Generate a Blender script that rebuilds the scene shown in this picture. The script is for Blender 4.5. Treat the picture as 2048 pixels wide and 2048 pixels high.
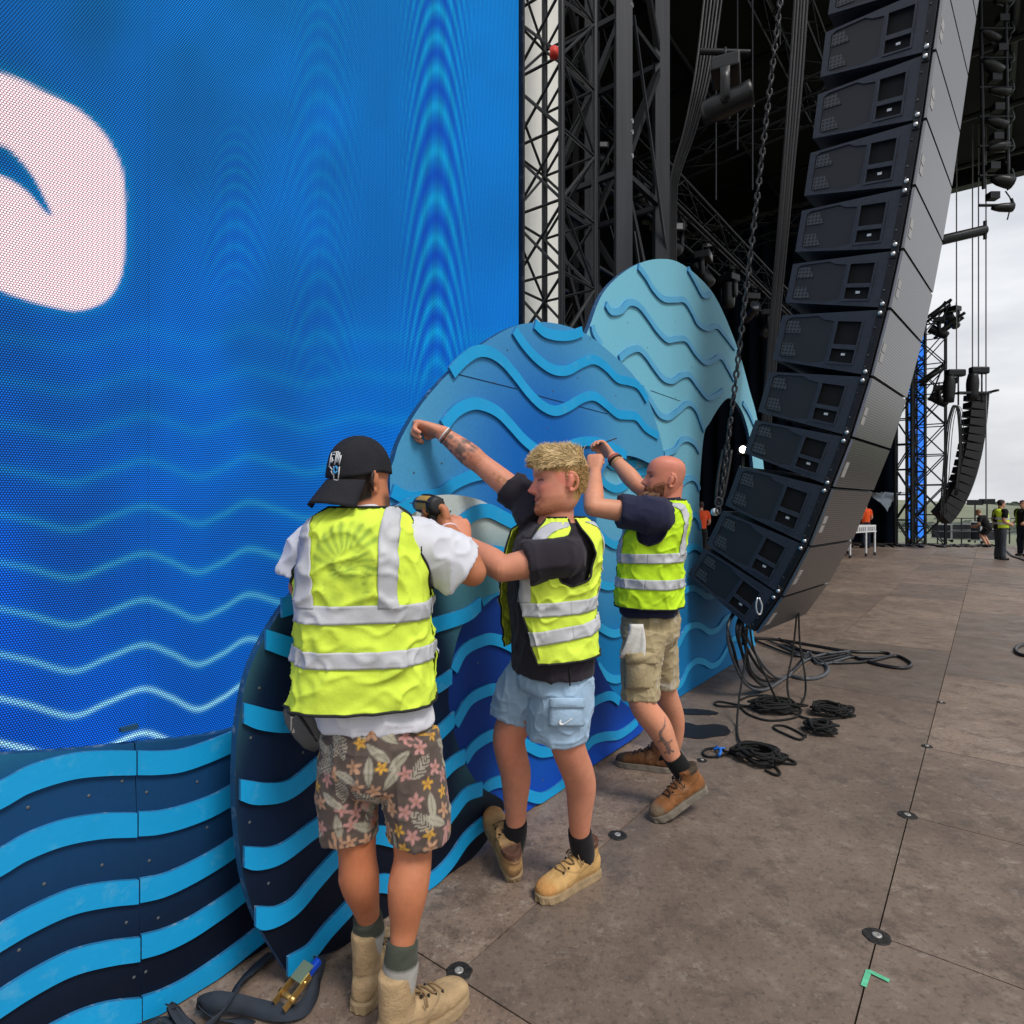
import bpy, bmesh, math, random
import numpy as np
from mathutils import Vector, Matrix, Quaternion
for o in list(bpy.data.objects): bpy.data.objects.remove(o)
random.seed(7); RNG = np.random.default_rng(7)
SC = bpy.context.scene; COL = SC.collection
# ------------------------------------------------------------------ camera, sky, sun, exposure
F = 1236.0; HC = 1.55; HY = 1012.0           # focal length in photo pixels, eye height, horizon row
cam = bpy.data.cameras.new('Camera'); camo = bpy.data.objects.new('Camera', cam); COL.objects.link(camo)
cam.sensor_width = 36; cam.lens = 36*F/2048; cam.shift_y = -(1024-HY)/2048; cam.clip_start = .05; cam.clip_end = 20000
camo.location = (0, 0, HC); camo.rotation_euler = (math.pi/2, 0, 0); SC.camera = camo
SUN_EL, SUN_AZ = math.radians(56), math.radians(140)   # azimuth measured clockwise from +Y
w = bpy.data.worlds.new('World'); SC.world = w; w.use_nodes = True
nt = w.node_tree; nt.nodes.clear()
out = nt.nodes.new('ShaderNodeOutputWorld'); bg = nt.nodes.new('ShaderNodeBackground')
sky = nt.nodes.new('ShaderNodeTexSky'); sky.sky_type = 'NISHITA'; sky.sun_disc = False
sky.sun_elevation = SUN_EL; sky.sun_rotation = SUN_AZ; sky.air_density = 1.5; sky.dust_density = 4
tc = nt.nodes.new('ShaderNodeTexCoord'); mp = nt.nodes.new('ShaderNodeMapping'); mp.inputs['Scale'].default_value = (1.2, 1.2, 4.5)
nz = nt.nodes.new('ShaderNodeTexNoise'); nz.inputs['Scale'].default_value = 2.4; nz.inputs['Detail'].default_value = 6; nz.inputs['Roughness'].default_value = .55
rp = nt.nodes.new('ShaderNodeValToRGB'); rp.color_ramp.elements[0].position = .3; rp.color_ramp.elements[1].position = .68
rp.color_ramp.elements[0].color = (4.1, 4.25, 4.6, 1); rp.color_ramp.elements[1].color = (6.5, 6.55, 6.7, 1)
mx = nt.nodes.new('ShaderNodeMixRGB'); mx.inputs['Fac'].default_value = .9
nt.links.new(tc.outputs['Generated'], mp.inputs['Vector']); nt.links.new(mp.outputs[0], nz.inputs['Vector'])
nt.links.new(nz.outputs['Fac'], rp.inputs['Fac']); nt.links.new(sky.outputs[0], mx.inputs[1]); nt.links.new(rp.outputs[0], mx.inputs[2])
nt.links.new(mx.outputs[0], bg.inputs['Color']); bg.inputs['Strength'].default_value = .1
nt.links.new(bg.outputs[0], out.inputs['Surface'])
sl = bpy.data.lights.new('Sun', 'SUN'); sl.energy = 1.5; sl.angle = math.radians(18); sl.color = (1, .96, .9)
so = bpy.data.objects.new('Sun', sl); COL.objects.link(so)
sd = Vector((math.sin(SUN_AZ)*math.cos(SUN_EL), math.cos(SUN_AZ)*math.cos(SUN_EL), math.sin(SUN_EL)))
so.rotation_euler = sd.to_track_quat('Z', 'Y').to_euler(); so.location = (0, 0, 30)
SC.view_settings.view_transform = 'Standard'; SC.view_settings.look = 'None'; SC.view_settings.exposure = .62; SC.view_settings.gamma = 1
SC.render.engine = 'CYCLES'; SC.cycles.max_bounces = 6; SC.cycles.diffuse_bounces = 3; SC.cycles.glossy_bounces = 2
# ------------------------------------------------------------------ frames
TH = math.atan2(952, 1236)
V1 = Vector((math.sin(TH), math.cos(TH), 0)); NN = Vector((math.cos(TH), -math.sin(TH), 0)); UP = Vector((0, 0, 1))
ROTZ = math.atan2(V1.y, V1.x)
def P(px, py, z): return Vector(((px-1024)/F*z, z, HC+(HY-py)/F*z))
def W(a, b, h=0.): return V1*a + NN*b + UP*h
def OnPlane(px, py, off):
    d = Vector(((px-1024)/F, 1, (HY-py)/F)); t = off/(NN.dot(d)); p = d*t+Vector((0, 0, HC))
    return (p.dot(V1), p.z)
# ------------------------------------------------------------------ objects and labels
def tag(o, label=None, cat=None, group=None, kind=None):
    if label: o['label'] = label
    if cat: o['category'] = cat
    if group: o['group'] = group
    if kind: o['kind'] = kind
    return o
def empty(name, loc=(0, 0, 0), label=None, cat=None, group=None, rz=0, parent=None):
    o = bpy.data.objects.new(name, None); COL.objects.link(o); o.location = loc; o.rotation_euler = (0, 0, rz); o.empty_display_size = .1
    if parent: o.parent = parent
    return tag(o, label, cat, group)
def link(name, me, mat=None, parent=None, matrix=None):
    o = bpy.data.objects.new(name, me); COL.objects.link(o)
    if mat and not me.materials: me.materials.append(mat)
    if matrix is not None: o.matrix_world = matrix
    if parent:                      # keep world placement
        o.parent = parent; o.matrix_parent_inverse = WM(parent).inverted()
    return o
def WM(o):
    m = o.matrix_basis.copy()
    if o.parent: m = WM(o.parent) @ o.matrix_parent_inverse @ m
    return m
def mk(name, V, Fc, mat=None, parent=None, smooth=True, cols=None, matrix=None):
    me = bpy.data.meshes.new(name)
    me.from_pydata([tuple(v) for v in V], [], [tuple(int(i) for i in f) for f in Fc]); me.update()
    if smooth: me.polygons.foreach_set('use_smooth', [True]*len(me.polygons))
    if cols is not None: setcol(me, cols)
    return link(name, me, mat, parent, matrix)
def setcol(me, cols, name='Col'):
    a = me.color_attributes.new(name, 'FLOAT_COLOR', 'POINT'); c = np.ones((len(me.vertices), 4), np.float32); c[:, :3] = cols
    a.data.foreach_set('color', c.ravel())
# ------------------------------------------------------------------ materials
def S(r, g=None, b=None):
    if g is None: r, g, b = r
    f = lambda c: (c/255/12.92 if c/255 <= .04045 else ((c/255+.055)/1.055)**2.4)
    return (f(r), f(g), f(b))
def M(name, col, rough=.6, metal=0., var=.12, scale=6., bump=0., bscale=60., spec=.4, attr=None, sss=0., emit=None, estr=1., sheen=0., det=4, wear=None, coord='Object'):
    m = bpy.data.materials.new(name); m.use_nodes = True; n = m.node_tree; L = n.links
    b = n.nodes['Principled BSDF']; b.inputs['Roughness'].default_value = rough; b.inputs['Metallic'].default_value = metal
    b.inputs['Specular IOR Level'].default_value = spec
    t = n.nodes.new('ShaderNodeTexCoord'); nz = n.nodes.new('ShaderNodeTexNoise'); nz.inputs['Scale'].default_value = scale; nz.inputs['Detail'].default_value = det
    L.new(t.outputs[coord], nz.inputs['Vector'])
    mr = n.nodes.new('ShaderNodeMapRange'); mr.inputs['From Min'].default_value = .25; mr.inputs['From Max'].default_value = .75
    mr.inputs['To Min'].default_value = 1-var; mr.inputs['To Max'].default_value = 1+var; L.new(nz.outputs['Fac'], mr.inputs['Value'])
    vm = n.nodes.new('ShaderNodeVectorMath'); vm.operation = 'SCALE'; L.new(mr.outputs[0], vm.inputs['Scale'])
    if attr:
        a = n.nodes.new('ShaderNodeAttribute'); a.attribute_name = attr; L.new(a.outputs['Color'], vm.inputs[0])
    else: vm.inputs[0].default_value = col
    src = vm.outputs[0]
    if wear:
        wc, wamt, wsc = wear
        n2 = n.nodes.new('ShaderNodeTexNoise'); n2.inputs['Scale'].default_value = wsc; n2.inputs['Detail'].default_value = 8; n2.inputs['Roughness'].default_value = .7; L.new(t.outputs[coord], n2.inputs['Vector'])
        r2 = n.nodes.new('ShaderNodeMapRange'); r2.inputs['From Min'].default_value = .56; r2.inputs['From Max'].default_value = .72; r2.inputs['To Max'].default_value = wamt; L.new(n2.outputs['Fac'], r2.inputs['Value'])
        mm = n.nodes.new('ShaderNodeMixRGB'); L.new(r2.outputs[0], mm.inputs[0]); L.new(src, mm.inputs[1]); mm.inputs[2].default_value = (*wc, 1); src = mm.outputs[0]
    L.new(src, b.inputs['Base Color'])
    if bump:
        n3 = n.nodes.new('ShaderNodeTexNoise'); n3.inputs['Scale'].default_value = bscale; n3.inputs['Detail'].default_value = 5; L.new(t.outputs[coord], n3.inputs['Vector'])
        bp = n.nodes.new('ShaderNodeBump'); bp.inputs['Strength'].default_value = bump; bp.inputs['Distance'].default_value = .01; L.new(n3.outputs['Fac'], bp.inputs['Height']); L.new(bp.outputs[0], b.inputs['Normal'])
    if sss: b.inputs['Subsurface Weight'].default_value = sss; b.inputs['Subsurface Radius'].default_value = (.012, .005, .003); b.inputs['Subsurface Scale'].default_value = .6
    if sheen: b.inputs['Sheen Weight'].default_value = sheen
    if emit: b.inputs['Emission Color'].default_value = (*emit, 1); b.inputs['Emission Strength'].default_value = estr
    return m
BLACKMET = M('black_steel', (.011, .012, .015), .42, .3, .35, 9, wear=((.13, .13, .14), .5, 14))
GREYMET = M('grey_steel', (.032, .034, .040), .42, .3, .4, 7, wear=((.11, .11, .11), .5, 18))
DARKGREYMET = M('dark_grey_steel', (.009, .0095, .012), .5, .3, .4, 6, wear=((.06, .06, .06), .4, 16))
ALU = M('aluminium', (.62, .63, .65), .35, .9, .1, 20)
CHAINM = M('chain_steel', (.035, .035, .038), .4, .7, .3, 30)
RUBBER = M('black_rubber', (.012, .012, .013), .45, 0, .2, 30, bump=.1)
BLACKCLOTH = M('black_drape_cloth', (.007, .0075, .010), .95, 0, .2, 3, spec=.05)
NAVYCLOTH = M('navy_drape_cloth', (.006, .011, .022), .95, 0, .2, 3, spec=.1)
WHITEMET = M('white_paint_metal', (.72, .73, .75), .4, 0, .06, 10)
# ------------------------------------------------------------------ geometry helpers
def catmull(pts, per=6, closed=False):
    p = np.array([tuple(q) for q in pts], float); n = len(p)
    if n < 3 and not closed: 
        return np.array([p[0]+(p[-1]-p[0])*t for t in np.linspace(0, 1, per+1)])
    res = []
    rng = range(n) if closed else range(n-1)
    for i in rng:
        if closed: a, b, c, d = p[i-1], p[i], p[(i+1) % n], p[(i+2) % n]
        else: a = p[i-1] if i > 0 else 2*p[0]-p[1]; b = p[i]; c = p[i+1]; d = p[i+2] if i+2 < n else 2*p[-1]-p[-2]
        for t in np.arange(per)/per:
            res.append(.5*((2*b)+(c-a)*t+(2*a-5*b+4*c-d)*t*t+(-a+3*b-3*c+d)*t**3))
    if not closed: res.append(p[-1])
    return np.array(res)
def tube(pts, rad, n=10, per=4, cap=True, flat=None, closed=False):
    """tube through points; rad scalar/list; flat=(normal vec, ratio) squashes along a vector"""
    m = len(pts)
    r = np.full(m, rad, float) if np.isscalar(rad) else np.array(rad, float)
    q = np.hstack([np.array([tuple(p) for p in pts], float), r[:, None]])
    q = catmull(q, per, closed) if per > 1 else q
    C = q[:, :3]; R = np.maximum(q[:, 3], 1e-4); k = len(C)
    T = np.gradient(C, axis=0) if not closed else np.roll(C, -1, 0)-np.roll(C, 1, 0)
    T /= np.linalg.norm(T, axis=1)[:, None]+1e-12
    u = np.cross(T[0], (0, 0, 1.)) 
    if np.linalg.norm(u) < .1: u = np.cross(T[0], (0, 1., 0))
    u /= np.linalg.norm(u); V = []
    ang = np.arange(n)*2*math.pi/n
    for i in range(k):
        u = u-T[i]*np.dot(u, T[i]); u /= np.linalg.norm(u); v = np.cross(T[i], u)
        ring = (np.cos(ang)[:, None]*u+np.sin(ang)[:, None]*v)*R[i]
        if flat is not None:
            fn = np.array(flat[0], float); fn /= np.linalg.norm(fn); ring -= np.outer(ring@fn, fn)*(1-flat[1])
        V.append(C[i]+ring)
    V = np.vstack(V); Fc = []
    for i in range(k if closed else k-1):
        for j in range(n):
            a = i*n+j; b = i*n+(j+1) % n; i2 = ((i+1) % k)*n
            Fc.append((a, b, i2+(j+1) % n, i2+j))
    if cap and not closed:
        c0 = len(V); V = np.vstack([V, C[0], C[-1]])
        for j in range(n):
            Fc.append((c0, (j+1) % n, j)); Fc.append((c0+1, (k-1)*n+j, (k-1)*n+(j+1) % n))
    return V, Fc
def loft(rings, cap=True):
    k = len(rings); n = len(rings[0]); V = np.vstack(rings); Fc = []
    for i in range(k-1):
        for j in range(n):
            Fc.append((i*n+j, i*n+(j+1) % n, (i+1)*n+(j+1) % n, (i+1)*n+j))
    if cap:
        c0 = len(V); V = np.vstack([V, rings[0].mean(0), rings[-1].mean(0)])
        for j in range(n):
            Fc.append((c0, (j+1) % n, j)); Fc.append((c0+1, (k-1)*n+j, (k-1)*n+(j+1) % n))
    return V, Fc
def join(pieces):
    V = []; Fc = []; o = 0
    for v, f in pieces:
        V.append(np.asarray(v, float)); Fc += [tuple(i+o for i in q) for q in f]; o += len(v)
    return np.vstack(V), Fc
def box(c, s, ax=None):
    ax = ax or (Vector((1, 0, 0)), Vector((0, 1, 0)), Vector((0, 0, 1))); c = Vector(c)
    V = [c+ax[0]*(s[0]/2*i)+ax[1]*(s[1]/2*j)+ax[2]*(s[2]/2*k) for i in (-1, 1) for j in (-1, 1) for k in (-1, 1)]
    return np.array([tuple(v) for v in V]), [(0, 1, 3, 2), (4, 6, 7, 5), (0, 4, 5, 1), (2, 3, 7, 6), (0, 2, 6, 4), (1, 5, 7, 3)]
def bevel_obj(o, w=.004, seg=2):
    m = o.modifiers.new('bevel', 'BEVEL'); m.width = w; m.segments = seg; m.limit_method = 'ANGLE'; return o
def bar(p, q, r, n=8): return tube([p, q], r, n, per=1)
_uc = {}
def unit_cyl(n, mat):
    k = (n, mat.name)
    if k not in _uc:
        V, Fc = tube([(0, 0, -.5), (0, 0, .5)], 1., n, per=1); me = bpy.data.meshes.new('bar_%d' % n)
        me.from_pydata([tuple(v) for v in V], [], Fc); me.materials.append(mat)
        me.polygons.foreach_set('use_smooth', [len(f) == 4 and n > 4 for f in Fc]); _uc[k] = me
    return _uc[k]
def rod(name, p, q, r, mat, parent, n=8, roll=math.pi/4):
    p = Vector(p); q = Vector(q); d = q-p; L = d.length; m = d.to_track_quat('Z', 'Y').to_matrix().to_4x4()
    mw = Matrix.Translation((p+q)/2) @ m @ Matrix.Rotation(roll if n == 4 else 0, 4, 'Z') @ Matrix.Diagonal((r, r, L, 1))
    return link(name, unit_cyl(n, mat), None, parent, mw)
def sheet(name, loops, thick, mat, parent, matrix, sidemat=None, y0=0.):
    """board in the local XZ plane with holes, front at y=y0 (facing -Y), back at y0+thick"""
    bm = bmesh.new(); allE = []; rings = []
    for lp in loops:
        vs = [bm.verts.new((x, y0, z)) for x, z in lp]; rings.append(vs)
        for i in range(len(vs)): allE.append(bm.edges.new((vs[i], vs[(i+1) % len(vs)])))
    bmesh.ops.triangle_fill(bm, use_beauty=True, edges=allE, normal=(0, -1, 0))
    front = list(bm.faces)
    for f in front:
        f.normal_update()
        if f.normal.y > 0: f.normal_flip()
    mp = {}
    for vs in rings:
        for v in vs: mp[v] = bm.verts.new((v.co.x, y0+thick, v.co.z))
    for f in front: bm.faces.new([mp[v] for v in reversed(f.verts)])
    for vs in rings:
        n = len(vs)
        for i in range(n):
            try:
                f = bm.faces.new((vs[i], vs[(i+1) % n], mp[vs[(i+1) % n]], mp[vs[i]])); f.material_index = 1 if sidemat else 0
            except ValueError: pass
    me = bpy.data.meshes.new(name); bm.normal_update()
    sides = [f for f in bm.faces if f not in set(front) and abs(f.normal.y) < .5]
    bmesh.ops.recalc_face_normals(bm, faces=list(bm.faces)); bm.to_mesh(me); bm.free()
    me.materials.append(mat)
    if sidemat: me.materials.append(sidemat)
    return link(name, me, None, parent, matrix)
def PM(off): return Matrix.Translation(NN*off) @ Matrix.Rotation(ROTZ, 4, 'Z')
# value noise
def vnoise(Pn, seed=0):
    Pn = np.asarray(Pn, float); i = np.floor(Pn).astype(np.int64); f = Pn-i; f = f*f*(3-2*f); r = 0
    def h(ix, iy, iz):
        n = (ix*374761393+iy*668265263+iz*2147483647+seed*974634777) & 0xffffffff
        n = ((n ^ (n >> 13))*1274126177) & 0xffffffff; n = (n ^ (n >> 16)) & 0xffff
        return n/32767.5-1
    for dx in (0, 1):
        for dy in (0, 1):
            for dz in (0, 1):
                wgt = (f[:, 0] if dx else 1-f[:, 0])*(f[:, 1] if dy else 1-f[:, 1])*(f[:, 2] if dz else 1-f[:, 2])
                r = r+wgt*h(i[:, 0]+dx, i[:, 1]+dy, i[:, 2]+dz)
    return r
def fbm(Pn, seed=0, o=3): return sum(vnoise(np.asarray(Pn)*2**k, seed+k)/2**k for k in range(o))
def fuse(pieces, voxel=.005, it=3, fac=.5):
    V, Fc = join(pieces); me = bpy.data.meshes.new('tmp'); me.from_pydata([tuple(v) for v in V], [], Fc); me.update()
    o = bpy.data.objects.new('tmp', me); COL.objects.link(o)
    m = o.modifiers.new('r', 'REMESH'); m.mode = 'VOXEL'; m.voxel_size = voxel; m.use_smooth_shade = True
    if it: s = o.modifiers.new('s', 'SMOOTH'); s.iterations = it; s.factor = fac
    dg = bpy.context.evaluated_depsgraph_get(); dg.update()
    me2 = bpy.data.meshes.new_from_object(o.evaluated_get(dg)); bpy.data.objects.remove(o); bpy.data.meshes.remove(me)
    return me2
def co(me):
    a = np.empty(len(me.vertices)*3, np.float32); me.vertices.foreach_get('co', a); return a.reshape(-1, 3).astype(float)
def nor(me):
    a = np.empty(len(me.vertices)*3, np.float32); me.vertices.foreach_get('normal', a); return a.reshape(-1, 3).astype(float)
def setco(me, c): me.vertices.foreach_set('co', np.asarray(c, np.float32).ravel()); me.update()
ORD = ['lowest', 'second', 'third', 'fourth', 'fifth', 'sixth', 'seventh', 'eighth', 'ninth', 'tenth', 'eleventh', 'twelfth', 'thirteenth', 'fourteenth', 'fifteenth', 'sixteenth', 'seventeenth']
# ================================================================== SETTING
# stage floor: dark base sheet, separate deck panels lying on it
def floor_mat():
    m = bpy.data.materials.new('worn_stage_ply'); m.use_nodes = True; n = m.node_tree; L = n.links; b = n.nodes['Principled BSDF']
    g = n.nodes.new('ShaderNodeNewGeometry'); oi = n.nodes.new('ShaderNodeObjectInfo')
    def noise(s, d, r, sx=(1, 1, 1), rot=0):
        mp = n.nodes.new('ShaderNodeMapping'); mp.inputs['Scale'].default_value = sx; mp.inputs['Rotation'].default_value = (0, 0, rot); L.new(g.outputs['Position'], mp.inputs[0])
        z = n.nodes.new('ShaderNodeTexNoise'); z.inputs['Scale'].default_value = s; z.inputs['Detail'].default_value = d; z.inputs['Roughness'].default_value = r; L.new(mp.outputs[0], z.inputs['Vector']); return z.outputs['Fac']
    def ramp(src, a, b_, lo=0., hi=1.):
        r = n.nodes.new('ShaderNodeMapRange'); r.inputs[1].default_value = a; r.inputs[2].default_value = b_; r.inputs[3].default_value = lo; r.inputs[4].default_value = hi; L.new(src, r.inputs[0]); return r.outputs[0]
    def mix(f, a, c):
        x = n.nodes.new('ShaderNodeMixRGB')
        if isinstance(f, float): x.inputs[0].default_value = f
        else: L.new(f, x.inputs[0])
        for i, v in ((1, a), (2, c)):
            if isinstance(v, tuple): x.inputs[i].default_value = (*v, 1)
            else: L.new(v, x.inputs[i])
        return x.outputs[0]
    c = mix(ramp(noise(1.1, 5, .6), .35, .65), (.172, .120, .091), (.285, .208, .160))
    c = mix(ramp(noise(5.5, 8, .72), .50, .62, 0, .62), c, (.080, .057, .045))
    c = mix(ramp(noise(6.2, 10, .8), .53, .64, 0, .62), c, (.38, .30, .235))
    c = mix(ramp(noise(38, 5, .75), .52, .64, 0, .6), c, (.05, .04, .034))
    c = mix(ramp(noise(85, 3, .7), .60, .68, 0, .6), c, (.36, .31, .26))
    c = mix(ramp(noise(17, 8, .8), .585, .63, 0, .55), c, (.05, .041, .036))
    c = mix(ramp(noise(4.5, 9, .8, (1, 9, 1), .9), .62, .655, 0, .5), c, (.40, .345, .29))
    c = mix(ramp(noise(3.5, 9, .8, (8, 1, 1), .3), .63, .66, 0, .6), c, (.045, .038, .034))
    c = mix(ramp(noise(9, 8, .8), .585, .62, 0, .65), c, (.38, .32, .265))
    c = mix(ramp(noise(2.0, 10, .75, (14, 1, 1), ROTZ), .58, .70, 0, .55), c, (.05, .042, .038))
    c = mix(ramp(noise(1.6, 10, .8, (1, 22, 1), .5), .64, .70, 0, .45), c, (.3, .26, .22))
    c = mix(ramp(oi.outputs['Random'], 0, 1, 0, .6), c, (.088, .074, .064))
    L.new(c, b.inputs['Base Color'])
    L.new(ramp(noise(4, 6, .6), .3, .7, .38, .68), b.inputs['Roughness']); b.inputs['Specular IOR Level'].default_value = .35
    bp = n.nodes.new('ShaderNodeBump'); bp.inputs['Strength'].default_value = .25; bp.inputs['Distance'].default_value = .004
    L.new(noise(70, 5, .7), bp.inputs['Height']); L.new(bp.outputs[0], b.inputs['Normal']); return m
FLOORM = floor_mat()
DARKBASE = M('dark_subfloor', (.012, .011, .01), .9)
V, Fc = [tuple(W(a, b, -.022)) for a, b in ((-4, -18), (31, -18), (31, 7), (-4, 7))], [(0, 1, 2, 3)]
floor = tag(mk('stage_floor', V, Fc, DARKBASE, smooth=False), kind='structure')
random.seed(3)
BW, B0, A0, AW = 1.077, -.316, 2.572, 1.09
def panel(a0, a1, b0, b1):
    g = .0028; z1 = random.uniform(-.0012, .0012)
    V, Fc = box(W((a0+a1)/2, (b0+b1)/2, -.010+z1), (a1-a0-2*g, b1-b0-2*g, .020), (V1, NN, UP))
    c = V.mean(0); V = V-c; o = mk('deck_panel', V, Fc, FLOORM, floor, smooth=False, matrix=Matrix.Translation(c)); return o
for k in range(-8, 3):
    b0 = B0+k*BW; b1 = b0+BW
    if k == -1: cuts = [-4.0, 1.50, 5.86, 8.04, 10.2, 12.4, 14.6, 17.8, 20, 23.3, 25.5, 28, 31]
    elif k >= 0: cuts = [-4.0, -.7, 1.48]+[A0+AW*i for i in range(5)]+[9.1, 11.3, 13.5, 15.7, 17.9, 20, 22.2, 24.4, 26.6, 28.8, 31]
    elif k == -2: cuts = [-4.0, -.7, 1.50, 3.68, 5.86, 8.04, 10.2, 12.4, 14.6, 16.8, 19, 21.1, 23.3, 25.5, 27.7, 31]
    else: cuts = [-4, 5.5]+[5.5+2.18*i+(.6*((k*7) % 3)) for i in range(1, 11)]+[31]
    for a0, a1 in zip(cuts[:-1], cuts[1:]): panel(a0, a1, b0, b1)
# round bolt plates at panel corners
BOLTD = M('dirty_black_bolt_plate', (.022, .02, .019), .6, .2, .5, 40, bump=.6, bscale=90, wear=((.10, .09, .08), .6, 30)); BOLTW = M('worn_bolt_head', (.42, .41, .39), .4, .5, .2, 60)
for px, py, big in ((918, 1944, 1), (1235, 1671, 1), (1754, 1873, 1.05), (1815, 1631, 1), (1854, 1493, .75), (1404, 1521, .7), (1882, 1405, .7)):
    z = F*HC/(py-HY); p = P(px, py, z); r = .042*big
    ring = [(p.x+(r*(1+.04*math.sin(5*t+px)+.04*math.sin(9*t)))*math.cos(t), p.y+(r*(1+.04*math.sin(3*t+py)))*math.sin(t)) for t in np.arange(22)*2*math.pi/22]
    V = [(p.x, p.y, .004)]+[(x, y, .004) for x, y in ring]+[(p.x+(x-p.x)*1.06, p.y+(y-p.y)*1.06, .0005) for x, y in ring]
    Fc = [(0, 1+i, 1+(i+1) % 22) for i in range(22)]+[(1+i, 23+i, 23+(i+1) % 22, 1+(i+1) % 22) for i in range(22)]
    bp_ = mk('bolt_plate', V, Fc, BOLTD, floor, smooth=False)
    a = np.arange(16)*2*math.pi/16; rr = r*.36
    V, Fc = loft([np.c_[p.x+q*rr*np.cos(a), p.y+q*rr*np.sin(a), np.full(16, h)] for q, h in ((1, .004), (1, .007), (.85, .0085), (.42, .0085), (.38, .005), (.1, .0045))])
    mk('bolt_head', V, Fc, BOLTW, bp_, smooth=False)
# green taped corner mark, dark spills
GREENT = M('green_floor_tape', (.12, .52, .30), .6, 0, .2, 40)
def flatpoly(name, pts, mat, z, parent): return mk(name, [(x, y, z) for x, y in pts], [tuple(range(len(pts)))], mat, parent, smooth=False)
def gp(px, py): z = F*HC/(py-HY); p = P(px, py, z); return (p.x, p.y)
def gstrip(p0, p1, w):
    a = Vector(gp(*p0)); b = Vector(gp(*p1)); d = (b-a).normalized(); n_ = Vector((-d.y, d.x))*w/2; return [tuple(a+n_), tuple(b+n_), tuple(b-n_), tuple(a-n_)]
flatpoly('tape_mark', gstrip((1727, 1975), (1738, 1943), .017), GREENT, .0045, floor)
flatpoly('tape_mark', gstrip((1736, 1944), (1779, 1965), .017), GREENT, .0056, floor)
SPILL = M('dark_spill', (.010, .010, .012), .5, 0, .3, 20)
for pts in ([(1350, 1420), (1380, 1418), (1410, 1420), (1432, 1424), (1437, 1428), (1420, 1431), (1390, 1430), (1350, 1428)],
            [(1340, 1448), (1370, 1446), (1400, 1451), (1430, 1449), (1452, 1453), (1461, 1461), (1455, 1470), (1430, 1474), (1400, 1478), (1370, 1475), (1340, 1474)]):
    q = [gp(*t) for t in pts]; q = catmull(q, 5, True); q = q+RNG.normal(0, .004, q.shape); flatpoly('spill_stain', [tuple(t) for t in q], SPILL, .0042, floor)
# small worn scraps of light and coloured paint on the panels
# land beyond the stage
LANDM = M('distant_fields', (.17, .185, .13), 1, 0, .35, .006, spec=.1, wear=((.30, .31, .26), .8, .01), det=8, coord='Generated')  # distance haze is mixed into the colour: pale, low saturation
def land():
    m = LANDM; n = m.node_tree; g = n.nodes.new('ShaderNodeNewGeometry')
    for x in [y for y in n.nodes if y.type == 'TEX_NOISE']:
        n.links.new(g.outputs['Position'], x.inputs['Vector'])
land()
Vl = []; Fl = []; rr = [0, 30, 60, 110, 200, 350, 600, 1000, 1600, 2600, 4200, 7000, 9500]; na = 72
for i, r in enumerate(rr):
    for j in range(na):
        t = 2*math.pi*j/na; x, y = r*math.sin(t), r*math.cos(t)
        h = -2.4-(6*min(1, r/300) if r else 0)+ (0 if r < 500 else 18*math.sin(3*t+r*.001)+.0035*r*(1+.5*math.sin(5*t+1)+.3*math.sin(11*t)))
        Vl.append((x, y, h))
for i in range(len(rr)-1):
    for j in range(na): Fl.append((i*na+j, i*na+(j+1) % na, (i+1)*na+(j+1) % na, (i+1)*na+j))
tag(mk('ground', Vl, Fl, LANDM), kind='structure')
# hedgerows and far woods: one mass
HEDGE = M('hedge_green', (.075, .09, .075), 1, 0, .5, .2, spec=.1); V = []; Fc = []
for i in range(260):
    t = math.radians(random.uniform(20, 60)); r = random.choice((random.uniform(90, 400), random.uniform(400, 2600))); l = random.uniform(.02, .09)
    n0 = len(V); k = 9; base = -9 if r < 500 else -9+.004*r
    for j in range(k):
        tt = t+l*(j/(k-1)-.5); rj = r*(1+.25*random.uniform(-.05, .05)); h = r*.004*random.uniform(.6, 1.5)+1.5
        for dr, hh in ((-2, 0), (-1.5, h*.8), (0, h), (1.5, h*.8)): V.append(((rj+dr)*math.sin(tt), (rj+dr)*math.cos(tt), base+hh))
    for j in range(k-1):
        for q in range(3): Fc.append((n0+j*4+q, n0+j*4+q+1, n0+j*4+5+q, n0+j*4+4+q))
tag(mk('hedgerow', V, Fc, HEDGE), 'far hedgerows and woods on the fields beyond the stage', 'hedge', kind='stuff')
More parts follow.
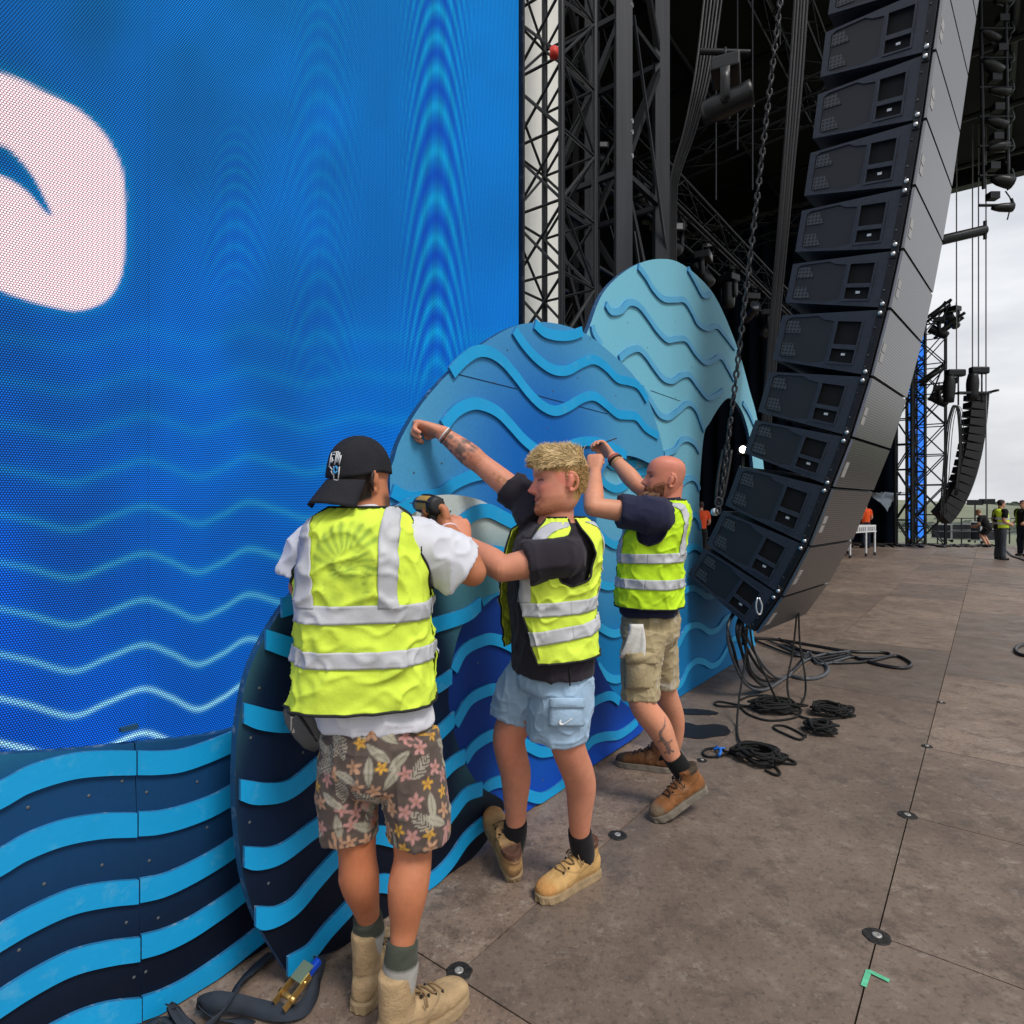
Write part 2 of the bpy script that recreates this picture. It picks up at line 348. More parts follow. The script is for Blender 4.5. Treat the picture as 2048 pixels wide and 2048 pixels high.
# stage house: roof, drapes
ROOFM = M('black_roof_skin', (.008, .0085, .009), .8, 0, .3, .6)
roof = empty('stage_roof', W(5.2, -4, 15), 'dark stage roof high above the far half of the stage', 'roof')
V, Fc = box(W(18.5, -6, 15.4), (26, 22, .5), (V1, NN, UP)); mk('roof_skin', V, Fc, ROOFM, roof, smooth=False)
V, Fc = box(W(31.3, -5, 15.0), (.5, 20, .9), (V1, NN, UP)); mk('eave_beam', V, Fc, BLACKMET, roof, smooth=False)
for k in range(8):
    b = -15+2.6*k; rod('roof_rib', W(6, b, 14.9), W(31, b, 14.9), .12, BLACKMET, roof, 6)
for k in range(7):
    a = 8+3.6*k; rod('roof_rib', W(a, -16, 14.7), W(a, 4.5, 14.7), .1, BLACKMET, roof, 6)
def drape(name, a0, b0, a1, b1, h0, h1, mat, label, amp=.12, wl=.7):
    p = W(a0, b0); q = W(a1, b1); d = q-p; L = d.length; d.normalize(); nrm = Vector((-d.y, d.x, 0)); k = int(L/wl*8); V = []; Fc = []
    for i in range(k+1):
        s = L*i/k; o = amp*math.sin(2*math.pi*s/wl+.8*math.sin(s*1.3))
        for h in (h0, (h0+h1)/2, h1): V.append(p+d*s+nrm*o*(1.3 if h == h0 else 1)+UP*h)
    for i in range(k):
        for j in (0, 1): Fc.append((i*3+j, i*3+3+j, i*3+4+j, i*3+1+j))
    return tag(mk(name, V, Fc, mat), label, 'drape')
drape('black_drape', 6, -13, 30.5, -13, 0, 15, BLACKCLOTH, 'black cloth drape closing the back of the stage')
drape('black_drape', 30, -13, 30, -3.0, 0, 15, NAVYCLOTH, 'dark navy drape hanging at the far wing of the stage')
drape('black_drape', 6.2, -13, 6.2, -4.6, 0, 15, BLACKCLOTH, 'black wing drape behind the near steel tower')
# ================================================================== LED SCREEN
LOFF = -2.35
def led_content(px, py):
    n = len(px); x = np.clip(px/1037, -.6, 1.05); y = py/1500
    L = lambda *c: np.array(S(*c))
    tl, tr, bl, br = L(2, 88, 150), L(0, 130, 216), L(4, 80, 194), L(2, 104, 210)
    xx = np.clip(x, 0, 1)[:, None]; yy = np.clip(y, 0, 1)[:, None]
    c = (tl*(1-xx)+tr*xx)*(1-yy)+(bl*(1-xx)+br*xx)*yy
    nz = fbm(np.c_[px/190, py/230, py*0], 5, 3)[:, None]
    c = c*(1+.16*nz)+np.array(S(0, 40, 200))*np.clip(nz, 0, 1)*.10
    # interference arches running up the picture
    for cx, wd, fr, am in ((872, 105, 72., 1.), (640, 150, 46., .22), (470, 120, 34., .3)):
        dx = (px-cx)/wd; env = np.exp(-(np.abs(dx)/.60)**4)*np.clip((830-py)/160, 0, 1)*am
        if cx < 600: env = np.exp(-(dx/.8)**2)*np.clip((py-200)/120, 0, 1)*np.clip((640-py)/140, 0, 1)*am
        ph = (py-dx*dx*(620 if cx > 600 else 300))/fr
        s = np.sin(2*math.pi*(ph+.35*np.sin(ph*.7)))
        s2 = np.sin(2*math.pi*(px-cx)/23+py*.01)*np.exp(-np.abs(dx))
        c = c*(1-.55*env[:, None]*np.clip(-s, 0, 1)[:, None])+(env*np.clip(s, 0, 1)**2)[:, None]*np.array(S(0, 125, 105))*.7
        c = c+(env*np.clip(-s, 0, 1))[:, None]*np.array(S(0, 50, 235))*.35+(.12*s2*env)[:, None]*c
    # fan of fine stripes towards the right edge
    st = np.sin(px*.9+py*.02+.0009*(px-900)*(py-500)/3); c = c*(1+.09*st*np.clip((px-520)/300, 0, 1))[:, None]
    # bright wave lines
    wx = np.array([-400, -200, -60, 0, 60, 145, 215, 286, 340, 393, 445, 497, 560, 620, 700, 780]); wy = np.array([.3, .9, .1, .35, .6, 1, .5, 0, .3, .75, .4, -.1, .3, .7, .2, .4])
    wv = np.interp(px, np.linspace(-400, 780, 200), catmull(np.c_[wx, wy], 14)[np.linspace(0, 210, 200).astype(int), 1])
    xs = catmull(np.c_[wx, wy], 14); wv = np.interp(px, xs[:, 0], xs[:, 1])
    for i, yc in enumerate((660, 745, 832, 921, 1013, 1108, 1200, 1290, 1378, 1466)):
        k = i/9; d = py-(yc+(38+18*k)*wv-(0 if px is None else 6*k*np.clip((px-400)/200, 0, 2)*3))
        sg = 8.5-4.2*k; g = np.exp(-(d/sg)**2)*(.03+.72*k**2.1); gl = np.exp(-(d/(sg*2.4))**2)*(.12+.2*k)
        c = c*(1-.6*np.clip(g, 0, 1))[:, None]+g[:, None]*(np.array(S(40, 196, 176))*(1-k**3)+np.array(S(190, 244, 244))*k**3)*(.6+.6*k)+gl[:, None]*np.array(S(0, 116, 92))
    # rounded pale letter with a crescent counter
    outer = catmull([(-420, 100), (-200, 100), (0, 146), (89, 185), (149, 215), (199, 258), (232, 308), (247, 361), (250, 431), (248, 513), (238, 563), (212, 600), (172, 618), (132, 619), (66, 603), (0, 580), (-200, 500), (-420, 420)], 5, True)
    hole = catmull([(-260, 255), (-120, 258), (0, 288), (33, 311), (66, 351), (90, 396), (104, 430), (88, 422), (50, 381), (0, 351), (-120, 305), (-260, 290)], 5, True)
    def sdf(poly):
        d = np.full(n, 1e9); ins = np.zeros(n, bool); q = np.roll(poly, -1, 0)
        for (x0, y0), (x1, y1) in zip(poly, q):
            ex, ey = x1-x0, y1-y0; t = np.clip(((px-x0)*ex+(py-y0)*ey)/(ex*ex+ey*ey+1e-9), 0, 1)
            d = np.minimum(d, np.hypot(px-x0-t*ex, py-y0-t*ey))
            cond = ((y0 > py) != (y1 > py)); ins ^= cond & (px < (x1-x0)*(py-y0)/(y1-y0+1e-12)+x0)
        return np.where(ins, -d, d)
    d = np.maximum(sdf(outer), -sdf(hole)); m = np.clip(.5-d/7, 0, 1)[:, None]
    gl = np.exp(-np.clip(d, 0, 99)/9)[:, None]; c = c+gl*np.array(S(0, 120, 95))*.8
    c = c*(1-m)+m*1.2*np.array(S(250, 214, 222))*(1+.05*nz)
    return np.clip(c*.66, 0, 2)
def led_mat():
    m = bpy.data.materials.new('led_screen_face'); m.use_nodes = True; n = m.node_tree; L = n.links; b = n.nodes['Principled BSDF']
    b.inputs['Base Color'].default_value = (.006, .006, .007, 1); b.inputs['Roughness'].default_value = .8; b.inputs['Specular IOR Level'].default_value = .05
    t = n.nodes.new('ShaderNodeTexCoord'); sp = n.nodes.new('ShaderNodeSeparateXYZ'); L.new(t.outputs['Object'], sp.inputs[0])
    def mth(op, a, c=None):
        q = n.nodes.new('ShaderNodeMath'); q.operation = op
        for i, v in enumerate((a, c)):
            if v is None: continue
            if isinstance(v, (int, float)): q.inputs[i].default_value = v
            else: L.new(v, q.inputs[i])
        return q.outputs[0]
    pt = .0072
    def cell(s, sh=None):
        v = mth('DIVIDE', s, pt)
        if sh is not None: v = mth('ADD', v, sh)
        return mth('ABSOLUTE', mth('SUBTRACT', mth('FRACT', v), .5))
    row = mth('MULTIPLY', mth('MODULO', mth('FLOOR', mth('DIVIDE', sp.outputs['Z'], pt)), 2), .5)
    dx = cell(sp.outputs['X'], row); dz = cell(sp.outputs['Z'])
    r = mth('SQRT', mth('ADD', mth('MULTIPLY', dx, dx), mth('MULTIPLY', dz, dz)))
    mr = n.nodes.new('ShaderNodeMapRange'); mr.interpolation_type = 'SMOOTHSTEP'; L.new(r, mr.inputs[0])
    mr.inputs[1].default_value = .16; mr.inputs[2].default_value = .50; mr.inputs[3].default_value = 1.9; mr.inputs[4].default_value = .2
    a = n.nodes.new('ShaderNodeAttribute'); a.attribute_name = 'Col'; L.new(a.outputs['Color'], b.inputs['Emission Color']); L.new(mr.outputs[0], b.inputs['Emission Strength'])
    return m
LEDM = led_mat(); LEDM.cycles.emission_sampling = 'NONE'
led = empty('led_screen', W(2, LOFF, 0), 'tall blue LED screen showing waves and part of a pale letter', 'screen')
aseam = [-1.227, -.14, .947, 2.034, 3.12]; hseam = [.2, 1.4, 2.6, 3.8, 5.0, 6.2]; st = .0135
for i in range(4):
    for j in range(5):
        a0, a1, h0, h1 = aseam[i]+.0003, aseam[i+1]-.0003, hseam[j]+.00005, hseam[j+1]-.00005
        st = .0085 if j < 2 else .012
        na, nh = int((a1-a0)/st)+1, int((h1-h0)/st)+1
        if i == 0: na, nh = 30, 30
        A, Hh = np.meshgrid(np.linspace(a0, a1, na), np.linspace(h0, h1, nh)); A = A.ravel(); Hh = Hh.ravel()
        wx_ = V1.x*A+NN.x*LOFF; wy_ = V1.y*A+NN.y*LOFF
        wyc = np.maximum(wy_, .4); c = led_content(1024+F*wx_/wyc, HY-F*(Hh-HC)/wyc)
        idx = np.arange(na*nh).reshape(nh, na)
        Fc = np.c_[idx[:-1, :-1].ravel(), idx[:-1, 1:].ravel(), idx[1:, 1:].ravel(), idx[1:, :-1].ravel()]
        V = np.c_[A, A*0, Hh]; cc = len(V)
        o = mk('led_panel', V, Fc, LEDM, led, cols=c, matrix=PM(LOFF))
V, Fc = box((.95, .075, 3.2), (4.36, .13, 6.02)); mk('screen_casing', V, Fc, BLACKMET, led, smooth=False, matrix=PM(LOFF))
V, Fc = box((3.135, .05, 3.2), (.022, .16, 6.02)); mk('edge_trim', V, Fc, BLACKMET, led, smooth=False, matrix=PM(LOFF))
# ================================================================== SCENIC WAVE BOARDS
def paint(name, cin, cout, cen, rad, r0, r1, cbot=None, h0=0, h1=1, ctop=None, t0=0, t1=1):
    m = bpy.data.materials.new(name); m.use_nodes = True; n = m.node_tree; L = n.links; b = n.nodes['Principled BSDF']
    b.inputs['Roughness'].default_value = .62; b.inputs['Specular IOR Level'].default_value = .25
    t = n.nodes.new('ShaderNodeTexCoord'); sp = n.nodes.new('ShaderNodeSeparateXYZ'); L.new(t.outputs['Object'], sp.inputs[0])
    mp = n.nodes.new('ShaderNodeMapping'); L.new(t.outputs['Object'], mp.inputs[0])
    mp.vector_type = 'TEXTURE'; mp.inputs['Location'].default_value = (cen[0], 0, cen[1]); mp.inputs['Scale'].default_value = (rad[0], 1e3, rad[1])
    ln = n.nodes.new('ShaderNodeVectorMath'); ln.operation = 'LENGTH'; L.new(mp.outputs[0], ln.inputs[0])
    nz = n.nodes.new('ShaderNodeTexNoise'); nz.inputs['Scale'].default_value = 2.2; nz.inputs['Detail'].default_value = 6; L.new(t.outputs['Object'], nz.inputs['Vector'])
    def rng(src, a, c, lo=0., hi=1.):
        r = n.nodes.new('ShaderNodeMapRange'); r.interpolation_type = 'SMOOTHSTEP'; r.inputs[1].default_value = a; r.inputs[2].default_value = c; r.inputs[3].default_value = lo; r.inputs[4].default_value = hi; L.new(src, r.inputs[0]); return r.outputs[0]
    def mix(f, a, c):
        x = n.nodes.new('ShaderNodeMixRGB'); L.new(f, x.inputs[0])
        for i, v in ((1, a), (2, c)):
            if isinstance(v, tuple): x.inputs[i].default_value = (*v, 1)
            else: L.new(v, x.inputs[i])
        return x.outputs[0]
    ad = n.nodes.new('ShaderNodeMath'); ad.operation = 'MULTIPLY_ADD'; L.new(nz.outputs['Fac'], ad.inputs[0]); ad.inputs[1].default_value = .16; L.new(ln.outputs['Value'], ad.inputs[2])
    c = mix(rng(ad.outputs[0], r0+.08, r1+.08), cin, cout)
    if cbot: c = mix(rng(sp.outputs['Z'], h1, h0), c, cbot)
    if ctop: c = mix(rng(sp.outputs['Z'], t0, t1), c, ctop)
    n2 = n.nodes.new('ShaderNodeTexNoise'); n2.inputs['Scale'].default_value = 55; n2.inputs['Detail'].default_value = 6; L.new(t.outputs['Object'], n2.inputs['Vector'])
    vm = n.nodes.new('ShaderNodeVectorMath'); vm.operation = 'SCALE'; L.new(c, vm.inputs[0]); L.new(rng(n2.outputs['Fac'], .3, .7, .955, 1.04), vm.inputs['Scale'])
    # scuffs and dust
    n3 = n.nodes.new('ShaderNodeTexNoise'); n3.inputs['Scale'].default_value = 7; n3.inputs['Detail'].default_value = 9; n3.inputs['Roughness'].default_value = .75; L.new(t.outputs['Object'], n3.inputs['Vector'])
    cc = mix(rng(n3.outputs['Fac'], .62, .8, 0, .10), vm.outputs[0], (.35, .42, .45)); L.new(cc, b.inputs['Base Color'])
    bp = n.nodes.new('ShaderNodeBump'); bp.inputs['Strength'].default_value = .12; bp.inputs['Distance'].default_value = .003; L.new(n2.outputs['Fac'], bp.inputs['Height']); L.new(bp.outputs[0], b.inputs['Normal'])
    return m
CY = M('cyan_strip_paint', S(10, 158, 220), .55, 0, .07, 5, bump=.08, wear=(S(120, 190, 215), .3, 12))
CYPALE = M('pale_cyan_strip_paint', S(84, 172, 218), .55, 0, .06, 5, bump=.08, wear=(S(150, 205, 220), .3, 12))
CYMID = M('mid_cyan_strip_paint', S(30, 160, 214), .55, 0, .06, 5, bump=.08)
EDGE = M('strip_edge_paint', S(40, 118, 172), .6, 0, .2, 12, wear=(S(190, 200, 196), .6, 30)); BEDGE = M('board_edge_blue', S(22, 70, 110), .6, 0, .2, 12, wear=(S(150, 170, 180), .5, 25))
def PO(pts, off): return [OnPlane(x, y, off) for x, y in pts]
def board(name, px_outline, off, mat, label, hole=None, thick=.03, smooth=5, cat='scenic panel', group=None):
    root = empty(name, W(OnPlane(*px_outline[0], off)[0], off, 0), label, cat, group)
    lp = [tuple(q) for q in catmull(PO(px_outline, off), smooth, True)] if smooth else PO(px_outline, off)
    q_ = []
    for a, h in lp:
        h = max(h, .006)
        if not q_ or math.hypot(a-q_[-1][0], h-q_[-1][1]) > .002: q_.append((a, h))
    lp = q_; loops = [lp]
    if hole: loops.append([tuple(q) for q in catmull(PO(hole, off), 5, True)])
    sheet('board', loops, thick, mat, root, PM(off), BEDGE); return root
def strip(root, pts, off, mat=None, w=.084, th=.012, taper0=0, taper1=0, vert=0., vend=False):
    c = catmull(PO(pts, off), 7); n = len(c); T = np.gradient(c, axis=0); T /= np.linalg.norm(T, axis=1)[:, None]; N = np.c_[-T[:, 1], T[:, 0]]
    wd = np.full(n, w/2); vb = np.full(n, vert)
    if vend: vb[:5] = np.maximum(vb[:5], [1, .8, .5, .3, .1]); vb[-5:] = np.maximum(vb[-5:], [.1, .3, .5, .8, 1])
    N = N*(1-vb[:, None])+np.array((0, 1.))*vb[:, None]*np.where(N[:, 1:2] < 0, -1, 1)
    # constant width measured halfway between vertical and square cut, as sawn
    if taper0: wd[:4] *= np.linspace(.15, 1, 4)
    if taper1: wd[-4:] *= np.linspace(1, .15, 4)
    lp = [tuple(q) for q in c+N*wd[:, None]]+[tuple(q) for q in (c-N*wd[:, None])[::-1]]
    lp = [(a, max(h, .008)) for a, h in lp]
    o = sheet('wave_strip', [lp], th, mat or CY, root, PM(off), EDGE, y0=-th-.001)
    return o
# --- low wave wall on the left, two panels
WO = -2.0
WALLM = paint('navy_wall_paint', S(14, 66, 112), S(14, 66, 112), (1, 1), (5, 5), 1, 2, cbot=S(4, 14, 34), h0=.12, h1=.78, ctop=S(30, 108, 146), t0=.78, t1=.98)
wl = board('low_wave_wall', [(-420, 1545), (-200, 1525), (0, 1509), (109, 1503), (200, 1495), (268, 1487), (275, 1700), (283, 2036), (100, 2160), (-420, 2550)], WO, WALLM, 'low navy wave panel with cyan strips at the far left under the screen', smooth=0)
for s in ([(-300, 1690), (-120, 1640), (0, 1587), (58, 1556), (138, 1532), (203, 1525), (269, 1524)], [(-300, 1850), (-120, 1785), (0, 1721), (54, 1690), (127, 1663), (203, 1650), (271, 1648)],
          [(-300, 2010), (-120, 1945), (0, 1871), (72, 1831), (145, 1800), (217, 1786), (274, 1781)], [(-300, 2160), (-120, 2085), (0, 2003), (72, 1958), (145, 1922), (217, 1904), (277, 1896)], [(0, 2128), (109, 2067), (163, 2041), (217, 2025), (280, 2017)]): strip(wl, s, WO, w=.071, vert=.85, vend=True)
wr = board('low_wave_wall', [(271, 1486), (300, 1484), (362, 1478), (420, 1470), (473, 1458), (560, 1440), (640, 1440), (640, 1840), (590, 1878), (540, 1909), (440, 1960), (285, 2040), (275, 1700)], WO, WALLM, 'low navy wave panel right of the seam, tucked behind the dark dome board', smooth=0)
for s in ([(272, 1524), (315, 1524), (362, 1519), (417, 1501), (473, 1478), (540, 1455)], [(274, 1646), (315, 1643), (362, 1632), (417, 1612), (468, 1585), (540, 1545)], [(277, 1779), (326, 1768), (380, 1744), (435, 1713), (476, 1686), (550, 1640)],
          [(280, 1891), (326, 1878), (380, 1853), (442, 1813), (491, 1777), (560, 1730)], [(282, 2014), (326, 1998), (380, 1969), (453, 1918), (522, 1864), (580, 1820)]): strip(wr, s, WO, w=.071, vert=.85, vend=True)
V, Fc = box((0, 0, 0), (.045, .02, .012)); mk('wooden_block', V, Fc, M('raw_block', S(24, 70, 100), .7), wl, smooth=False, matrix=Matrix.Translation(W(OnPlane(254, 1486, WO)[0], WO+.012, .902)) @ Matrix.Rotation(ROTZ, 4, 'Z'))
# --- A: foremost dark dome
AO = -1.79
aC = OnPlane(730, 1560, AO)
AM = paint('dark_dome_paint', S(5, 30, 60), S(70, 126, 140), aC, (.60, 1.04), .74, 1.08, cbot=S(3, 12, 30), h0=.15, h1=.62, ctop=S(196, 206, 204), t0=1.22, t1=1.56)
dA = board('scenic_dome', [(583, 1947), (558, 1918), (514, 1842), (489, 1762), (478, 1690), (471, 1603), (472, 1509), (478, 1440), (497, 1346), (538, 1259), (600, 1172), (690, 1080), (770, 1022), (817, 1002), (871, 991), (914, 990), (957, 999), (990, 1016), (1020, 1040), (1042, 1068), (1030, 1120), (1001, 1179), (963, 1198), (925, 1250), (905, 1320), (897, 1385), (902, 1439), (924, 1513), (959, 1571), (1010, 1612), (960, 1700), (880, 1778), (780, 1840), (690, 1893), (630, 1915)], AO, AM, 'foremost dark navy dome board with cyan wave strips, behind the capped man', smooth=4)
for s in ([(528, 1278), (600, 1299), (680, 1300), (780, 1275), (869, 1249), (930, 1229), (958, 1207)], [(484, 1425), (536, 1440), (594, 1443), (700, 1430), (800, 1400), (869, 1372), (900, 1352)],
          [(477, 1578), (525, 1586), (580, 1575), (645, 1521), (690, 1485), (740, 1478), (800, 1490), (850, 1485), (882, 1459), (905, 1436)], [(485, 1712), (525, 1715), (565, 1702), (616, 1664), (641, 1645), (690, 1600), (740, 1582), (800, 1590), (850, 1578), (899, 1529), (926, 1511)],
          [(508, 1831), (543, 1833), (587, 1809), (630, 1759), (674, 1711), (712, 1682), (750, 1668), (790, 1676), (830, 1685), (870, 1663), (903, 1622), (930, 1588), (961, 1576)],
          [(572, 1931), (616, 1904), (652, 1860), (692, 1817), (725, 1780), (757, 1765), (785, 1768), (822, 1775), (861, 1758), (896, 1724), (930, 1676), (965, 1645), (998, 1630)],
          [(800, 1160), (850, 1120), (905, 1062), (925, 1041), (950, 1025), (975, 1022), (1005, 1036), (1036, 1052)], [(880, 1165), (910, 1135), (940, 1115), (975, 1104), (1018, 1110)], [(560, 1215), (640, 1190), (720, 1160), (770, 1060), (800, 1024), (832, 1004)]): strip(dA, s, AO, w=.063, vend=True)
# --- D: royal blue wave at the centre
DO = -1.845
DM = paint('royal_blue_wave_paint', S(4, 84, 178), S(2, 52, 132), OnPlane(1090, 1560, DO), (.7, .55), .1, 1.1, cbot=S(6, 74, 184), h0=.0, h1=.35)
dD = board('scenic_wave_board', [(880, 1430), (890, 1330), (915, 1255), (960, 1190), (1010, 1160), (1070, 1160), (1130, 1200), (1170, 1250), (1184, 1280), (1199, 1334), (1238, 1397), (1293, 1450), (1208, 1516), (1120, 1575), (1060, 1620), (1000, 1670), (950, 1600), (905, 1520)], DO, DM, 'royal blue wave board with cyan strips behind the blond man\'s legs', smooth=4)
for s in ([(904, 1340), (924, 1302), (955, 1283), (985, 1278), (1023, 1294), (1060, 1320), (1100, 1335), (1140, 1335), (1178, 1325)], [(907, 1448), (935, 1401), (967, 1382), (992, 1378), (1025, 1386), (1060, 1408), (1095, 1420), (1130, 1420), (1172, 1411), (1196, 1397), (1219, 1391), (1236, 1402)],
          [(926, 1520), (943, 1494), (967, 1476), (990, 1468), (1020, 1472), (1050, 1489), (1080, 1503), (1110, 1500), (1145, 1500), (1168, 1494), (1184, 1479), (1207, 1472), (1235, 1469), (1258, 1455), (1272, 1442)],
          [(962, 1581), (980, 1567), (1005, 1562), (1030, 1575), (1056, 1590), (1083, 1594), (1114, 1576), (1130, 1558)], [(960, 1202), (985, 1182), (1010, 1174), (1040, 1182), (1090, 1212)]): strip(dD, s, DO, w=.054)
# --- B: big blue dome
BO = -1.91
BM = paint('big_blue_dome_paint', S(0, 98, 184), S(74, 154, 198), OnPlane(1085, 960, BO), (.95, 1.05), .22, 1.12)
dB = board('scenic_dome', [(780, 960), (788, 920), (803, 875), (845, 806), (899, 745), (949, 699), (1017, 657), (1067, 645), (1113, 647), (1167, 665), (1209, 695), (1255, 737), (1282, 772), (1299, 806), (1312, 845), (1322, 880), (1328, 912), (1322, 936), (1300, 927), (1276, 916), (1251, 911), (1228, 918), (1205, 950), (1192, 1050), (1180, 1200), (1150, 1280), (1000, 1280), (850, 1220), (790, 1100)], BO, BM, 'big bright blue dome board whose left edge the tattooed arm grips', smooth=4)
for s in ([(1067, 648), (1086, 665), (1113, 672), (1140, 671), (1162, 663)], [(1026, 661), (1044, 688), (1071, 718), (1102, 739), (1132, 741), (1163, 725), (1186, 720), (1209, 734), (1232, 757), (1255, 763), (1274, 772), (1292, 800)],
          [(900, 746), (922, 722), (949, 704), (975, 705), (1002, 722), (1029, 753), (1052, 783), (1079, 810), (1106, 822), (1132, 814), (1163, 796), (1186, 793), (1209, 809), (1232, 828), (1251, 831), (1270, 834), (1289, 856), (1314, 872)],
          [(884, 852), (910, 822), (941, 808), (968, 812), (994, 826), (1017, 849), (1044, 879), (1071, 900), (1094, 908), (1125, 898), (1148, 887), (1171, 883), (1197, 885), (1224, 896), (1250, 911)],
          [(781, 981), (811, 996), (845, 995), (880, 986), (906, 967), (941, 952), (975, 948), (1010, 962), (1050, 985), (1100, 990), (1150, 975)]): strip(dB, s, BO, CY, w=.057)
# saw-cut joint lines of the boards: thin dark blue strips on the face
JOINT = M('joint_line_blue', S(6, 40, 80), .9)
def joint(root, p0, p1, off, w=.004):
    a, b = np.array(OnPlane(*p0, off)), np.array(OnPlane(*p1, off)); d = (b-a)/np.linalg.norm(b-a); n_ = np.array((-d[1], d[0]))*w/2
    sheet('joint_line', [[tuple(a+n_), tuple(b+n_), tuple(b-n_), tuple(a-n_)]], .0012, JOINT, root, PM(off), None, y0=-.0018)
joint(dB, (905, 746), (1034, 778), BO); joint(dB, (1070, 790), (1215, 828), BO)
# --- C/E: pale dome with the arch, teal towards the ground
CO = -1.975
CM = paint('pale_aqua_dome_paint', S(116, 190, 216), S(130, 198, 220), (4, 2), (3, 3), 0, 1, cbot=S(0, 114, 174), h0=.55, h1=2.05)
dC = board('scenic_dome', [(1150, 1500), (1150, 900), (1160, 720), (1182, 645), (1205, 588), (1240, 550), (1278, 527), (1316, 518), (1354, 523), (1393, 550), (1427, 588), (1454, 642), (1481, 714), (1500, 783), (1512, 826), (1519, 870), (1528, 940), (1532, 1020), (1528, 1100), (1510, 1200), (1497, 1305), (1466, 1342), (1380, 1393), (1270, 1470)], CO, CM, 'tall pale aqua dome board with an arched opening, turning teal towards the floor',
           hole=[(1408, 870), (1400, 960), (1399, 1020), (1404, 1070), (1412, 1120), (1440, 1150), (1490, 1130), (1505, 1050), (1508, 960), (1500, 880), (1487, 830), (1470, 802), (1455, 797), (1438, 815), (1420, 845)], smooth=4)
CS = [[(1209, 609), (1220, 624), (1240, 621), (1255, 606), (1274, 611), (1293, 634), (1312, 661), (1332, 680), (1351, 678), (1370, 680), (1389, 707), (1408, 725), (1423, 722), (1439, 714), (1454, 737), (1466, 760)],
      [(1274, 534), (1289, 554), (1305, 580), (1324, 598), (1347, 600), (1366, 601), (1381, 623), (1393, 646), (1412, 658), (1431, 653), (1446, 669), (1468, 698)], [(1374, 538), (1389, 565), (1404, 591), (1420, 588)],
      [(1236, 718), (1255, 703), (1274, 698), (1289, 711), (1305, 734), (1324, 757), (1343, 762), (1362, 751), (1377, 751), (1393, 772), (1412, 795), (1427, 793), (1444, 781)],
      [(1282, 776), (1301, 806), (1316, 829), (1335, 835), (1354, 822), (1374, 807), (1389, 818), (1400, 845), (1406, 862)], [(1484, 806), (1496, 826), (1508, 854)], [(1182, 652), (1186, 668), (1200, 690)],
      [(1326, 908), (1347, 900), (1359, 883), (1371, 878), (1386, 886), (1397, 904)], [(1345, 990), (1365, 964), (1380, 956), (1391, 963), (1397, 980)]]
ES = [[(1360, 1060), (1374, 1037), (1386, 1029), (1396, 1043), (1399, 1058)], [(1345, 1135), (1361, 1115), (1374, 1099), (1388, 1093), (1403, 1103)], [(1345, 1210), (1359, 1192), (1369, 1180), (1384, 1176), (1398, 1184), (1409, 1192), (1424, 1191), (1440, 1180)],
      [(1330, 1325), (1342, 1304), (1354, 1289), (1369, 1260), (1384, 1250), (1399, 1252), (1416, 1263), (1434, 1257), (1447, 1239), (1463, 1229)], [(1335, 1400), (1347, 1381), (1362, 1362), (1374, 1336), (1389, 1322), (1404, 1323), (1419, 1331), (1434, 1325), (1446, 1308), (1460, 1281), (1478, 1273)],
      [(1160, 1025), (1184, 1047), (1199, 1070), (1223, 1089), (1242, 1086), (1252, 1067), (1275, 1050)], [(1160, 1135), (1182, 1152), (1199, 1168), (1217, 1172), (1236, 1165), (1260, 1145)], [(1178, 1237), (1196, 1253), (1219, 1266), (1238, 1264), (1256, 1250), (1275, 1235)],
      [(1192, 1330), (1211, 1352), (1231, 1358), (1250, 1348), (1270, 1325)], [(1251, 1430), (1262, 1424), (1274, 1408), (1290, 1395)], [(1196, 950), (1204, 964), (1216, 974), (1231, 978), (1247, 972), (1260, 958), (1272, 947), (1293, 941)], [(1200, 905), (1212, 925), (1230, 934), (1250, 930), (1270, 925)]]
for s in CS: strip(dC, s, CO, CYPALE, w=.046, th=.014)
for s in ES: strip(dC, s, CO, CYMID, w=.053, th=.014)
joint(dC, (1301, 781), (1360, 802), CO); joint(dC, (1303, 830), (1303, 905), CO)
# timber props behind the boards so they stand
PROP = M('softwood_prop', (.42, .3, .18), .7, 0, .2, 12)
for root, a, h in ((dC, 4.6, 2.6), (dB, 2.5, 1.9), (dA, 1.6, 1.1)):
    rod('prop', W(a, CO-.06 if root is dC else BO-.12, h), W(a, -2.28, .0), .018, PROP, root, 4)
# another stack of blue boards just beyond the array
eo = -2.05
dX = board('scenic_wave_board', [(1440, 1165), (1470, 1170), (1488, 1190), (1500, 1205), (1506, 1260), (1512, 1330), (1480, 1345), (1440, 1340)], eo, paint('spare_board_blue', S(4, 104, 170), S(40, 150, 200), (5, 1), (1, 1), 0, 1), 'narrow blue wave board peeping out below the loudspeakers', smooth=3)
for s in ([(1462, 1176), (1480, 1187), (1495, 1192)], [(1462, 1188), (1480, 1198), (1500, 1203)], [(1470, 1290), (1490, 1282), (1508, 1290)]): strip(dX, s, eo, CYMID, w=.04)

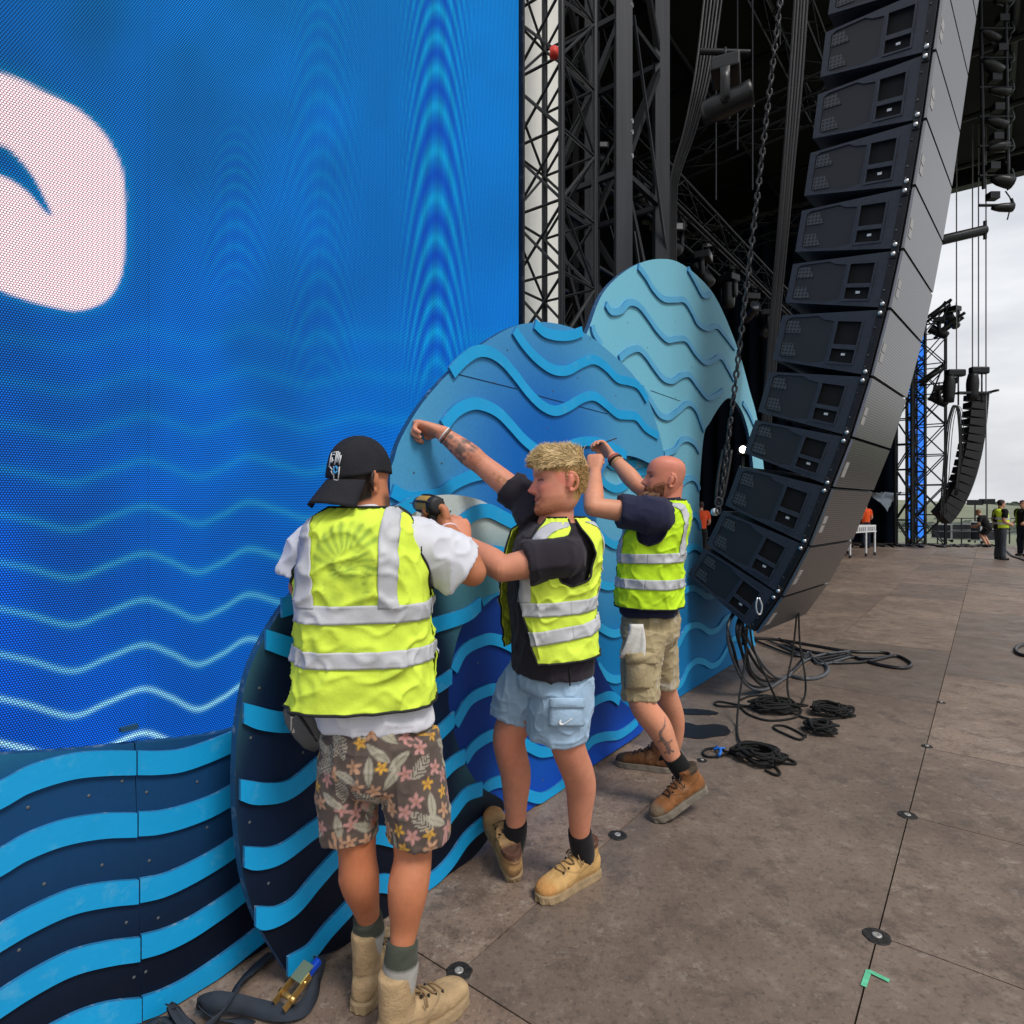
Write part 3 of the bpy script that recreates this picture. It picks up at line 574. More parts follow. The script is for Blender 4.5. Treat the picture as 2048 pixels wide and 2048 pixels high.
# screw heads along the boards
SCREWM = M('screw_head', (.12, .14, .16), .5, .4); a = np.arange(8)*2*math.pi/8
V, Fc = loft([np.c_[.0045*q*np.cos(a), np.full(8, y), .0045*q*np.sin(a)] for q, y in ((1, 0), (1, -.0015), (.6, -.0025))]); sme = bpy.data.meshes.new('screw'); sme.from_pydata([tuple(v) for v in V], [], Fc); sme.materials.append(SCREWM)
rs_ = random.Random(5)
for root, off, pts in ((dB, BO, [(860, 860), (905, 900), (985, 760), (1020, 700), (1100, 780), (1150, 760), (1180, 680), (1230, 790), (1100, 860), (830, 940), (880, 930), (950, 900)]),
                       (dA, AO, [(500, 1480), (505, 1640), (540, 1770), (600, 1500), (620, 1440), (900, 1020), (945, 1010), (950, 1090), (850, 1700), (520, 1380)]),
                       (wl, WO, [(60, 1620), (180, 1590), (250, 1560), (90, 1770), (200, 1730), (40, 1900), (250, 1850), (262, 1960)]), (wr, WO, [(290, 1580), (400, 1560), (300, 1720), (420, 1660), (320, 1830), (295, 1940)]),
                       (dC, CO, [(1250, 640), (1300, 560), (1350, 640), (1410, 620), (1380, 730), (1300, 690), (1440, 730), (1350, 790), (1370, 920), (1380, 1140), (1400, 1290)]), (dD, DO, [(960, 1330), (1000, 1430), (1210, 1440), (1080, 1560)])):
    for q in pts:
        ah = OnPlane(q[0]+rs_.uniform(-6, 6), q[1]+rs_.uniform(-6, 6), off); link('screw', sme, None, root, PM(off) @ Matrix.Translation((ah[0], -.0005, ah[1])))
# ================================================================== NEAR LINE ARRAY
CABM = M('dark_blue_black_cabinet_paint', (.021, .026, .040), .45, 0, .25, 30, bump=.15, bscale=220, wear=((.06, .065, .075), .4, 22))
CABD = M('black_handle_recess', (.004, .004, .005), .8)
def mesh_mat(name, c0, c1, sc, metal=.2, rough=.5):
    m = bpy.data.materials.new(name); m.use_nodes = True; n = m.node_tree; L = n.links; b = n.nodes['Principled BSDF']; t = n.nodes.new('ShaderNodeTexCoord')
    v = n.nodes.new('ShaderNodeTexVoronoi'); v.inputs['Scale'].default_value = sc; v.inputs['Randomness'].default_value = .0; 
    mp = n.nodes.new('ShaderNodeMapping'); mp.inputs['Rotation'].default_value = (0, 0, 0); L.new(t.outputs['Object'], mp.inputs[0]); L.new(mp.outputs[0], v.inputs['Vector'])
    r = n.nodes.new('ShaderNodeMapRange'); L.new(v.outputs['Distance'], r.inputs[0]); r.inputs[1].default_value = .30; r.inputs[2].default_value = .46
    x = n.nodes.new('ShaderNodeMixRGB'); L.new(r.outputs[0], x.inputs[0]); x.inputs[1].default_value = (*c0, 1); x.inputs[2].default_value = (*c1, 1); L.new(x.outputs[0], b.inputs['Base Color'])
    b.inputs['Roughness'].default_value = rough; b.inputs['Metallic'].default_value = metal; return m
GRILLE = mesh_mat('perforated_front_grille', (.075, .073, .075), (.27, .26, .26), 58, .92, .32)
SIDEMESH = mesh_mat('side_hex_mesh', (.001, .001, .0015), (.010, .0115, .016), 40, .1, .55)
SIDEMESH2 = mesh_mat('side_wide_mesh', (.003, .003, .004), (.05, .055, .065), 40, .1, .55)
PATCH = M('grille_logo_patch', (.36, .35, .35), .5, 0, .05); STICK = M('white_sticker', (.75, .75, .75), .5)
WD = Vector((.67, .7424, 0)).normalized(); FD = Vector((WD.y, -WD.x, 0))       # width direction, facing direction
Z0 = 4.4; X0 = .506*Z0
def sh_of(px, py):
    k = (px-1024)/F; s = (k*Z0-X0)/(FD.x-k*FD.y); z = Z0+FD.y*s; return s, HC+(HY-py)/F*z
J = [sh_of(*q) for q in ((1510, 1267), (1563, 1192), (1617, 1092), (1664, 975), (1703, 875), (1741, 753), (1776, 617), (1802, 498), (1825, 371), (1847, 238), (1866, 101))]
d = np.array(J[-1])-np.array(J[-2])
for k in range(3): J.append(tuple(np.array(J[-1])+d*(1-.0*k)))
CW, CD = 1.17, .685
def cab_meshes(H):
    """local: X width, Y to the rear, Z up along the front edge"""
    t = .13*H
    return [(0, 0), (CD, t), (CD, H-t), (0, H)]
for i in range(len(J)-1):
    p0, p1 = np.array(J[i]), np.array(J[i+1]); H = np.linalg.norm(p1-p0); u = (p1-p0)/H
    up = FD*u[0]+UP*u[1]; fw = FD*u[1]-UP*u[0]
    org = Vector((X0, Z0, 0))+FD*p0[0]+UP*p0[1]
    mw = Matrix((( *WD, 0), (*(-fw), 0), (*up, 0), (0, 0, 0, 1))).transposed(); mw.translation = org+up*.006
    H -= .012
    n_tot = len(J)-1
    nm = '%s loudspeaker cabinet %s of the near hanging array' % (ORD[i], 'at the bottom' if i == 0 else 'from the bottom')
    c = empty('speaker_cabinet', org, nm, 'loudspeaker', 'cabinets of the near hanging loudspeaker array'); c.matrix_world = mw
    pr = cab_meshes(H)
    V = [(x, y, z) for x in (.032, CW) for y, z in pr]; Fc = [(0, 1, 2, 3), (7, 6, 5, 4), (0, 4, 5, 1), (1, 5, 6, 2), (2, 6, 7, 3), (3, 7, 4, 0)]
    bevel_obj(mk('cabinet_body', V, Fc, CABM, c, smooth=False, matrix=mw), .006)
    # side plate (in local YZ) with openings
    def q(fy, fz):
        t = .13*H*fy; return (fy*CD, t+(H-2*t)*fz)
    outer = [q(.085, 0), q(1, 0), q(1, 1), q(.085, 1)]
    meshop = [q(.47, .12), q(.60, .05), q(.90, .06), q(.94, .12), q(.94, .88), q(.90, .94), q(.63, .95), q(.57, .88), q(.46, .84)]
    h1 = [q(.20, .43), q(.42, .43), q(.42, .84), q(.20, .84)]; h2 = [q(.20, .14), q(.42, .14), q(.42, .37), q(.20, .37)]
    SM = mw @ Matrix(((0, 1, 0, 0), (1, 0, 0, 0), (0, 0, 1, 0), (0, 0, 0, 1)))     # local sheet X->Y, sheet Y->X
    sheet('side_panel', [outer, meshop, h1, h2], .03, CABM, c, SM)
    mesh_in = [(y*1, z) for y, z in meshop]
    sheet('side_mesh', [mesh_in], .004, SIDEMESH, c, SM, y0=.010)
    for zz in (.14, .62):
        sheet('side_port', [[q(.76, zz), q(.93, zz-.02 if zz < .5 else zz), q(.93, zz+.26), q(.82, zz+.26)]], .004, SIDEMESH2, c, SM, y0=.004)
    for hh in (h1, h2): sheet('handle_recess', [hh], .003, CABD, c, SM, y0=.026)
    sheet('handle_bar', [[q(.20, .36), q(.43, .36), q(.43, .44), q(.20, .44)]], .012, CABM, c, SM, y0=-.008)
    for a_, b_ in ((h1, .006), (h2, .006)):
        y0_, z0_, y1_, z1_ = a_[0][0], a_[0][1], a_[2][0], a_[2][1]; e = .012
        sheet('recess_frame', [[(y0_-e, z0_-e), (y1_+e, z0_-e), (y1_+e, z1_+e), (y0_-e, z1_+e)], [(y0_, z0_), (y1_, z0_), (y1_, z1_), (y0_, z1_)]], .006, CABM, c, SM, y0=-.007)
    V, Fc = box((.022, .312*CD, H*.30), (.006, .026, .016)); mk('white_tag', V, Fc, STICK, c, smooth=False, matrix=mw)
    # rigging rail on the front corner with link plates and pins
    V, Fc = box((.014, .036, H/2), (.034, .05, H*.985)); bevel_obj(mk('rigging_rail', V, Fc, BLACKMET, c, smooth=False, matrix=mw), .004)
    V, Fc = box((-.006, .034, H), (.014, .044, .11)); bevel_obj(mk('rigging_link', V, Fc, BLACKMET, c, smooth=False, matrix=mw), .003)
    for zz in (H-.03, H+.03): mk('link_pin', *tube([(-.012, .034, zz), (-.034, .034, zz)], [.013, .013], 10, per=1), ALU, c, matrix=mw)
    for zz in (.12, .3, .72): mk('rail_bolt', *tube([(-.002, .05, H*zz), (-.007, .05, H*zz)], .008, 8, per=1), GREYMET, c, matrix=mw)
    # front grille
    V = [(x, y, z) for y in (-.016, .0) for x, z in ((.006, .004), (CW-.004, .004), (CW-.004, H-.004), (.006, H-.004))]
    Fc = [(0, 1, 2, 3), (7, 6, 5, 4), (0, 4, 5, 1), (1, 5, 6, 2), (2, 6, 7, 3), (3, 7, 4, 0)]
    g = mk('front_grille', V, Fc, GRILLE, c, smooth=False, matrix=mw)
    for zz in (.30, .46): V, Fc = box((.085, -.0175, H*zz), (.085, .002, .055)); mk('logo_patch', V, Fc, PATCH, g, smooth=False, matrix=mw)
    # rear connector bracket
    V, Fc = box((.3, CD+.015, H*.5), (.22, .03, .12)); mk('rear_connector', V, Fc, BLACKMET, c, smooth=False, matrix=mw)
# ================================================================== CABLES AND ROPES UNDER THE ARRAY
def cable(name, pts, r, mat, label, cat='cable', group=None, n=8, per=6):
    V, Fc = tube(pts, r, n, per); return tag(mk(name, V, Fc, mat), label, cat, group)
def ground(px, py, h=.015): 
    z = F*(HC-h)/(py-HY); p = P(px, py, z); return (p.x, p.y, h)
CABLEM = M('black_cable', (.010, .010, .012), .38, 0, .2, 10); SILV = M('grey_cable_sleeve', (.07, .075, .085), .4, .1, .35, 25)
ROPE = M('black_rope', (.009, .009, .009), .9, 0, .3, 200, bump=.8, bscale=180)
bz = 4.75
for k in range(7):
    x0 = 1462+7*k; 
    kr = random.Random(k+3); jx = [kr.uniform(-9, 9) for _ in range(4)]
    pts = [P(x0+14+jx[0]*.5, 1212, bz+.35), P(x0+jx[1]-6, 1250, bz+.1), P(1462+6*k+jx[2], 1300-5*k, bz+.12), P(1488+6*k+jx[3], 1366-5*k, bz+.25), ground(1530+6*k, 1379-4*k, .02), ground(1575+5*k, 1352-5*k, .02), ground(1600+3*k, 1328-4*k, .02)]
    pts += [ground(1606-4*k, 1300+2*k, .02), ground(1570-12*k, 1276+k, .02)] if k % 2 else [ground(1640, 1310+3*k, .02), ground(1700, 1302+2*k, .02)]
    cable('speaker_cable', pts, .0125, CABLEM if k % 3 else SILV, '%s of the black cables hanging off the back of the lowest cabinets' % ['leftmost', 'second', 'third', 'fourth', 'fifth', 'sixth', 'rightmost'][k], group='cables hanging from the array')
cable('floor_cable', [ground(1500, 1276), ground(1560, 1280), ground(1620, 1290), ground(1700, 1303), ground(1762, 1305), ground(1780, 1309), ground(1768, 1315), ground(1700, 1314), ground(1630, 1305), ground(1560, 1290)], .017, CABLEM, 'thick black cable looping out to the right on the floor, upper loop')
cable('floor_cable', [ground(1560, 1290), ground(1640, 1322), ground(1700, 1325), ground(1740, 1322), ground(1790, 1312), ground(1816, 1322), ground(1822, 1330), ground(1806, 1336), ground(1760, 1330), ground(1720, 1318), ground(1690, 1308)], .017, CABLEM, 'thick black cable with the loop reaching farthest right on the floor')
cable('floor_cable', [ground(1590, 1310), ground(1630, 1318), ground(1655, 1335), ground(1645, 1352), ground(1610, 1358), ground(1575, 1352), ground(1545, 1372), ground(1520, 1382)], .019, SILV, 'grey sleeved cable bundle curving on the floor below the array')
cable('floor_cable', [ground(2060, 1285), ground(2038, 1292), ground(2031, 1300), ground(2040, 1309), ground(2060, 1313)], .02, CABLEM, 'cable curve at the right edge of the photograph')
for k, (pts, lb) in enumerate((([P(1495, 1255, bz), P(1490, 1320, bz), P(1478, 1400, 4.5), ground(1474, 1450), ground(1478, 1480), ground(1494, 1496)], 'left thin rope hanging from the array to the tied rope heap'),
                  ([P(1499, 1250, bz), P(1508, 1300, bz), P(1535, 1360, 4.6), P(1556, 1402, 4.65), ground(1590, 1428), ground(1625, 1440)], 'middle thin rope slanting down to the round rope coil'),
                  ([P(1597, 1215, 5.35), P(1600, 1290, 5.3), P(1610, 1350, 5.0), P(1610, 1390, 4.95), ground(1598, 1410), ground(1580, 1402), P(1575, 1360, 5.0), P(1586, 1300, 5.25), P(1595, 1215, 5.35)], 'looped rope dangling from the right of the lowest cabinet'))):
    cable('hanging_rope', pts, .008, ROPE, lb, 'rope')
def rope_heap(name, cx, cy, w, hgt, label, n, tails=(), seed=0, fig8=False):
    rg = np.random.default_rng(seed); z = F*HC/(cy-HY); c = P(cx, cy, z); sx = w/F*z; sy = sx*hgt; pts = []
    for k in range(n*9):
        t = k*2*math.pi/9+rg.normal(0, .22); rr = rg.uniform(.5, 1.0)*(.8 if k % 2 else 1); lvl = .012+.075*(k/(n*9))*(1.15-rr*.6)+rg.uniform(0, .012)
        fx = math.cos(t); fy = math.sin(t)*(math.cos(t*.5+.6) if fig8 else 1)
        pts.append((c.x+sx*rr*fx+rg.normal(0, sx*.07), c.y+sy*rr*fy+rg.normal(0, sy*.07), lvl))
    root = empty(name, (c.x, c.y, 0), label, 'rope', 'rope heaps on the stage floor')
    mk('coil', *tube(pts, .0085, 6, 3), ROPE, root)
    for tl in tails: mk('loose_end', *tube([ground(*q, .009) for q in tl], .0075, 6, 5), ROPE, root)
    return root
rope_heap('rope_coil', 1548, 1420, 54, .8, 'round dark rope coil lying nearest under the array', 11, [[(1520, 1412), (1480, 1413), (1440, 1412), (1429, 1407), (1440, 1403), (1480, 1410), (1525, 1415)], [(1478, 1412), (1500, 1430), (1540, 1441), (1590, 1435), (1602, 1420), (1590, 1408)], [(1480, 1400), (1500, 1392), (1530, 1390), (1541, 1393), (1530, 1396)]], 1)
rope_heap('rope_coil', 1660, 1428, 44, .75, 'flattened black rope heap on the right with an upright loop', 10, [[(1676, 1418), (1696, 1412), (1708, 1416), (1704, 1428), (1690, 1436)], [(1640, 1440), (1700, 1433), (1711, 1431)]], 2)
rope_heap('rope_coil', 1641, 1465, 34, .95, 'small dense rope heap with a long loop to its left', 11, [[(1612, 1470), (1600, 1479), (1570, 1468), (1549, 1457), (1550, 1451), (1570, 1452), (1595, 1463), (1612, 1474)], [(1630, 1450), (1618, 1444), (1620, 1456)]], 3)
hp = rope_heap('rope_coil', 1518, 1520, 56, .95, 'large tangled rope heap tied with blue tape in front of the array', 13, [[(1470, 1500), (1440, 1512), (1414, 1513), (1406, 1505), (1414, 1498), (1435, 1497), (1470, 1510)], [(1530, 1515), (1560, 1525), (1590, 1528), (1586, 1522), (1560, 1512), (1530, 1505)], [(1525, 1520), (1548, 1532), (1560, 1545), (1553, 1550), (1530, 1540)], [(1530, 1510), (1545, 1505), (1550, 1500)]], 4)
mk('blue_tie', *tube([ground(1433, 1494, .02), ground(1441, 1500, .035), ground(1440, 1508, .03), ground(1436, 1512, .012)], .009, 6, 4), M('blue_tape', (.02, .16, .6), .5), hp)
mk('blue_tie', *tube([ground(1427, 1498, .02), ground(1440, 1497, .03), ground(1449, 1496, .02)], .007, 6, 4), bpy.data.materials['blue_tape'], hp)
# ================================================================== CHAIN
def chain(name, p, q, label, link_len=.07, wire=.0085, rot=0., mat=CHAINM, parent=None):
    p, q = Vector(p), Vector(q); L = (q-p).length; k = int(L/(link_len-2*wire)); root = empty(name, q, label, 'chain')
    t = np.arange(14)*2*math.pi/14
    V, Fc = tube(np.c_[np.cos(t)*(link_len*.34-wire), t*0, np.sin(t)*(link_len/2-wire)+np.sign(np.sin(t))*.0], wire, 6, 1, closed=True)
    me = bpy.data.meshes.new('chain_link'); me.from_pydata([tuple(v) for v in V], [], Fc); me.materials.append(mat); me.polygons.foreach_set('use_smooth', [True]*len(Fc))
    qd = (p-q).to_track_quat('Z', 'Y').to_matrix().to_4x4()
    for i in range(k):
        c = q+(p-q)*((i+.5)/k); link('chain_link', me, None, root, Matrix.Translation(c) @ qd @ Matrix.Rotation(rot+(math.pi/2 if i % 2 else 0)+.2*math.sin(i), 4, 'Z'))
    return root
ch = chain('hoist_chain', P(1568, -60, 4.5), P(1463, 830, 4.5), 'long dark hoist chain hanging in front of the pale dome', .072, .009)
ch2 = chain('hoist_chain', P(1462, 835, 4.48), P(1440, 1010, 4.45), 'doubled lower end of the hoist chain with shackle, beside the work light', .07, .011, .5)
for s in (-1, 1):
    pts = [P(1455+8*s, 900, 4.5), P(1448+9*s, 940, 4.48), P(1440+7*s, 990, 4.46), P(1436, 1015, 4.46)]
    mk('sling', *tube(pts, .012, 7, 4), CHAINM, ch2)
t = np.arange(16)*2*math.pi/16; c = P(1437, 1005, 4.4)
mk('shackle', *tube(np.c_[c.x+.024*np.cos(t), c.y+0*t, c.z+.036*np.sin(t)], .007, 8, 1, closed=True), GREYMET, ch2)
mk('shackle', *tube(np.c_[c.x-.008+.016*np.cos(t), c.y-.02+0*t, c.z-.055+.028*np.sin(t)], .006, 8, 1, closed=True), GREYMET, ch2)
c = P(1430, 1024, 4.4); V, Fc = tube([c-Vector((0, .015, 0)), c+Vector((0, .015, 0))], .028, 16, 1); mk('steel_disc', V, Fc, ALU, ch2)
mk('shackle', *tube([P(1515, 1195, 4.1), P(1512, 1212, 4.1), P(1515, 1226, 4.1), P(1521, 1228, 4.1), P(1524, 1212, 4.1), P(1518, 1195, 4.1)], .006, 8, 4), ALU, ch2)
# lit work light beyond the arch
wlr = empty('work_light', P(1486, 905, 5.4), 'lit white work light glowing beside the array', 'lamp')
ax = (Vector((1, 0, 0)), Vector((0, 1, 0)), UP)
V, Fc = box(P(1486, 899, 5.45), (.075, .08, .075), ax); mk('lamp_housing', V, Fc, BLACKMET, wlr, smooth=False)
V, Fc = tube([P(1486, 899, 5.408), P(1486, 899, 5.395)], [.030, .026], 18, 1); mk('lamp_glass', V, Fc, M('lit_lamp', (1, 1, .9), .5, emit=(1, .96, .8), estr=9), wlr, smooth=False)
mk('lamp_stand', *tube([P(1486, 912, 5.45), P(1486, 1290, 5.45)], .012, 8, 1), BLACKMET, wlr)
# ================================================================== STEEL TOWERS AND TRUSSES
def truss(name, base, top, size, label, chord_r, brace_r, bay, mat, axes=None, n=4, cat='truss', bmat=None, sq=False, xb=False, group=None):
    base, top = Vector(base), Vector(top); d = (top-base).normalized(); L = (top-base).length
    u, v = axes or (V1, NN); root = empty(name, base, label, cat, group)
    cs = [u*(size/2*i)+v*(size/2*j) for i, j in ((-1, -1), (1, -1), (1, 1), (-1, 1))]
    ns = 4 if sq else 8
    for c in cs: rod('chord', base+c, top+c, chord_r*(1.41 if sq else 1), mat, root, ns)
    k = max(1, int(round(L/bay)))
    for i in range(k):
        z0, z1 = base+d*(L*i/k), base+d*(L*(i+1)/k)
        for f in range(4):
            c0, c1 = cs[f], cs[(f+1) % 4]
            rod('brace', z0+c0, z0+c1, brace_r, bmat or mat, root, ns)
            if xb and (f % 2 or xb == 2): rod('brace', z0+c0, z1+c1, brace_r, bmat or mat, root, ns); rod('brace', z0+c1+(c1-c0).normalized().cross(d)*brace_r*2.2, z1+c0+(c1-c0).normalized().cross(d)*brace_r*2.2, brace_r, bmat or mat, root, ns)
            elif (i+f//2) % 2: rod('brace', z0+c0, z1+c1, brace_r, bmat or mat, root, ns)
            else: rod('brace', z0+c1, z1+c0, brace_r, bmat or mat, root, ns)
    return root
def at_b(px, b):      # ground position under a photo column at offset b from the stage line
    k = (px-1024)/F; t = b/(NN.x*k+NN.y); return Vector((k*t, t, 0))
p = at_b(1105, -2.92)
truss('lattice_truss', p, p+UP*8.5, .52, 'slim black lattice truss right beside the screen edge', .027, .012, .57, BLACKMET, xb=True)
tp = P(1110, 78, 5.0); 
mk('red_tape_band', *tube([at_b(1108, -2.66)+UP*5.02, at_b(1108, -2.66)+UP*5.09], .034, 12, 1), M('red_tape', (.55, .03, .02), .6), bpy.data.objects['lattice_truss'])
p = at_b(1246, -3.2)+V1*.5-NN*.5
tw = truss('steel_tower', p, p+UP*10.5, 1.0, 'heavy grey steel tower with box columns behind the pale dome', .088, .042, 1.62, GREYMET, sq=True, bmat=DARKGREYMET)
for h in (3.9, 5.55, 7.2):
    for s in (-.16, .1, .22):
        q = at_b(1246, -3.2)+UP*(h+s)+NN*.095; mk('tower_bolt', *tube([q, q+NN*.022], .028, 6, 1), ALU, tw, smooth=False)
for (h0, h1) in ((2.2, 4.6), (4.6, 7.0)): rod('tie_bar', at_b(1246, -3.2)+V1*.1+UP*h1+NN*.08, at_b(1246, -3.2)+V1*1.0+UP*h0+NN*.08, .02, GREYMET, tw, 4)
p = at_b(1170, -4.9)
truss('steel_tower', p, p+UP*10, .9, 'rear dark steel tower half hidden between the truss and the grey tower', .05, .026, 1.3, DARKGREYMET, sq=True)
p = at_b(1075, -3.9); V = []; Fc = []
SHEETW = M('grey_white_pvc_sheet', (.84, .83, .78), .5, 0, .05, 2, bump=.1, bscale=6)
for i in range(9):
    for j in range(12): q = at_b(1030, -3.45)+V1*(.105*i)+UP*(.3+.75*j); q += NN*(.02*math.sin(i*1.7+j*.6)); V.append(q)
for i in range(8):
    for j in range(11): Fc.append((i*12+j, i*12+12+j, i*12+13+j, i*12+1+j))
tag(mk('pvc_sheet', V, Fc, SHEETW), 'pale grey PVC sheet hanging behind the slim lattice truss', 'tarpaulin')
# blue lit screen fragments deep behind the tower foot
bs = empty('rear_screen', at_b(1150, -7), 'rear blue LED screen glimpsed through the tower foot', 'screen')
BLUEL = M('rear_led_blue', (.01, .02, .05), .6, emit=S(30, 140, 235), estr=.9)
for k in range(4):
    V, Fc = box(at_b(1105+34*k, -8.2)+UP*3.3, (.30, .05, 1.7), (V1, NN, UP)); mk('screen_tile', V, Fc, BLUEL, bs, smooth=False)
# diagonal multicore cable bundle
for k in range(6):
    cable('riser_cable', [P(1418+7*k-20+14, -30, 6.4), P(1392+6*k, 140, 6.3), P(1369+4.2*k, 260, 6.3), P(1345+3*k, 345, 6.35), P(1342+2*k, 400, 6.4), P(1341+2*k, 560, 6.5)], .013, DARKGREYMET if k % 2 else RUBBER, '%s strand of the slanting cable bundle right of the tower' % ['first', 'second', 'third', 'fourth', 'fifth', 'sixth'][k], group='slanting cable bundle')
for k in range(5):
    cable('array_cable', [P(1592+6*k, -30, 6.0), P(1580+6*k, 150, 6.0), P(1567+5*k, 330, 6.0), P(1556+4.5*k, 470, 6.0), P(1545+4*k, 600, 6.0), P(1532+4*k, 760, 5.9), P(1522+3*k, 900, 5.7)], .016, RUBBER if k % 2 else DARKGREYMET, '%s strand of the cable loom running down behind the array' % ['first', 'second', 'third', 'fourth', 'fifth'][k], group='cable loom behind the array')
# ================================================================== MOVING-HEAD LIGHTS
LENS = M('lamp_lens', (.05, .06, .08), .08, 0, .1, 20, spec=.8); HEADM = M('black_lamp_plastic', (.012, .0125, .015), .38, 0, .2, 20); PALEM = M('pale_label', (.5, .5, .5), .5)
def moving_head(loc, s, tilt, yaw, label, group=None, blue=False):
    r = empty('moving_head_light', loc, label, 'stage light', group)
    mw = Matrix.Translation(Vector(loc)) @ Matrix.Rotation(yaw, 4, 'Z') @ Matrix.Diagonal((s, s, s, 1))
    V, Fc = box((0, 0, -.09), (.42, .34, .17)); bevel_obj(mk('base', V, Fc, HEADM, r, smooth=False, matrix=mw), .02)
    V, Fc = box((.05, -.172, -.09), (.22, .006, .11)); mk('display', V, Fc, PALEM, r, smooth=False, matrix=mw)
    for sg in (-1, 1):
        V, Fc = loft([np.array([(sg*x, y, z) for x, y in ((.15, -.055), (.22, -.055), (.22, .055), (.15, .055))]) for z in (-.17, -.3, -.52)]+[np.array([(sg*x, y, -.58) for x, y in ((.16, -.03), (.20, -.03), (.20, .03), (.16, .03))])]); mk('yoke_arm', V, Fc, HEADM, r, matrix=mw)
    hm = mw @ Matrix.Translation((0, 0, -.5)) @ Matrix.Rotation(tilt, 4, 'X')
    prof = [(.0, -.30), (.10, -.30), (.135, -.26), (.15, -.1), (.15, .05), (.14, .18), (.155, .26), (.155, .31), (.135, .31), (.13, .295), (0, .295)]
    a = np.arange(20)*2*math.pi/20
    V, Fc = loft([np.c_[q*np.cos(a), np.full(20, z), q*np.sin(a)] for q, z in [(max(q, .002), z) for q, z in prof]], cap=False); h = mk('head', V, Fc, HEADM, r, matrix=hm)
    V, Fc = loft([np.c_[q*np.cos(a), np.full(20, z), q*np.sin(a)] for q, z in ((.13, .296), (.09, .304), (.03, .308))]); mk('lens', V, Fc, LENS, h, matrix=hm)
    for sg in (-1, 1): mk('clamp', *tube([mw @ Vector((sg*.12, 0, 0)), mw @ Vector((sg*.12, 0, .12))], .018*s, 8, 1), BLACKMET, r)
    return r
moving_head(P(1452, 128, 6.0), .78, math.radians(12), math.radians(-112), 'big black moving-head light hanging above the pale dome')
rod('hanging_pipe', P(1400, 103, 6.1), P(1500, 106, 6.0), .03, BLACKMET, None, 8)
tag(bpy.data.objects['hanging_pipe'], 'dark pipe carrying the big moving-head light', 'pipe')
# lighting trusses running away inside the stage: each one lattice
def ltruss(name, p, q, size, label, bay=.7, cr=.025, br=.011, mat=BLACKMET):
    p, q = Vector(p), Vector(q); d = (q-p).normalized(); L = (q-p).length; u = d.cross(UP); u = u.normalized() if u.length > .1 else V1; v = d.cross(u)
    root = empty(name, p, label, 'truss'); cs = [u*size/2*i+v*size/2*j for i, j in ((-1, -1), (1, -1), (1, 1), (-1, 1))]
    for c in cs: rod('chord', p+c, q+c, cr, mat, root, 6)
    k = int(L/bay); pcs = []
    for i in range(k):
        a, b = p+d*(L*i/k), p+d*(L*(i+1)/k)
        for f in range(4):
            c0, c1 = (cs[f], cs[(f+1) % 4]) if i % 2 else (cs[(f+1) % 4], cs[f]); pcs.append(bar(a+c0, b+c1, br, 5))
    mk('lattice', *join(pcs), mat, root); return root
h1 = 6.4
ltruss('lighting_truss', W(8.6, -4, h1), W(27, -4, h1), .5, 'long lighting truss running away above the stage behind the chain', mat=DARKGREYMET)
ltruss('lighting_truss', W(10, -6.5, 9.6), W(28, -6.5, 9.6), .5, 'higher lighting truss deep inside the dark stage', mat=DARKGREYMET)
ltruss('lighting_truss', W(9, -2.6, 9.5), W(28, -2.6, 10.5), .6, 'front roof truss above the hanging array', mat=DARKGREYMET)
ltruss('lighting_truss', W(11, -10, 7.5), W(11.5, -1, 8.6), .5, 'cross truss high behind the moving-head light', mat=DARKGREYMET)
ltruss('lighting_truss', W(17, -11, 8.6), W(17, -1, 9), .5, 'second cross truss farther back in the dark roof', mat=DARKGREYMET)
for k in range(11):
    a = 9.4+1.35*k; 
    if k < 8: moving_head(W(a, -4.0, h1-.36), .8, math.radians(20+35*(k % 3)), k*1.1, '%s small stage light along the low receding truss' % ['nearest', 'second', 'third', 'fourth', 'fifth', 'sixth', 'seventh', 'farthest'][k], 'lights on the receding truss')
for k in range(6):
    moving_head(W(11.5+2.1*k, -6.5, 9.2), .8, math.radians(30*(k % 3)), k*2., '%s stage light on the higher inner truss' % ['nearest', 'second', 'third', 'fourth', 'fifth', 'farthest'][k], 'lights on the higher truss')
for k, (px, h0) in enumerate(((1432, 400), (1475, 300), (1505, 380), (1560, 90))):
    p = P(px, h0, 9); rod('drop_wire', p, p+UP*5, .012, GREYMET, None, 6); o = bpy.context.scene.collection.objects[-1]; tag(o, ['left', 'second', 'third', 'right'][k]+' thin drop wire in the dark stage roof', 'wire')
# ================================================================== PEOPLE
SKINM = M('skin', (1, 1, 1), .52, 0, .05, 40, bump=.06, bscale=300, spec=.35, attr='Col')
CLOTHV = M('printed_cloth', (1, 1, 1), .85, 0, .06, 25, bump=.25, bscale=500, spec=.15, attr='Col', sheen=.1)
LEATHV = M('suede_leather', (1, 1, 1), .75, 0, .14, 30, bump=.35, bscale=120, spec=.25, attr='Col', wear=((.42, .33, .22), .35, 16))
HAIRM = M('hair', (1, 1, 1), .5, 0, .1, 60, spec=.4, attr='Col')
def hivis(name, col): return M(name, col, .8, 0, .07, 7, bump=.8, bscale=11, spec=.2, attr='Col')
VESTM = hivis('hi_vis_fabric', (1, 1, 1))
REFL = M('silver_reflective_tape', (.50, .51, .54), .55, .0, .14, 9, bump=.3, bscale=22)
PIPE = M('black_piping', (.012, .014, .012), .7)
LACE = M('boot_lace', (.22, .14, .07), .8); LACE2 = M('dark_boot_lace', (.04, .025, .018), .8)
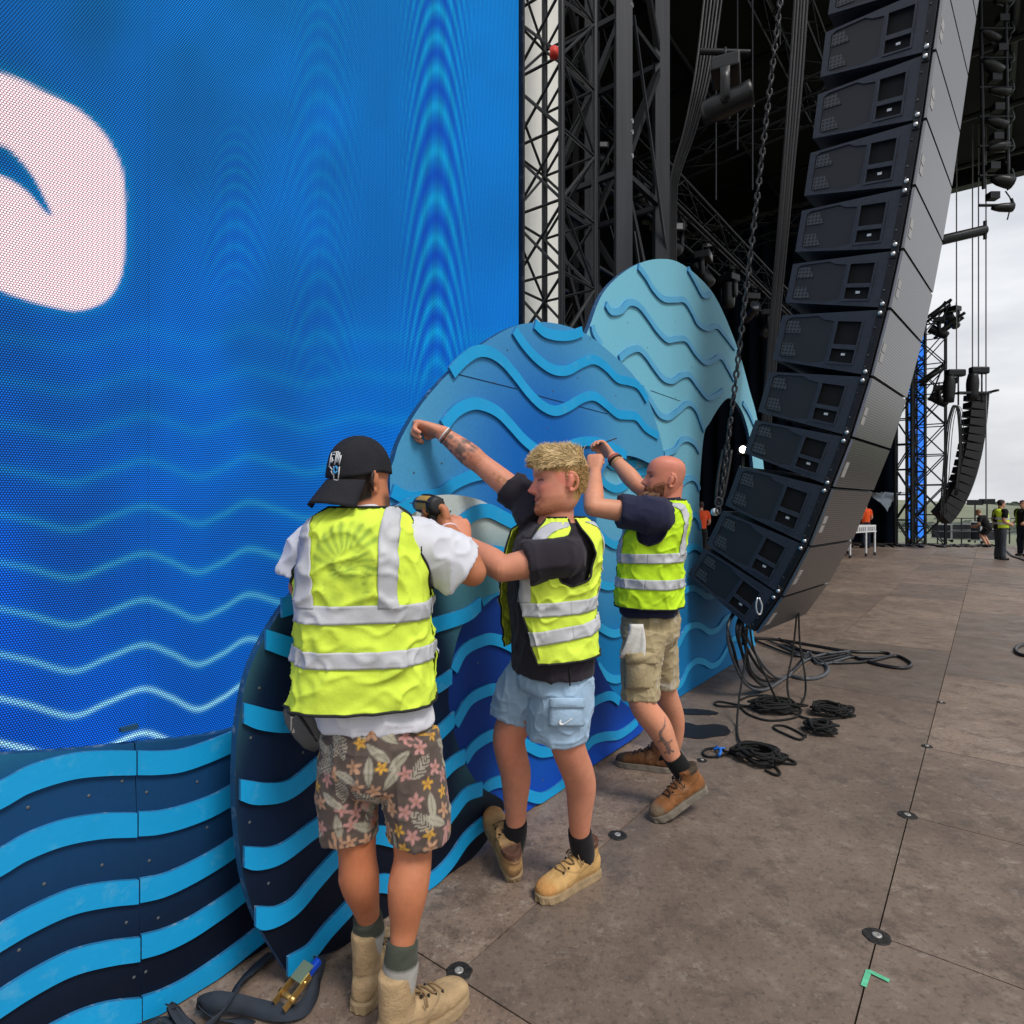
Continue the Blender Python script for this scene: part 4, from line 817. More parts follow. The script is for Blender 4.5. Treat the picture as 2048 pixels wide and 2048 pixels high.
SOLE1 = M('tan_boot_sole', (.33, .235, .13), .8, 0, .2, 30, bump=.3, wear=((.2, .16, .12), .7, 20)); SOLE2 = M('grey_boot_sole', (.17, .145, .115), .8, 0, .25, 30, bump=.3)
def nrm(v): v = Vector(v); return v.normalized()
def torso_fn(secs, f):
    """secs: (world center xyz, rx, ryf, ryb) from hem to neck -> function of height"""
    f = nrm((f[0], f[1], 0)); r = Vector((f.y, -f.x, 0))
    q = np.array([(*s[0], s[1], s[2], s[3]) for s in secs], float); q = catmull(q, 10); hs = q[:, 2]
    fx, rx = np.array(f), np.array(r)
    def fn(th, h, off=0., fold=0., seed=0):
        th = np.asarray(th, float); h = np.broadcast_to(np.asarray(h, float), th.shape)
        g = [np.interp(h, hs, q[:, i]) for i in range(6)]
        c, s = np.cos(th), np.sin(th); e = 2/2.5
        cx = np.sign(c)*np.abs(c)**e; sy = np.sign(s)*np.abs(s)**e
        d = off
        if fold:
            a1 = np.c_[th*2.2+h*6, h*9-th*1.6, th*0+seed]; a2 = np.c_[th*5+h*14, h*24, th*0+seed+9]; a3 = np.c_[th*1.3-h*16, h*5+th*3., th*0+seed+4]; a4 = np.c_[th*2.+h*9, h*13-th*2.4, th*0+seed+2]
            d = d+fold*(fbm(a1, seed, 2)*.8+.5*vnoise(a2, seed+3)+1.5*(1-np.abs(vnoise(a3, seed+7)))**4+1.1*(1-np.abs(vnoise(a4, seed+17)))**5-.5)
        X = g[3]+d; Y = np.where(s > 0, g[4], g[5])+d
        return np.c_[g[0]+rx[0]*cx*X+fx[0]*sy*Y, g[1]+rx[1]*cx*X+fx[1]*sy*Y, h]
    fn.h0, fn.h1, fn.f, fn.r = hs[0], hs[-1], f, r
    fn.rxh = lambda h: np.interp(h, hs, q[:, 3])
    return fn
def grid(Pts, nr, nc):
    idx = np.arange(nr*nc).reshape(nr, nc)
    return Pts, [tuple(x) for x in np.c_[idx[:-1, :-1].ravel(), idx[:-1, 1:].ravel(), idx[1:, 1:].ravel(), idx[1:, :-1].ravel()]]
def shell(fn, h0, h1, off=0., n=40, rows=30, fold=0., seed=0):
    rings = []
    for h in np.linspace(h0, h1, rows): rings.append(fn(np.arange(n)*2*math.pi/n, h, off, fold, seed))
    return loft(rings)
def make_vest(par, fn, hem, top, arm, sh, amax, gap, bands, vx, col, seed=0, off=.02, fold=.006, hemdip=0., tint=None, atop=.28, vback=True, apow=3):
    def ta(h):
        s = np.clip((h-arm)/(sh-arm), 0, 1); return amax*np.sqrt(s)*(1-(1-atop)*s**apow)
    rows = 110; hs = np.linspace(0, 1, rows)
    v = empty('hi_vis_vest', fn([0.], hem)[0], parent=par); v.matrix_parent_inverse = WM(par).inverted()
    def hh(t, th): return hem+hemdip*np.sin(th)*(1-t)+t*(top-hem)
    pieces = []; edges = []
    parts = [(lambda h: math.pi+ta(h), lambda h: 2*math.pi-ta(h), 84, 'back')]
    if gap is None: parts.append((lambda h: ta(h), lambda h: math.pi-ta(h), 84, 'front'))
    else:
        parts.append((lambda h: ta(h), lambda h: math.pi/2-gap(h), 46, 'fr')); parts.append((lambda h: math.pi/2+gap(h), lambda h: math.pi-ta(h), 46, 'fl'))
    def surf(lo, hi, u, t, ex=0.):
        h = hem+t*(top-hem); th = lo(h)+(hi(h)-lo(h))*u; h2 = h+hemdip*np.sin(th)*np.clip(1-t*3, 0, 1)
        return fn(th, h2, off+ex, fold, seed)
    for lo, hi, nc, nm in parts:
        U, T = np.meshgrid(np.linspace(0, 1, nc), hs); pts = surf(lo, hi, U.ravel(), T.ravel()); pieces.append(grid(pts, rows, nc))
        edges.append(surf(lo, hi, np.linspace(0, 1, 60), np.zeros(60), .002))
        tt = np.linspace(0, 1, 70); hv = hem+tt*(top-hem)
        for u, isfront in ((0, nm == 'fl'), (1, nm == 'fr')):
            k = np.ones(70, bool) if isfront else hv > arm-.004
            e = surf(lo, hi, np.full(70, u), tt, .002)[k]
            if len(e) > 3: edges.append(e)
        edges.append(surf(lo, hi, np.linspace(0, 1, 30), np.ones(30), .002))
    V, Fc = join(pieces); cols = np.tile(np.array(col), (len(V), 1))*(1+.05*fbm(V*6, 3, 2))[:, None]
    if tint is not None: cols = tint(V, cols)
    me = mk('vest_fabric', V, Fc, VESTM, v, cols=cols)
    bm = bmesh.new(); bm.from_mesh(me.data); bmesh.ops.remove_doubles(bm, verts=bm.verts, dist=.0008); bmesh.ops.recalc_face_normals(bm, faces=bm.faces); bm.to_mesh(me.data); bm.free()
    so_ = me.modifiers.new('t', 'SOLIDIFY'); so_.thickness = .004; so_.offset = -1
    for e in edges: mk('edge_piping', *tube(e[::2] if len(e) > 12 else e, .0042, 6, 2), PIPE, v)
    def strip_patch(fun, nr, nc):
        pts = fun(nr, nc); V, Fc = grid(pts, nr, nc); o = mk('reflective_strip', V, Fc, REFL, v); m_ = o.modifiers.new('t', 'SOLIDIFY'); m_.thickness = .0015; m_.offset = 1; return o
    for (bh, bw, slope) in bands:
        for lo, hi, nc, nm in parts:
            def fb(nr, nc_):
                U, T = np.meshgrid(np.linspace(0, 1, nc_), np.linspace(-.5, .5, nr)); U = U.ravel(); T = T.ravel(); hm = bh+T*bw
                th = lo(hm)+(hi(hm)-lo(hm))*U; hm = hm+slope*np.sin(th); lo2 = lo(hm); hi2 = hi(hm); th = lo2+(hi2-lo2)*U
                return fn(th, hm, off+.0035, fold, seed)
            strip_patch(fb, 8, nc*2)
    bt = bands[0][0]
    for (x0, side, slopx) in vx:
        def fv(nr, nc_):
            T, U = np.meshgrid(np.linspace(0, 1, nr), np.linspace(-.5, .5, nc_), indexing='ij'); T = T.ravel(); U = U.ravel()
            hm = bt+bands[0][1]*.3+T*(sh+.010-bt); x = x0+U*.052+slopx*T; rr_ = fn.rxh(hm)+off
            cth = np.clip(x/rr_, -.995, .995); cth = np.sign(cth)*np.abs(cth)**1.25; th = np.arccos(cth); th = th if side > 0 else 2*math.pi-th
            return fn(th, hm, off+.0048, fold, seed)
        strip_patch(fv, 50, 8)
    return v
# ---- limbs, hands, heads
def limb(pts, rad, n=40, per=6, flat=None): return tube(pts, rad, n, per, True, flat)
def hand(wrist, d, palm, side, curl=(.3, .3, .3), spread=.05, thumb=(.5, .5), s=1., fc=None):
    """d: hand direction, palm: palm normal, side: +1 thumb on d x palm side"""
    d = nrm(d); palm = Vector(palm); palm = (palm-d*palm.dot(d)).normalized(); lat = d.cross(palm)*side; wrist = Vector(wrist); pcs = []
    L = .092*s
    ring = []
    for t, wd, tk in ((-.25, .026, .021), (.0, .027, .021), (.2, .034, .020), (.55, .042, .018), (.9, .043, .015), (1.05, .036, .011)):
        c = wrist+d*(L*t)+lat*(.004*s*t); a = np.arange(16)*2*math.pi/16
        ring.append(np.array([tuple(c+lat*(wd*s*math.copysign(abs(math.cos(q))**.75, math.cos(q)))+palm*(tk*s*math.copysign(abs(math.sin(q))**.9, math.sin(q)))) for q in a]))
    pcs.append(loft(ring)); tips = []
    lens = (.070, .080, .074, .058); rad = (.0105, .0108, .0102, .0092)
    for i in range(4):
        o = (1.5-i)*.0205*s; p = wrist+d*(L*(.93-.06*abs(i-1.2)))+lat*o; dd = (d+lat*(spread*(1.5-i))).normalized(); pts = [p-dd*.015*s, p]; ln = lens[i]*s
        cu = fc[i] if fc else curl; axv = lat
        for j, fr in enumerate((.46, .30, .24)):
            q = Quaternion(lat, -cu[j]*side*1.0) if False else None
            # rotate towards the palm
            dd = (dd*math.cos(cu[j])+nrm(palm-dd*palm.dot(dd))*math.sin(cu[j])).normalized() if abs(palm.dot(dd)) < .98 else (dd*math.cos(cu[j])-d*math.sin(cu[j])).normalized()
            if palm.dot(dd) > .97: pass
            p = p+dd*(ln*fr); pts.append(p)
            # once past the palm normal keep curling back towards the wrist
            palm_i = palm
            if palm.dot(dd) > .6: palm = (palm*math.cos(.9)-d*math.sin(.9)).normalized()
        palm = (d.cross(lat*side) if False else palm0(d, lat, side))
        r_ = rad[i]*s; pcs.append(tube(pts, [r_*1.05, r_*1.08, r_, r_*.95, r_*.72], 10, 3))
    t0 = wrist+d*(L*.22)+lat*(.026*s); t1 = t0+(d*.75+lat*.62+palm*.25).normalized()*.038*s
    t2 = t1+(d*.9+lat*(.25-thumb[0])+palm*thumb[0]).normalized()*.032*s; t3 = t2+(d*.9+lat*(-thumb[1])+palm*thumb[1]).normalized()*.026*s
    pcs.append(tube([t0, t1, t2, t3], [.016*s, .0135*s, .0115*s, .0085*s], 10, 4)); return pcs
def palm0(d, lat, side): return (lat*side).cross(d).normalized()
HP = np.array([(-.122, .068, -.012, .022), (-.114, .088, -.03, .038), (-.098, .094, -.048, .050), (-.078, .090, -.062, .0585), (-.052, .089, -.076, .0655), (-.026, .086, -.087, .070), (0, .084, -.094, .0735), (.028, .091, -.099, .0755), (.055, .089, -.099, .0765), (.08, .077, -.090, .071), (.098, .056, -.072, .056), (.11, .033, -.046, .034), (.116, .008, -.012, .008)])
def head_frame(c, f, roll=0):
    f = nrm(f); r = f.cross(UP).normalized(); u = r.cross(f); 
    if roll: q = Quaternion(f, roll); r = q @ r; u = q @ u
    return Vector(c), r, f, u
def head_mesh(fr, s=1., jaw=1., nose=1., smile=0.):
    c, r, f, u = fr; n = 44; th = np.arange(n)*2*math.pi/n; q = catmull(HP, 4); rings = []
    for v, yf, yb, wd in q:
        cs, sn = np.cos(th), np.sin(th); e = .84
        if v < -.03: wd = wd*(1+(jaw-1)*min(1, (-v-.03)/.05))
        x = np.sign(cs)*np.abs(cs)**e*wd; y = np.where(sn > 0, yf, -yb)*np.sign(sn)*np.abs(sn)**e
        fm = np.clip(sn, 0, 1)**.5
        sg = .0085+.006*np.clip((-v)/.035, 0, 1); pn = np.interp(v, [-.052, -.046, -.036, -.026, 0, .022], [0, .012, .0285, .024, .011, 0])*nose
        y = y+fm*pn*np.exp(-(x/sg)**2)
        y = y+fm*.006*np.exp(-((np.abs(x)-.013)/.007)**2-((v+.041)/.007)**2)                   # nostrils
        y = y-fm*.011*np.exp(-((np.abs(x)-.031)/.015)**2-((v-.002)/.012)**2)                  # eye sockets
        y = y+fm*.004*np.exp(-((np.abs(x)-.031)/.011)**2-((v+.001)/.006)**2)                  # lids
        y = y+fm*.005*np.exp(-((np.abs(x)-.028)/.022)**2-((v-.021)/.008)**2)                  # brow
        y = y+fm*(.005+.004*smile)*np.exp(-((np.abs(x)-.042)/.016)**2-((v+.026)/.016)**2)     # cheek
        y = y+fm*np.exp(-(x/.024)**2)*(.0055*np.exp(-((v+.067)/.005)**2)+.005*np.exp(-((v+.079)/.0055)**2)-.004*np.exp(-((v+.073)/.0028)**2)-.004*np.exp(-((v+.090)/.006)**2))
        y = y+fm*.005*np.exp(-(x/.018)**2-((v+.104)/.012)**2)
        rings.append(np.array(c)+s*(np.outer(x, r)+np.outer(y, f)+np.outer(np.full(n, v), u)))
    pcs = [loft(rings)]
    for sg in (-1, 1):
        e0 = c+s*(r*(sg*.0735)+f*(-.008)+u*(-.012)); out_ = (r*sg*.75-f*.5).normalized(); back = (-f*.75-r*sg*.1).normalized()
        loop = [e0+s*(back*(.004+.017*math.sin(a)+.006)+u*(.031*math.cos(a))+out_*(.007+.010*math.sin(a))) for a in np.linspace(-.15, math.pi+.35, 9)]
        pcs.append(tube(loop, [.0055*s, .006*s, .0062*s, .006*s, .006*s, .0058*s, .006*s, .0075*s, .007*s], 8, 3))
        pcs.append(tube([e0-u*.022*s+back*.004*s, e0+back*.011*s+out_*.004*s, e0+u*.021*s+back*.012*s+out_*.004*s], [.010*s, .0135*s, .0125*s], 8, 3))
    return pcs
def ball(c, r):
    c = Vector(c); return tube([c-UP*r*.98, c-UP*r*.7, c, c+UP*r*.7, c+UP*r*.98], [r*.2, r*.72, r, r*.72, r*.2], 16, 3)
def arm(a, b, c, ra, rb, rc, fore=1.1):
    return [limb([a, a.lerp(b, .5), b], [ra, (ra+rb)/2*1.02, rb]), limb([b, b.lerp(c, .3), b.lerp(c, .7), c], [rb, rb*fore, rb*.86, rc]), ball(b, rb*1.02)]
def hloc(V, fr, s=1.):
    c, r, f, u = fr; D = (V-np.array(c))/s; return D@np.array(r), D@np.array(f), D@np.array(u)
def boot(par, org, fwd, upv, height, col, sole, lace, s=1., name='boot', col2=None, collar=None, lean=(0, 0)):
    fwd = nrm(fwd); upv = Vector(upv); upv = (upv-fwd*upv.dot(fwd)).normalized(); lat = upv.cross(fwd); org = Vector(org)
    def Q(x, y, z): return org+fwd*(x*s)+lat*(y*s)+upv*(z*s)
    rings = []; n = 20
    for x, hgt, wd, z0 in ((-.012, .05, .018, .035), (.0, .085, .033, .024), (.03, .10, .040, .02), (.08, .105, .041, .02), (.13, .098, .043, .02), (.17, .082, .047, .02), (.215, .064, .051, .02), (.255, .056, .050, .02), (.285, .048, .042, .02), (.303, .035, .029, .022), (.31, .02, .014, .028)):
        a = np.arange(n)*2*math.pi/n; rings.append(np.array([tuple(Q(x, wd*math.copysign(abs(math.cos(t))**.8, math.cos(t)), z0+hgt/2+hgt/2*math.copysign(abs(math.sin(t))**.85, math.sin(t)))) for t in a]))
    pcs = [loft(rings)]
    sh = []
    for z, cx, rx, ry in ((.05, .055, .058, .04), (.09, .056, .06, .042), (.12, .052, .056, .042), (.15, .05+lean[0]*.3, .055, .043), (height-.012, .05+lean[0]*.8, .057, .046), (height, .05+lean[0], .055, .045)):
        a = np.arange(n)*2*math.pi/n; sh.append(np.array([tuple(Q(cx+rx*math.cos(t), lean[1]*max(0, z-.1)+ry*math.sin(t), z)) for t in a]))
    pcs.append(loft(sh)); me = fuse(pcs, .0055, 3)
    V = co(me); N = nor(me); d = V-np.array(org); lx = d@np.array(fwd)/s; lz = d@np.array(upv)/s
    cr = vnoise(np.c_[lx*70, lz*45, lx*0], 5)*np.clip((lx-.06)/.04, 0, 1)*np.clip((.24-lx)/.04, 0, 1); setco(me, V+N*(.0022*cr+.0018*fbm(V*26, 4, 2))[:, None])
    C = np.tile(np.array(col), (len(V), 1))*(1+.16*fbm(V*14, 2, 3))[:, None]
    if col2 is not None:
        toe = np.clip((lx-.245)/.02, 0, 1)*np.clip((.085-lz)/.02, 0, 1); lo_ = np.clip((.045-lz)/.012, 0, 1); k = np.maximum(toe, lo_)[:, None]; C = C*(1-k)+np.array(col2)*k
    if collar is not None: k = (np.clip((lz-height+.03)/.008, 0, 1)*np.clip((.075-lx)/.02, 0, 1))[:, None]; C = C*(1-k)+np.array(collar)*k
    seam = np.exp(-((lz-.07-.35*np.abs(lx-.12))/.003)**2)*(lx < .2); C = C*(1-.35*seam[:, None])
    setcol(me, C); b = link(name, me, LEATHV, par)
    # sole with blocks
    out_ = [(-.016, .0), (-.01, .027), (.02, .041), (.08, .043), (.14, .044), (.2, .052), (.25, .053), (.285, .045), (.308, .026), (.316, 0), (.308, -.026), (.285, -.045), (.25, -.053), (.2, -.052), (.14, -.044), (.08, -.043), (.02, -.041), (-.01, -.027)]
    ol = catmull(out_, 3, True); R_ = []
    for z, g in ((.0, .97), (.006, 1.0), (.03, 1.0), (.036, .97)):
        wob = 1+(.018*np.sign(np.sin(np.arange(len(ol))*1.6)) if z < .02 else 0); R_.append(np.array([tuple(Q(.15+(x-.15)*g*(w_ if np.ndim(wob) else 1), y*g*(w_ if np.ndim(wob) else 1), z)) for (x, y), w_ in zip(ol, np.broadcast_to(wob, len(ol)))]))
    mk('sole', *loft(R_), sole, b, smooth=False)
    def top(x):   # instep height
        return np.interp(x, [.10, .13, .17, .215, .25], [.135, .118, .102, .084, .076])+.004
    pts = []
    for k in range(6):
        x = .205-.021*k; y = .02*(1 if k % 2 else -1); pts.append(Q(x, y, top(x)-.003)); pts.append(Q(x-.006, -y, top(x-.006)-.003))
    mk('laces', *tube(pts, .0028*s, 6, 3), lace, b)
    for k in range(4):
        for sg in (-1, 1):
            x = .20-.027*k; e_ = Q(x, .024*sg, top(x)-.007); mk('eyelet', *tube([e_-upv*.003*s, e_+upv*.003*s], .0042*s, 8, 1), BLACKMET, b)
    for sg in (-1, 1): mk('laces', *tube([Q(.105, .008*sg, .136), Q(.125, .03*sg, .132), Q(.12, .05*sg, .105), Q(.112, .045*sg, .118)], .0026*s, 6, 4), lace, b)
    return b
def sock(par, pts, rad, col): 
    V, Fc = tube(pts, rad, 16, 4); V = np.asarray(V); C = np.tile(np.array(col), (len(V), 1)) if not callable(col) else col(V); return mk('sock', V, Fc, CLOTHV, par, cols=C)
def cloth(par, name, pcs, voxel, colfn, amp=.006, seed=0, sc=(9, 9, 4), it=4):
    me = fuse(pcs, voxel, it); V = co(me); N = nor(me)
    sc_ = np.array(sc); w_ = fbm(V*sc_, seed, 3)*.6+1.5*(1-np.abs(vnoise(V*sc_*1.2+7, seed+5)))**4+1.1*(1-np.abs(vnoise(V[:, [2, 0, 1]]*sc_*1.9+3, seed+8)))**5-.6
    setco(me, V+N*(amp*w_)[:, None]); V = co(me); setcol(me, colfn(V, nor(me))); return link(name, me, CLOTHV, par)
def flat_col(c, v=.06): return lambda V, N: np.tile(np.array(c), (len(V), 1))*(1+v*fbm(V*20, 11, 2))[:, None]
def skin_cols(V, base, red=.0): 
    b = np.array(base); n_ = fbm(V*18, 6, 3)[:, None]+.8*vnoise(V*np.array((230, 230, 60)), 9)[:, None]*(V[:, 2:3] < .7); return b*(1+.07*n_)+np.array((.05, -.005, -.01))*np.clip(fbm(V*7, 8, 2), 0, 1)[:, None]*red
def blend(C, k, c): k = np.clip(k, 0, 1)[:, None]; return C*(1-k)+np.array(c)*k
def strands(name, par, roots, dirs, L, r, base, var, seed, curl=.4, seg=4, mat=HAIRM, droop=(0, 0, -.2)):
    rg = np.random.default_rng(seed); Vs = []; Fs = []; Cs = []; o = 0
    for p, d in zip(roots, dirs):
        l = L*rg.uniform(.65, 1.2); cv = rg.normal(0, curl, 3); pts = [p]; dd = np.array(d, float)
        for k in range(seg): dd = dd+cv/seg+np.array(droop)/seg; dd /= np.linalg.norm(dd); pts.append(pts[-1]+dd*l/seg)
        rr = [r*.9, r, r*.95, r*.7, r*.15][:seg+1]; V, Fc = tube(pts, rr, 4, 1, False); Vs.append(V); Fs += [tuple(i+o for i in f) for f in Fc]; o += len(V)
        Cs.append(np.tile(np.array(base)*(1+rg.uniform(-var, var)), (len(V), 1)))
    return mk(name, np.vstack(Vs), Fs, mat, par, cols=np.vstack(Cs))
def head_pts(fr, s, n, pred, seed, lift=.0):
    """random points on the skull with normals; pred(x,y,v) in head units"""
    rg = np.random.default_rng(seed); q = catmull(HP, 6); Pp = []; Nn = []; c, r, f, u = fr
    while len(Pp) < n:
        t = rg.uniform(0, len(q)-1.001); i = int(t); v, yf, yb, wd = q[i]+(q[i+1]-q[i])*(t-i)
        th = rg.uniform(0, 2*math.pi); cs, sn = math.cos(th), math.sin(th)
        if rg.uniform() > (wd+.02)/.1: continue
        x = math.copysign(abs(cs)**.84, cs)*wd; y = (yf if sn > 0 else -yb)*math.copysign(abs(sn)**.84, sn)
        if not pred(x, y, v): continue
        nl = np.array((x/.0765**2, y/.095**2, v*.9/.115**2)); nl /= np.linalg.norm(nl)
        Pp.append(np.array(c)+s*(np.array(r)*x+np.array(f)*y+np.array(u)*v)+lift*(nl[0]*np.array(r)+nl[1]*np.array(f)+nl[2]*np.array(u))); Nn.append(nl[0]*np.array(r)+nl[1]*np.array(f)+nl[2]*np.array(u))
    return Pp, Nn
def seg_d(V, pts):
    d = np.full(len(V), 9.); P_ = [np.array(p) for p in pts]
    for a, b in zip(P_[:-1], P_[1:]):
        e = b-a; t = np.clip(((V-a)@e)/(e@e), 0, 1); d = np.minimum(d, np.linalg.norm(V-a-t[:, None]*e, axis=1))
    return d
LIME = S(214, 238, 80)
# ---------------------------------------------------------------- person 1: capped man seen from behind
def person1():
    z = 1.88
    p = empty('person', (-.42, 1.86, 0), 'man seen from behind in backward cap, hi-vis vest and floral shorts, using a drill', 'person')
    f = (-.12, .99)
    def sec(y, cx, hw, ry, rb=None): return (P(cx, y, z), hw*.92*z/F, ry, rb or ry)
    secs = [sec(1404, 727, 144, .155), sec(1350, 730, 136, .145), sec(1300, 732, 131, .138), sec(1220, 732, 130, .138), sec(1150, 728, 130, .142), sec(1100, 725, 115, .135), sec(1060, 726, 107, .12), sec(1036, 727, 95, .098), sec(1020, 729, 66, .072), sec(1006, 736, 42, .058)]
    fn = torso_fn(secs, f)
    shL, shR = P(630, 1090, 1.91), P(833, 1086, 1.9)
    elL, wrL = P(606, 1172, 1.92), P(680, 1110, 2.06)
    elR, wrR = P(944, 1144, 1.97), P(893, 1058, 2.13)
    fr = head_frame(P(721, 956, 1.90), (.48, .88, -.04))
    body = [shell(fn, fn.h0+.05, fn.h1-.02, -.036, 32, 20)]
    body += head_mesh(fr, 1.0)
    body.append(limb([P(736, 1030, 1.9), P(738, 1000, 1.9), P(734, 965, 1.9)], [.07, .062, .06]))
    body.append(limb([P(735, 1330, 1.88), P(745, 1440, 1.87), P(752, 1500, 1.86)], [.1, .11, .08]))
    body += arm(shL, elL, wrL, .055, .043, .029)
    body += arm(shR, elR, wrR, .058, .046, .030)
    dirR = wrR-elR; body += hand(wrR, dirR+Vector((-.05, .03, .05)), (-.75, -.15, .3), 1, (1.15, 1.25, .9), thumb=(.9, .8), s=1.05)
    body += hand(wrL, wrL-elL, (0, 1, 0), -1, (.5, .6, .4))
    kL, aL = P(714, 1700, 1.87), P(737, 1848, 1.945); kR, aR = P(826, 1700, 1.83), P(803, 1905, 1.775)
    hipL, hipR = P(703, 1490, 1.87), P(800, 1490, 1.85)
    footL, footR = Vector((-.455, 1.95, .08)), Vector((-.325, 1.765, .08))
    for hip, k, a, ft in ((hipL, kL, aL, footL), (hipR, kR, aR, footR)):
        cf = k.lerp(a, .34)+Vector((0, -.018, 0)); body.append(limb([hip, hip.lerp(k, .5), k, cf, k.lerp(a, .72), a, ft], [.072, .07, .056, .0590, .043, .034, .028], per=8))
        lat_ = Vector((1, .1, 0))
        for sg, lw in ((-1, .40), (1, .32)): q0, q1 = k.lerp(a, .08), k.lerp(a, lw+.16); body.append(limb([q0+lat_*(sg*.014)+Vector((0, -.012, 0)), q0.lerp(q1, .45)+lat_*(sg*.023)+Vector((0, -.030, 0)), q1+lat_*(sg*.012)+Vector((0, -.014, 0))], [.024, .035, .020]))
    me = fuse(body, .0045, 2); V = co(me)
    C = skin_cols(V, S(184, 118, 84), 1.); x, y, v = hloc(V, fr)
    hd = (np.abs(x) < .1)*(np.abs(y) < .13)*(v > -.14)*(v < .13)
    C = blend(C, hd*np.clip((v-(-.055+.6*np.clip(y, -.05, .1)))/.012, 0, 1)*(y < .015)*(np.abs(x) < .09)*(1-((y > -.035)*(np.abs(x) > .07)*(v < .03))), S(44, 32, 27))
    C = blend(C, hd*np.clip((-.04-v)/.02, 0, 1)*np.clip((y-.0)/.02, 0, 1)*.85, S(62, 44, 36))
    C = blend(C, hd*np.exp(-((v-.022)/.007)**2)*(y > .05)*(np.abs(x) > .012), S(40, 30, 26))
    C = blend(C, hd*np.exp(-((v+.0)/.006)**2)*(y > .06)*(np.abs(np.abs(x)-.032) < .013)*.7, S(60, 40, 34))
    C = blend(C, np.clip(.9-np.abs(V[:, 2]-.3)/.3, 0, 1)*.12, S(150, 90, 62))
    setcol(me, C); link('body', me, SKINM, p)
    fns = torso_fn([sec(1452, 758, 122, .135), sec(1420, 752, 126, .135), sec(1385, 742, 128, .135)]+secs[2:], f)
    # shirt
    s1, s2 = shR.lerp(elR, .78), shL.lerp(elL, .78)
    pcs = [shell(fns, fns.h0+.012, fns.h1-.012, -.004, 48, 34), limb([P(780, 1080, 1.92), shR, shR.lerp(elR, .45), s1+Vector((0, 0, -.012))], [.06, .078, .086, .094]), limb([P(680, 1080, 1.93), shL, shL.lerp(elL, .5), s2], [.06, .074, .08, .084])]
    cloth(p, 't_shirt', pcs, .007, flat_col(S(212, 213, 222), .03), .0065, 21, (10, 10, 7))
    # vest with a faint grey-green print showing through on the back
    rg = np.random.default_rng(4); hc = P(700, 1142, 1.75)
    def tint(V, C):
        yb = (V-np.array(P(727, 1100, z)))@np.array((f[0], f[1], 0)) < 0; X = (V[:, 0]-hc.x)/.105; Z = (V[:, 2]-hc.z)/.125
        r_ = np.hypot(X, Z-.15); k = (r_ < 1)*.55*(.5+.5*np.sin(np.arctan2(Z-.15, X)*22+r_*6))+(r_ < .95)*.25
        k = np.where(Z < -.1, (np.abs(X+.1+.25*Z) < .62)*(Z > -1)*.6*(.6+.4*vnoise(np.c_[X*6, Z*6, X*0], 3)), k); k = k*np.clip(.75+fbm(np.c_[X*3, Z*3, X*0], 5, 3), 0, 1.2)
        face = (np.hypot((X-.72)/.35, (Z+.25)/.55) < 1)*(np.abs(np.sin(X*14+Z*5)*np.sin(Z*17)) > .75)*.4
        C = blend(C, np.clip(k+face, 0, 1)*yb*.85, S(122, 152, 62))
        dirt = np.clip(fbm(np.c_[V[:, 0]*9, V[:, 2]*14, V[:, 1]*3], 31, 4)-.25, 0, 1)*((V[:, 2] < 1.22))*yb; return blend(C, dirt*.55, S(130, 150, 50))
    hb = lambda y: HC-1.745*(y-HY)/F
    make_vest(p, fn, fn.h0+.016, HC-1.88*(1014-HY)/F, HC-1.88*(1178-HY)/F, HC-1.88*(1030-HY)/F, .62, None, [(hb(1228), .052, 0.), (hb(1318), .048, 0.)], [(-.152, -1, -.004), (.077, -1, .012)], LIME, 11, .018, .0066, tint=tint, atop=.3)
    # floral shorts
    pel = [limb([P(738, 1370, 1.88), P(748, 1440, 1.87), P(756, 1540, 1.86), P(758, 1585, 1.86)], [.095, .138, .145, .085], flat=((0, 1, 0), .86)),
           limb([P(708, 1470, 1.87), P(698, 1560, 1.87), P(696, 1630, 1.87), P(699, 1670, 1.87)], [.096, .094, .087, .084]), limb([P(808, 1470, 1.85), P(826, 1560, 1.85), P(837, 1630, 1.84), P(837, 1672, 1.84)], [.1, .1, .095, .092])]
